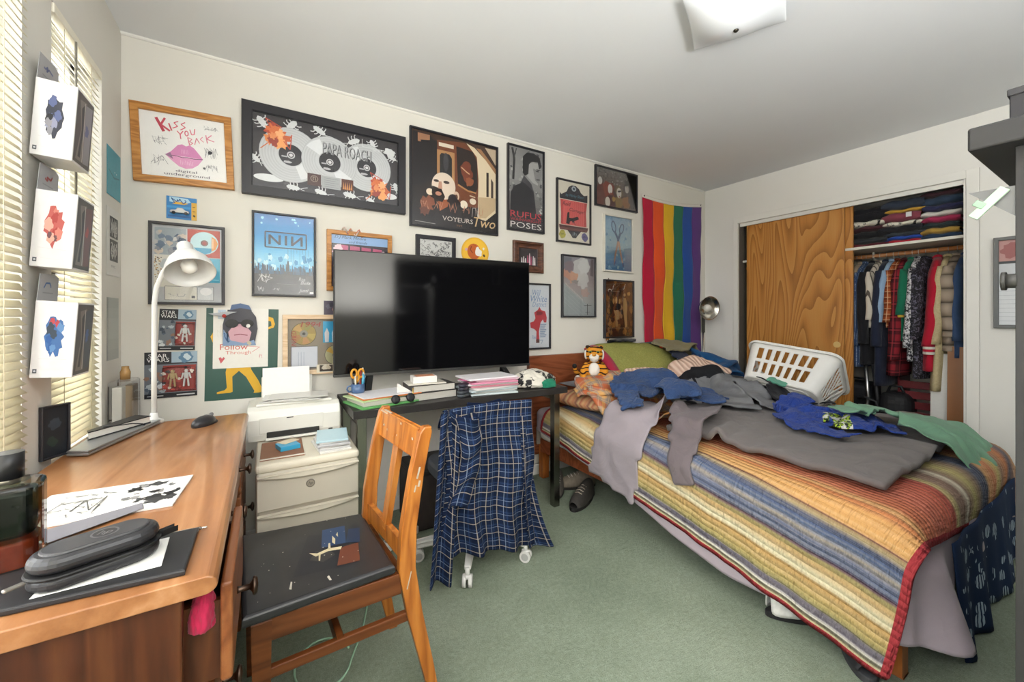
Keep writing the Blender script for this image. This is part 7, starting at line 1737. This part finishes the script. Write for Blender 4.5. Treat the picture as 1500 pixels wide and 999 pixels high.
spk = NT('speckled'); spk.set(.9); sv = spk.coord(); spk.col(spk.ramp(spk.noise(sv, 70, 3, .7), [(.46, '#24242c'), (.54, '#cfcdd0')]))
pais = NT('dark_paisley'); pais.set(.9); sv = pais.coord(); pais.col(pais.ramp(pais.noise(sv, 38, 4, .7, 1.5), [(.50, '#1c1a20'), (.60, '#6a6678')]))
stripe_c = NT('cream_stripe'); stripe_c.set(.9); sv = stripe_c.coord(); wv = stripe_c.n('ShaderNodeTexWave'); wv.inputs['Scale'].default_value = 9; wv.inputs['Distortion'].default_value = 2; stripe_c.l(sv, wv.inputs['Vector']); stripe_c.col(stripe_c.mix(stripe_c.math('GREATER_THAN', wv.outputs['Fac'], .85), lin('#c9bfb0'), lin('#5a5048')))
puff = NT('quilted_puffer'); puff.set(.6, 0, 0, .3); sv = puff.coord(); sz = puff.n('ShaderNodeSeparateXYZ'); puff.l(sv, sz.inputs[0]); pw = puff.math('ABSOLUTE', puff.math('SINE', puff.math('MULTIPLY', sz.outputs[2], 33))); puff.col(puff.mix(puff.math('POWER', pw, .5), lin('#6f6357'), lin('#a09080'))); puff.bump(puff.math('POWER', pw, .4), .9, .03)
G = [
 ('olive_shirt', 'olive striped shirt at the far left of the closet rod', 'shirt', 1249, 440, CK('#7f7863', .12), .05, .45, None, None),
 ('tan_shirt', 'tan shirt hanging second from the closet door', 'shirt', 1256, 450, CK('#a39078', .1), .05, .45, None, None),
 ('dotted_shirt', 'blue shirt with white dots hanging above the black suitcase', 'shirt', 1263, 538, dots.m, .05, .62, None, None),
 ('black_jacket', 'long black jacket beside the blue dotted shirt', 'jacket', 1273, 535, CK('#1f1f23', .1), .07, .60, None, None),
 ('cream_shirt', 'cream short sleeved shirt with dark stripes and a blue collar', 'shirt', 1283, 480, stripe_c.m, .055, .40, None, None),
 ('navy_hoodie', 'long navy hoodie left of the red and black flannel', 'hoodie', 1293, 566, CK('#262b3d', .1), .07, .62, None, None),
 ('light_blue_shirt', 'pale blue shirt between the navy hoodie and the plaid flannels', 'shirt', 1303, 470, CK('#8fa9c6', .06), .04, .42, None, None),
 ('rust_flannel', 'rust plaid shirt just left of the red and black flannel', 'shirt', 1311, 480, orpl, .05, .42, None, None),
 ('red_flannel', 'red and black checked flannel shirt in the middle of the rod', 'shirt', 1320, 552, redpl, .085, .72, None, None),
 ('green_jersey', 'green shirt with a yellow cuff right of the checked flannel', 'shirt', 1331, 500, CK('#1f6b50', .08), .05, .36, None, ['#c9a53c']),
 ('speckled_shirt', 'black and white speckled shirt beside the red jacket', 'shirt', 1340, 530, spk.m, .05, .62, None, None),
 ('paisley_shirt', 'black paisley shirt on a tilted wooden hanger', 'shirt', 1351, 556, pais.m, .06, .55, None, None),
 ('varsity_jacket', 'bright red jacket with white striped cuffs', 'jacket', 1368, 545, CK('#b01f34', .08), .085, .60, None, ['#d8d2c8', '#b01f34', '#d8d2c8']),
 ('cream_cardigan', 'cream knitted cardigan between the red jacket and the puffer', 'cardigan', 1384, 575, knit('#b3a27a', '#cfc09a', 60), .06, .58, None, None),
 ('puffer_jacket', 'beige quilted puffer jacket near the right end of the rod', 'jacket', 1398, 515, puff.m, .10, .52, None, None),
 ('denim_jacket', 'blue denim jacket at the right end of the rod', 'jacket', 1410, 525, CK('#3a4f70', .1), .06, .55, None, None)]
plast = {'cream_shirt': HP, 'green_jersey': HP, 'speckled_shirt': HP, 'light_blue_shirt': HP}
for i, (nm, lb, ct, u, v, m, th, sl, slm, cuff) in enumerate(G):
    y = yc(u, ROD[0] - .10)
    hung(nm, lb, ct, y, max(.42, zc_(u, v, XF)), m, th * .72, sl * .92, slm, cuff, wid=.19, rot=random.uniform(-.08, .08) + (.10 if nm in ('red_flannel', 'varsity_jacket') else 0), seed=i, hm=plast.get(nm), hlabel=('white plastic' if nm in plast else 'wooden') + ' hanger carrying the ' + nm.replace('_', ' '), lean=(.035 if nm in ('red_flannel', 'varsity_jacket', 'cream_cardigan') else .0))
# folded clothes on the shelf
FG = 'folded clothes on the closet shelf'
def folded(label, y, z, w, t, m, x=3.905, d=.34, seed=0, sag=0.0):
    """folded garment: rounded front fold, soft top"""
    q = random.Random(seed); n = 15; mb = MB(); Pn = []
    prof = [(.34, 0.0), (.04, 0.0), (.015, .12), (.0, .35), (.0, .65), (.015, .88), (.04, 1.0), (.34, 1.0)]
    ph = q.uniform(0, 6)
    for px, pz in prof:
        row = []
        for k in range(n):
            a = k / (n - 1) * 2 - 1
            e = 1 - abs(a) ** 6 * .25
            row.append((px * d / .34 + .012 * math.sin(a * 4 + ph) + .01 * abs(a) ** 4, a * w / 2, sag * (1 - a * a) + t * (pz - .5) * e + t * .5 + .004 * math.sin(a * 7 + ph + pz * 2)))
        Pn.append(row)
    mb.grid(np.array(Pn), m)
    # inner layer line
    mb.tube([(.002 + .012 * math.sin(a * 4 + ph) + .01 * abs(a) ** 4, a * w / 2 * .98, sag * (1 - a * a) + t * .5 + .004 * math.sin(a * 7 + ph + 1)) for a in np.linspace(-1, 1, 13)], t * .10, m, 6)
    o = mb.build('folded_garment', None, loc=(x, y, z)); solidify(o, .004, -1); subsurf(o); return tag(o, label, 'clothes', FG)
def stack(yc0, w, items, seed):
    z = 1.699; q = random.Random(seed)
    for i, (lb, t, h) in enumerate(items):
        folded(lb, yc0 + q.uniform(-.012, .012), z, w * q.uniform(.93, 1.03), t, h if not isinstance(h, str) else cloth(h, .1), 3.90 + q.uniform(-.015, .02), .36, seed + i); z += t + .003
stack(yc(1270, 3.9), .24, [('dark red folded shirt at the bottom of the left shelf stack', .024, '#5a2028'), ('charcoal folded shirt with a white edge in the left shelf stack', .035, '#33363a'), ('black folded jumper in the left shelf stack', .050, '#222225'), ('dark maroon folded shirt in the left shelf stack', .04, '#43242a'), ('patterned grey folded shirt in the left shelf stack', .04, pat.m), ('black padded jacket folded on top of the left shelf stack', .10, '#26262a')], 3)
stack(yc(1319, 3.9), .235, [('bright red folded shirt at the bottom of the middle stack', .024, '#a51f30'), ('royal blue folded shirt in the middle stack', .026, '#2a4aa0'), ('grey folded shirt in the middle stack', .026, '#3c4147'), ('black folded jumper in the middle stack', .04, '#25252a'), ('white patterned folded shirt in the middle stack', .03, pat.m), ('dusty rose folded sweatshirt with a white tag in the middle stack', .060, '#8a4553'), ('mustard folded shirt in the middle stack', .022, '#c0963c'), ('slate blue folded jumper on top of the middle stack', .065, '#39414f')], 5)
stack(yc(1378, 3.9), .205, [('navy folded shirt with a white stripe at the bottom of the right stack', .034, '#26384f'), ('mustard folded jumper in the right shelf stack', .040, '#a9873f'), ('dark green folded shirt in the right shelf stack', .032, '#2b3538'), ('magenta folded shirt in the right shelf stack', .040, '#a02f52'), ('white folded shirt in the right shelf stack', .034, '#cfccc6'), ('navy patterned folded shirt in the right shelf stack', .036, '#2f3150'), ('slate blue folded jeans in the right shelf stack', .060, '#334257'), ('dark striped folded shirt on top of the right stack', .030, '#4a3038')], 9)
mb = MB(); mb.box((0, 0, 0), (.002, .030, .034), P('#d6d6d8')); tag(mb.build('paper_tag', None, loc=(3.888, yc(1332, 3.9), 1.895)), 'white paper tag on the rose sweatshirt in the closet', 'tag')
# boards, crate, luggage and tubes below
mb = MB(); mb.box((0, 0, .455), (.012, .115, .91), P('#d6d5d1'), .001, (0, .04, 0)); tag(mb.build('white_board', None, loc=(3.955, .795, .0)), 'white board leaning inside the right end of the closet', 'board')
mb = MB(); mb.box((0, 0, .482), (.012, .085, .965), P('#8f5f38'), .001, (0, .03, 0)); tag(mb.build('cardboard_panel', None, loc=(3.915, .722, .0)), 'brown cardboard panel leaning at the closet jamb', 'board')
cr = thing('slatted_crate', 'dark red slatted crate on the closet floor behind the white board', 'crate', (4.20, .93, .0))
RC = M('#6b1d22', .4, 0, .1)
for k in range(9):
    mb = MB(); mb.box((-.115, 0, .06 + .075 * k), (.012, .24, .055), RC, .004); mb.build('slat', cr)
for sy in (-.12, .12):
    mb = MB(); mb.box((0, sy, .355), (.24, .012, .71), RC, .003); mb.build('crate_side', cr)
sc_ = thing('suitcase', 'black suitcase standing under the blue dotted shirt', 'suitcase', (4.12, 1.315, 0))
mb = MB(); mb.box((0, 0, .34), (.24, .26, .60), M('#222226', .6, 0, .1), .04, seg=3); mb.build('shell', sc_)
for sy in (-.09, .09):
    mb = MB(); mb.cyl((.0, sy - .012, .025), (.0, sy + .012, .025), .025, BLKP, n=16); mb.box((0, sy, .05), (.03, .03, .03), BLKP, .004); mb.build('wheel', sc_)
mb = MB(); mb.tube([(.0, -.05, .64), (0, -.05, .665), (0, .05, .665), (0, .05, .64)], .008, BLKP, 8); mb.build('handle', sc_)
sc2 = thing('duffel_bag', 'black rounded bag on the closet floor behind the bed', 'bag', (4.08, 1.06, 0))
mb = MB(); mb.box((0, 0, .30), (.24, .20, .60), M('#1f1f22', .6, 0, .15, 15), .08, seg=5); mb.build('bag_body', sc2)
mb = MB(); mb.tube([(-.02, -.05, .58), (-.02, -.03, .64), (-.02, .03, .64), (-.02, .05, .58)], .009, BLKP, 8); mb.build('strap', sc2)
fr_ = thing('folding_cart', 'folded cart of grey and black tubes standing in the closet', 'cart', (3.95, 1.19, 0))
for y0, y1, nm in ((.03, -.03, 0), (-.035, -.075, 1)):
    mb = MB(); mb.tube([(0, y0, .02), (0, y0 - .0, .30), (.0, (y0 + y1) / 2, .55), (.01, y1 + .05, .80)], .013, (HM, BLKP)[nm], 10); mb.build('tube_upright', fr_)
mb = MB(); mb.tube([(-.01, .06, .53), (-.01, .02, .545), (-.01, -.05, .52), (-.01, -.07, .40)], .011, BLKP, 10); mb.build('cross_tube', fr_)
for sy in (.02, -.05):
    mb = MB(); mb.cyl((0, sy - .01, .04), (0, sy + .01, .04), .04, BLKP, n=20); mb.build('wheel', fr_)
bg2 = thing('canvas_bag', 'taupe canvas bag standing between the bed and the closet', 'bag', (3.50, .86, 0))
mb = MB(); mb.box((0, 0, .275), (.22, .20, .55), cloth('#6f655c', .1), .07, seg=4); mb.build('bag_body', bg2)
mb = MB(); mb.tube([(-.11, -.06, .45), (-.115, -.04, .54), (-.10, .04, .54), (-.11, .06, .45)], .008, cloth('#5a5048', .1), 8); mb.build('strap', bg2)
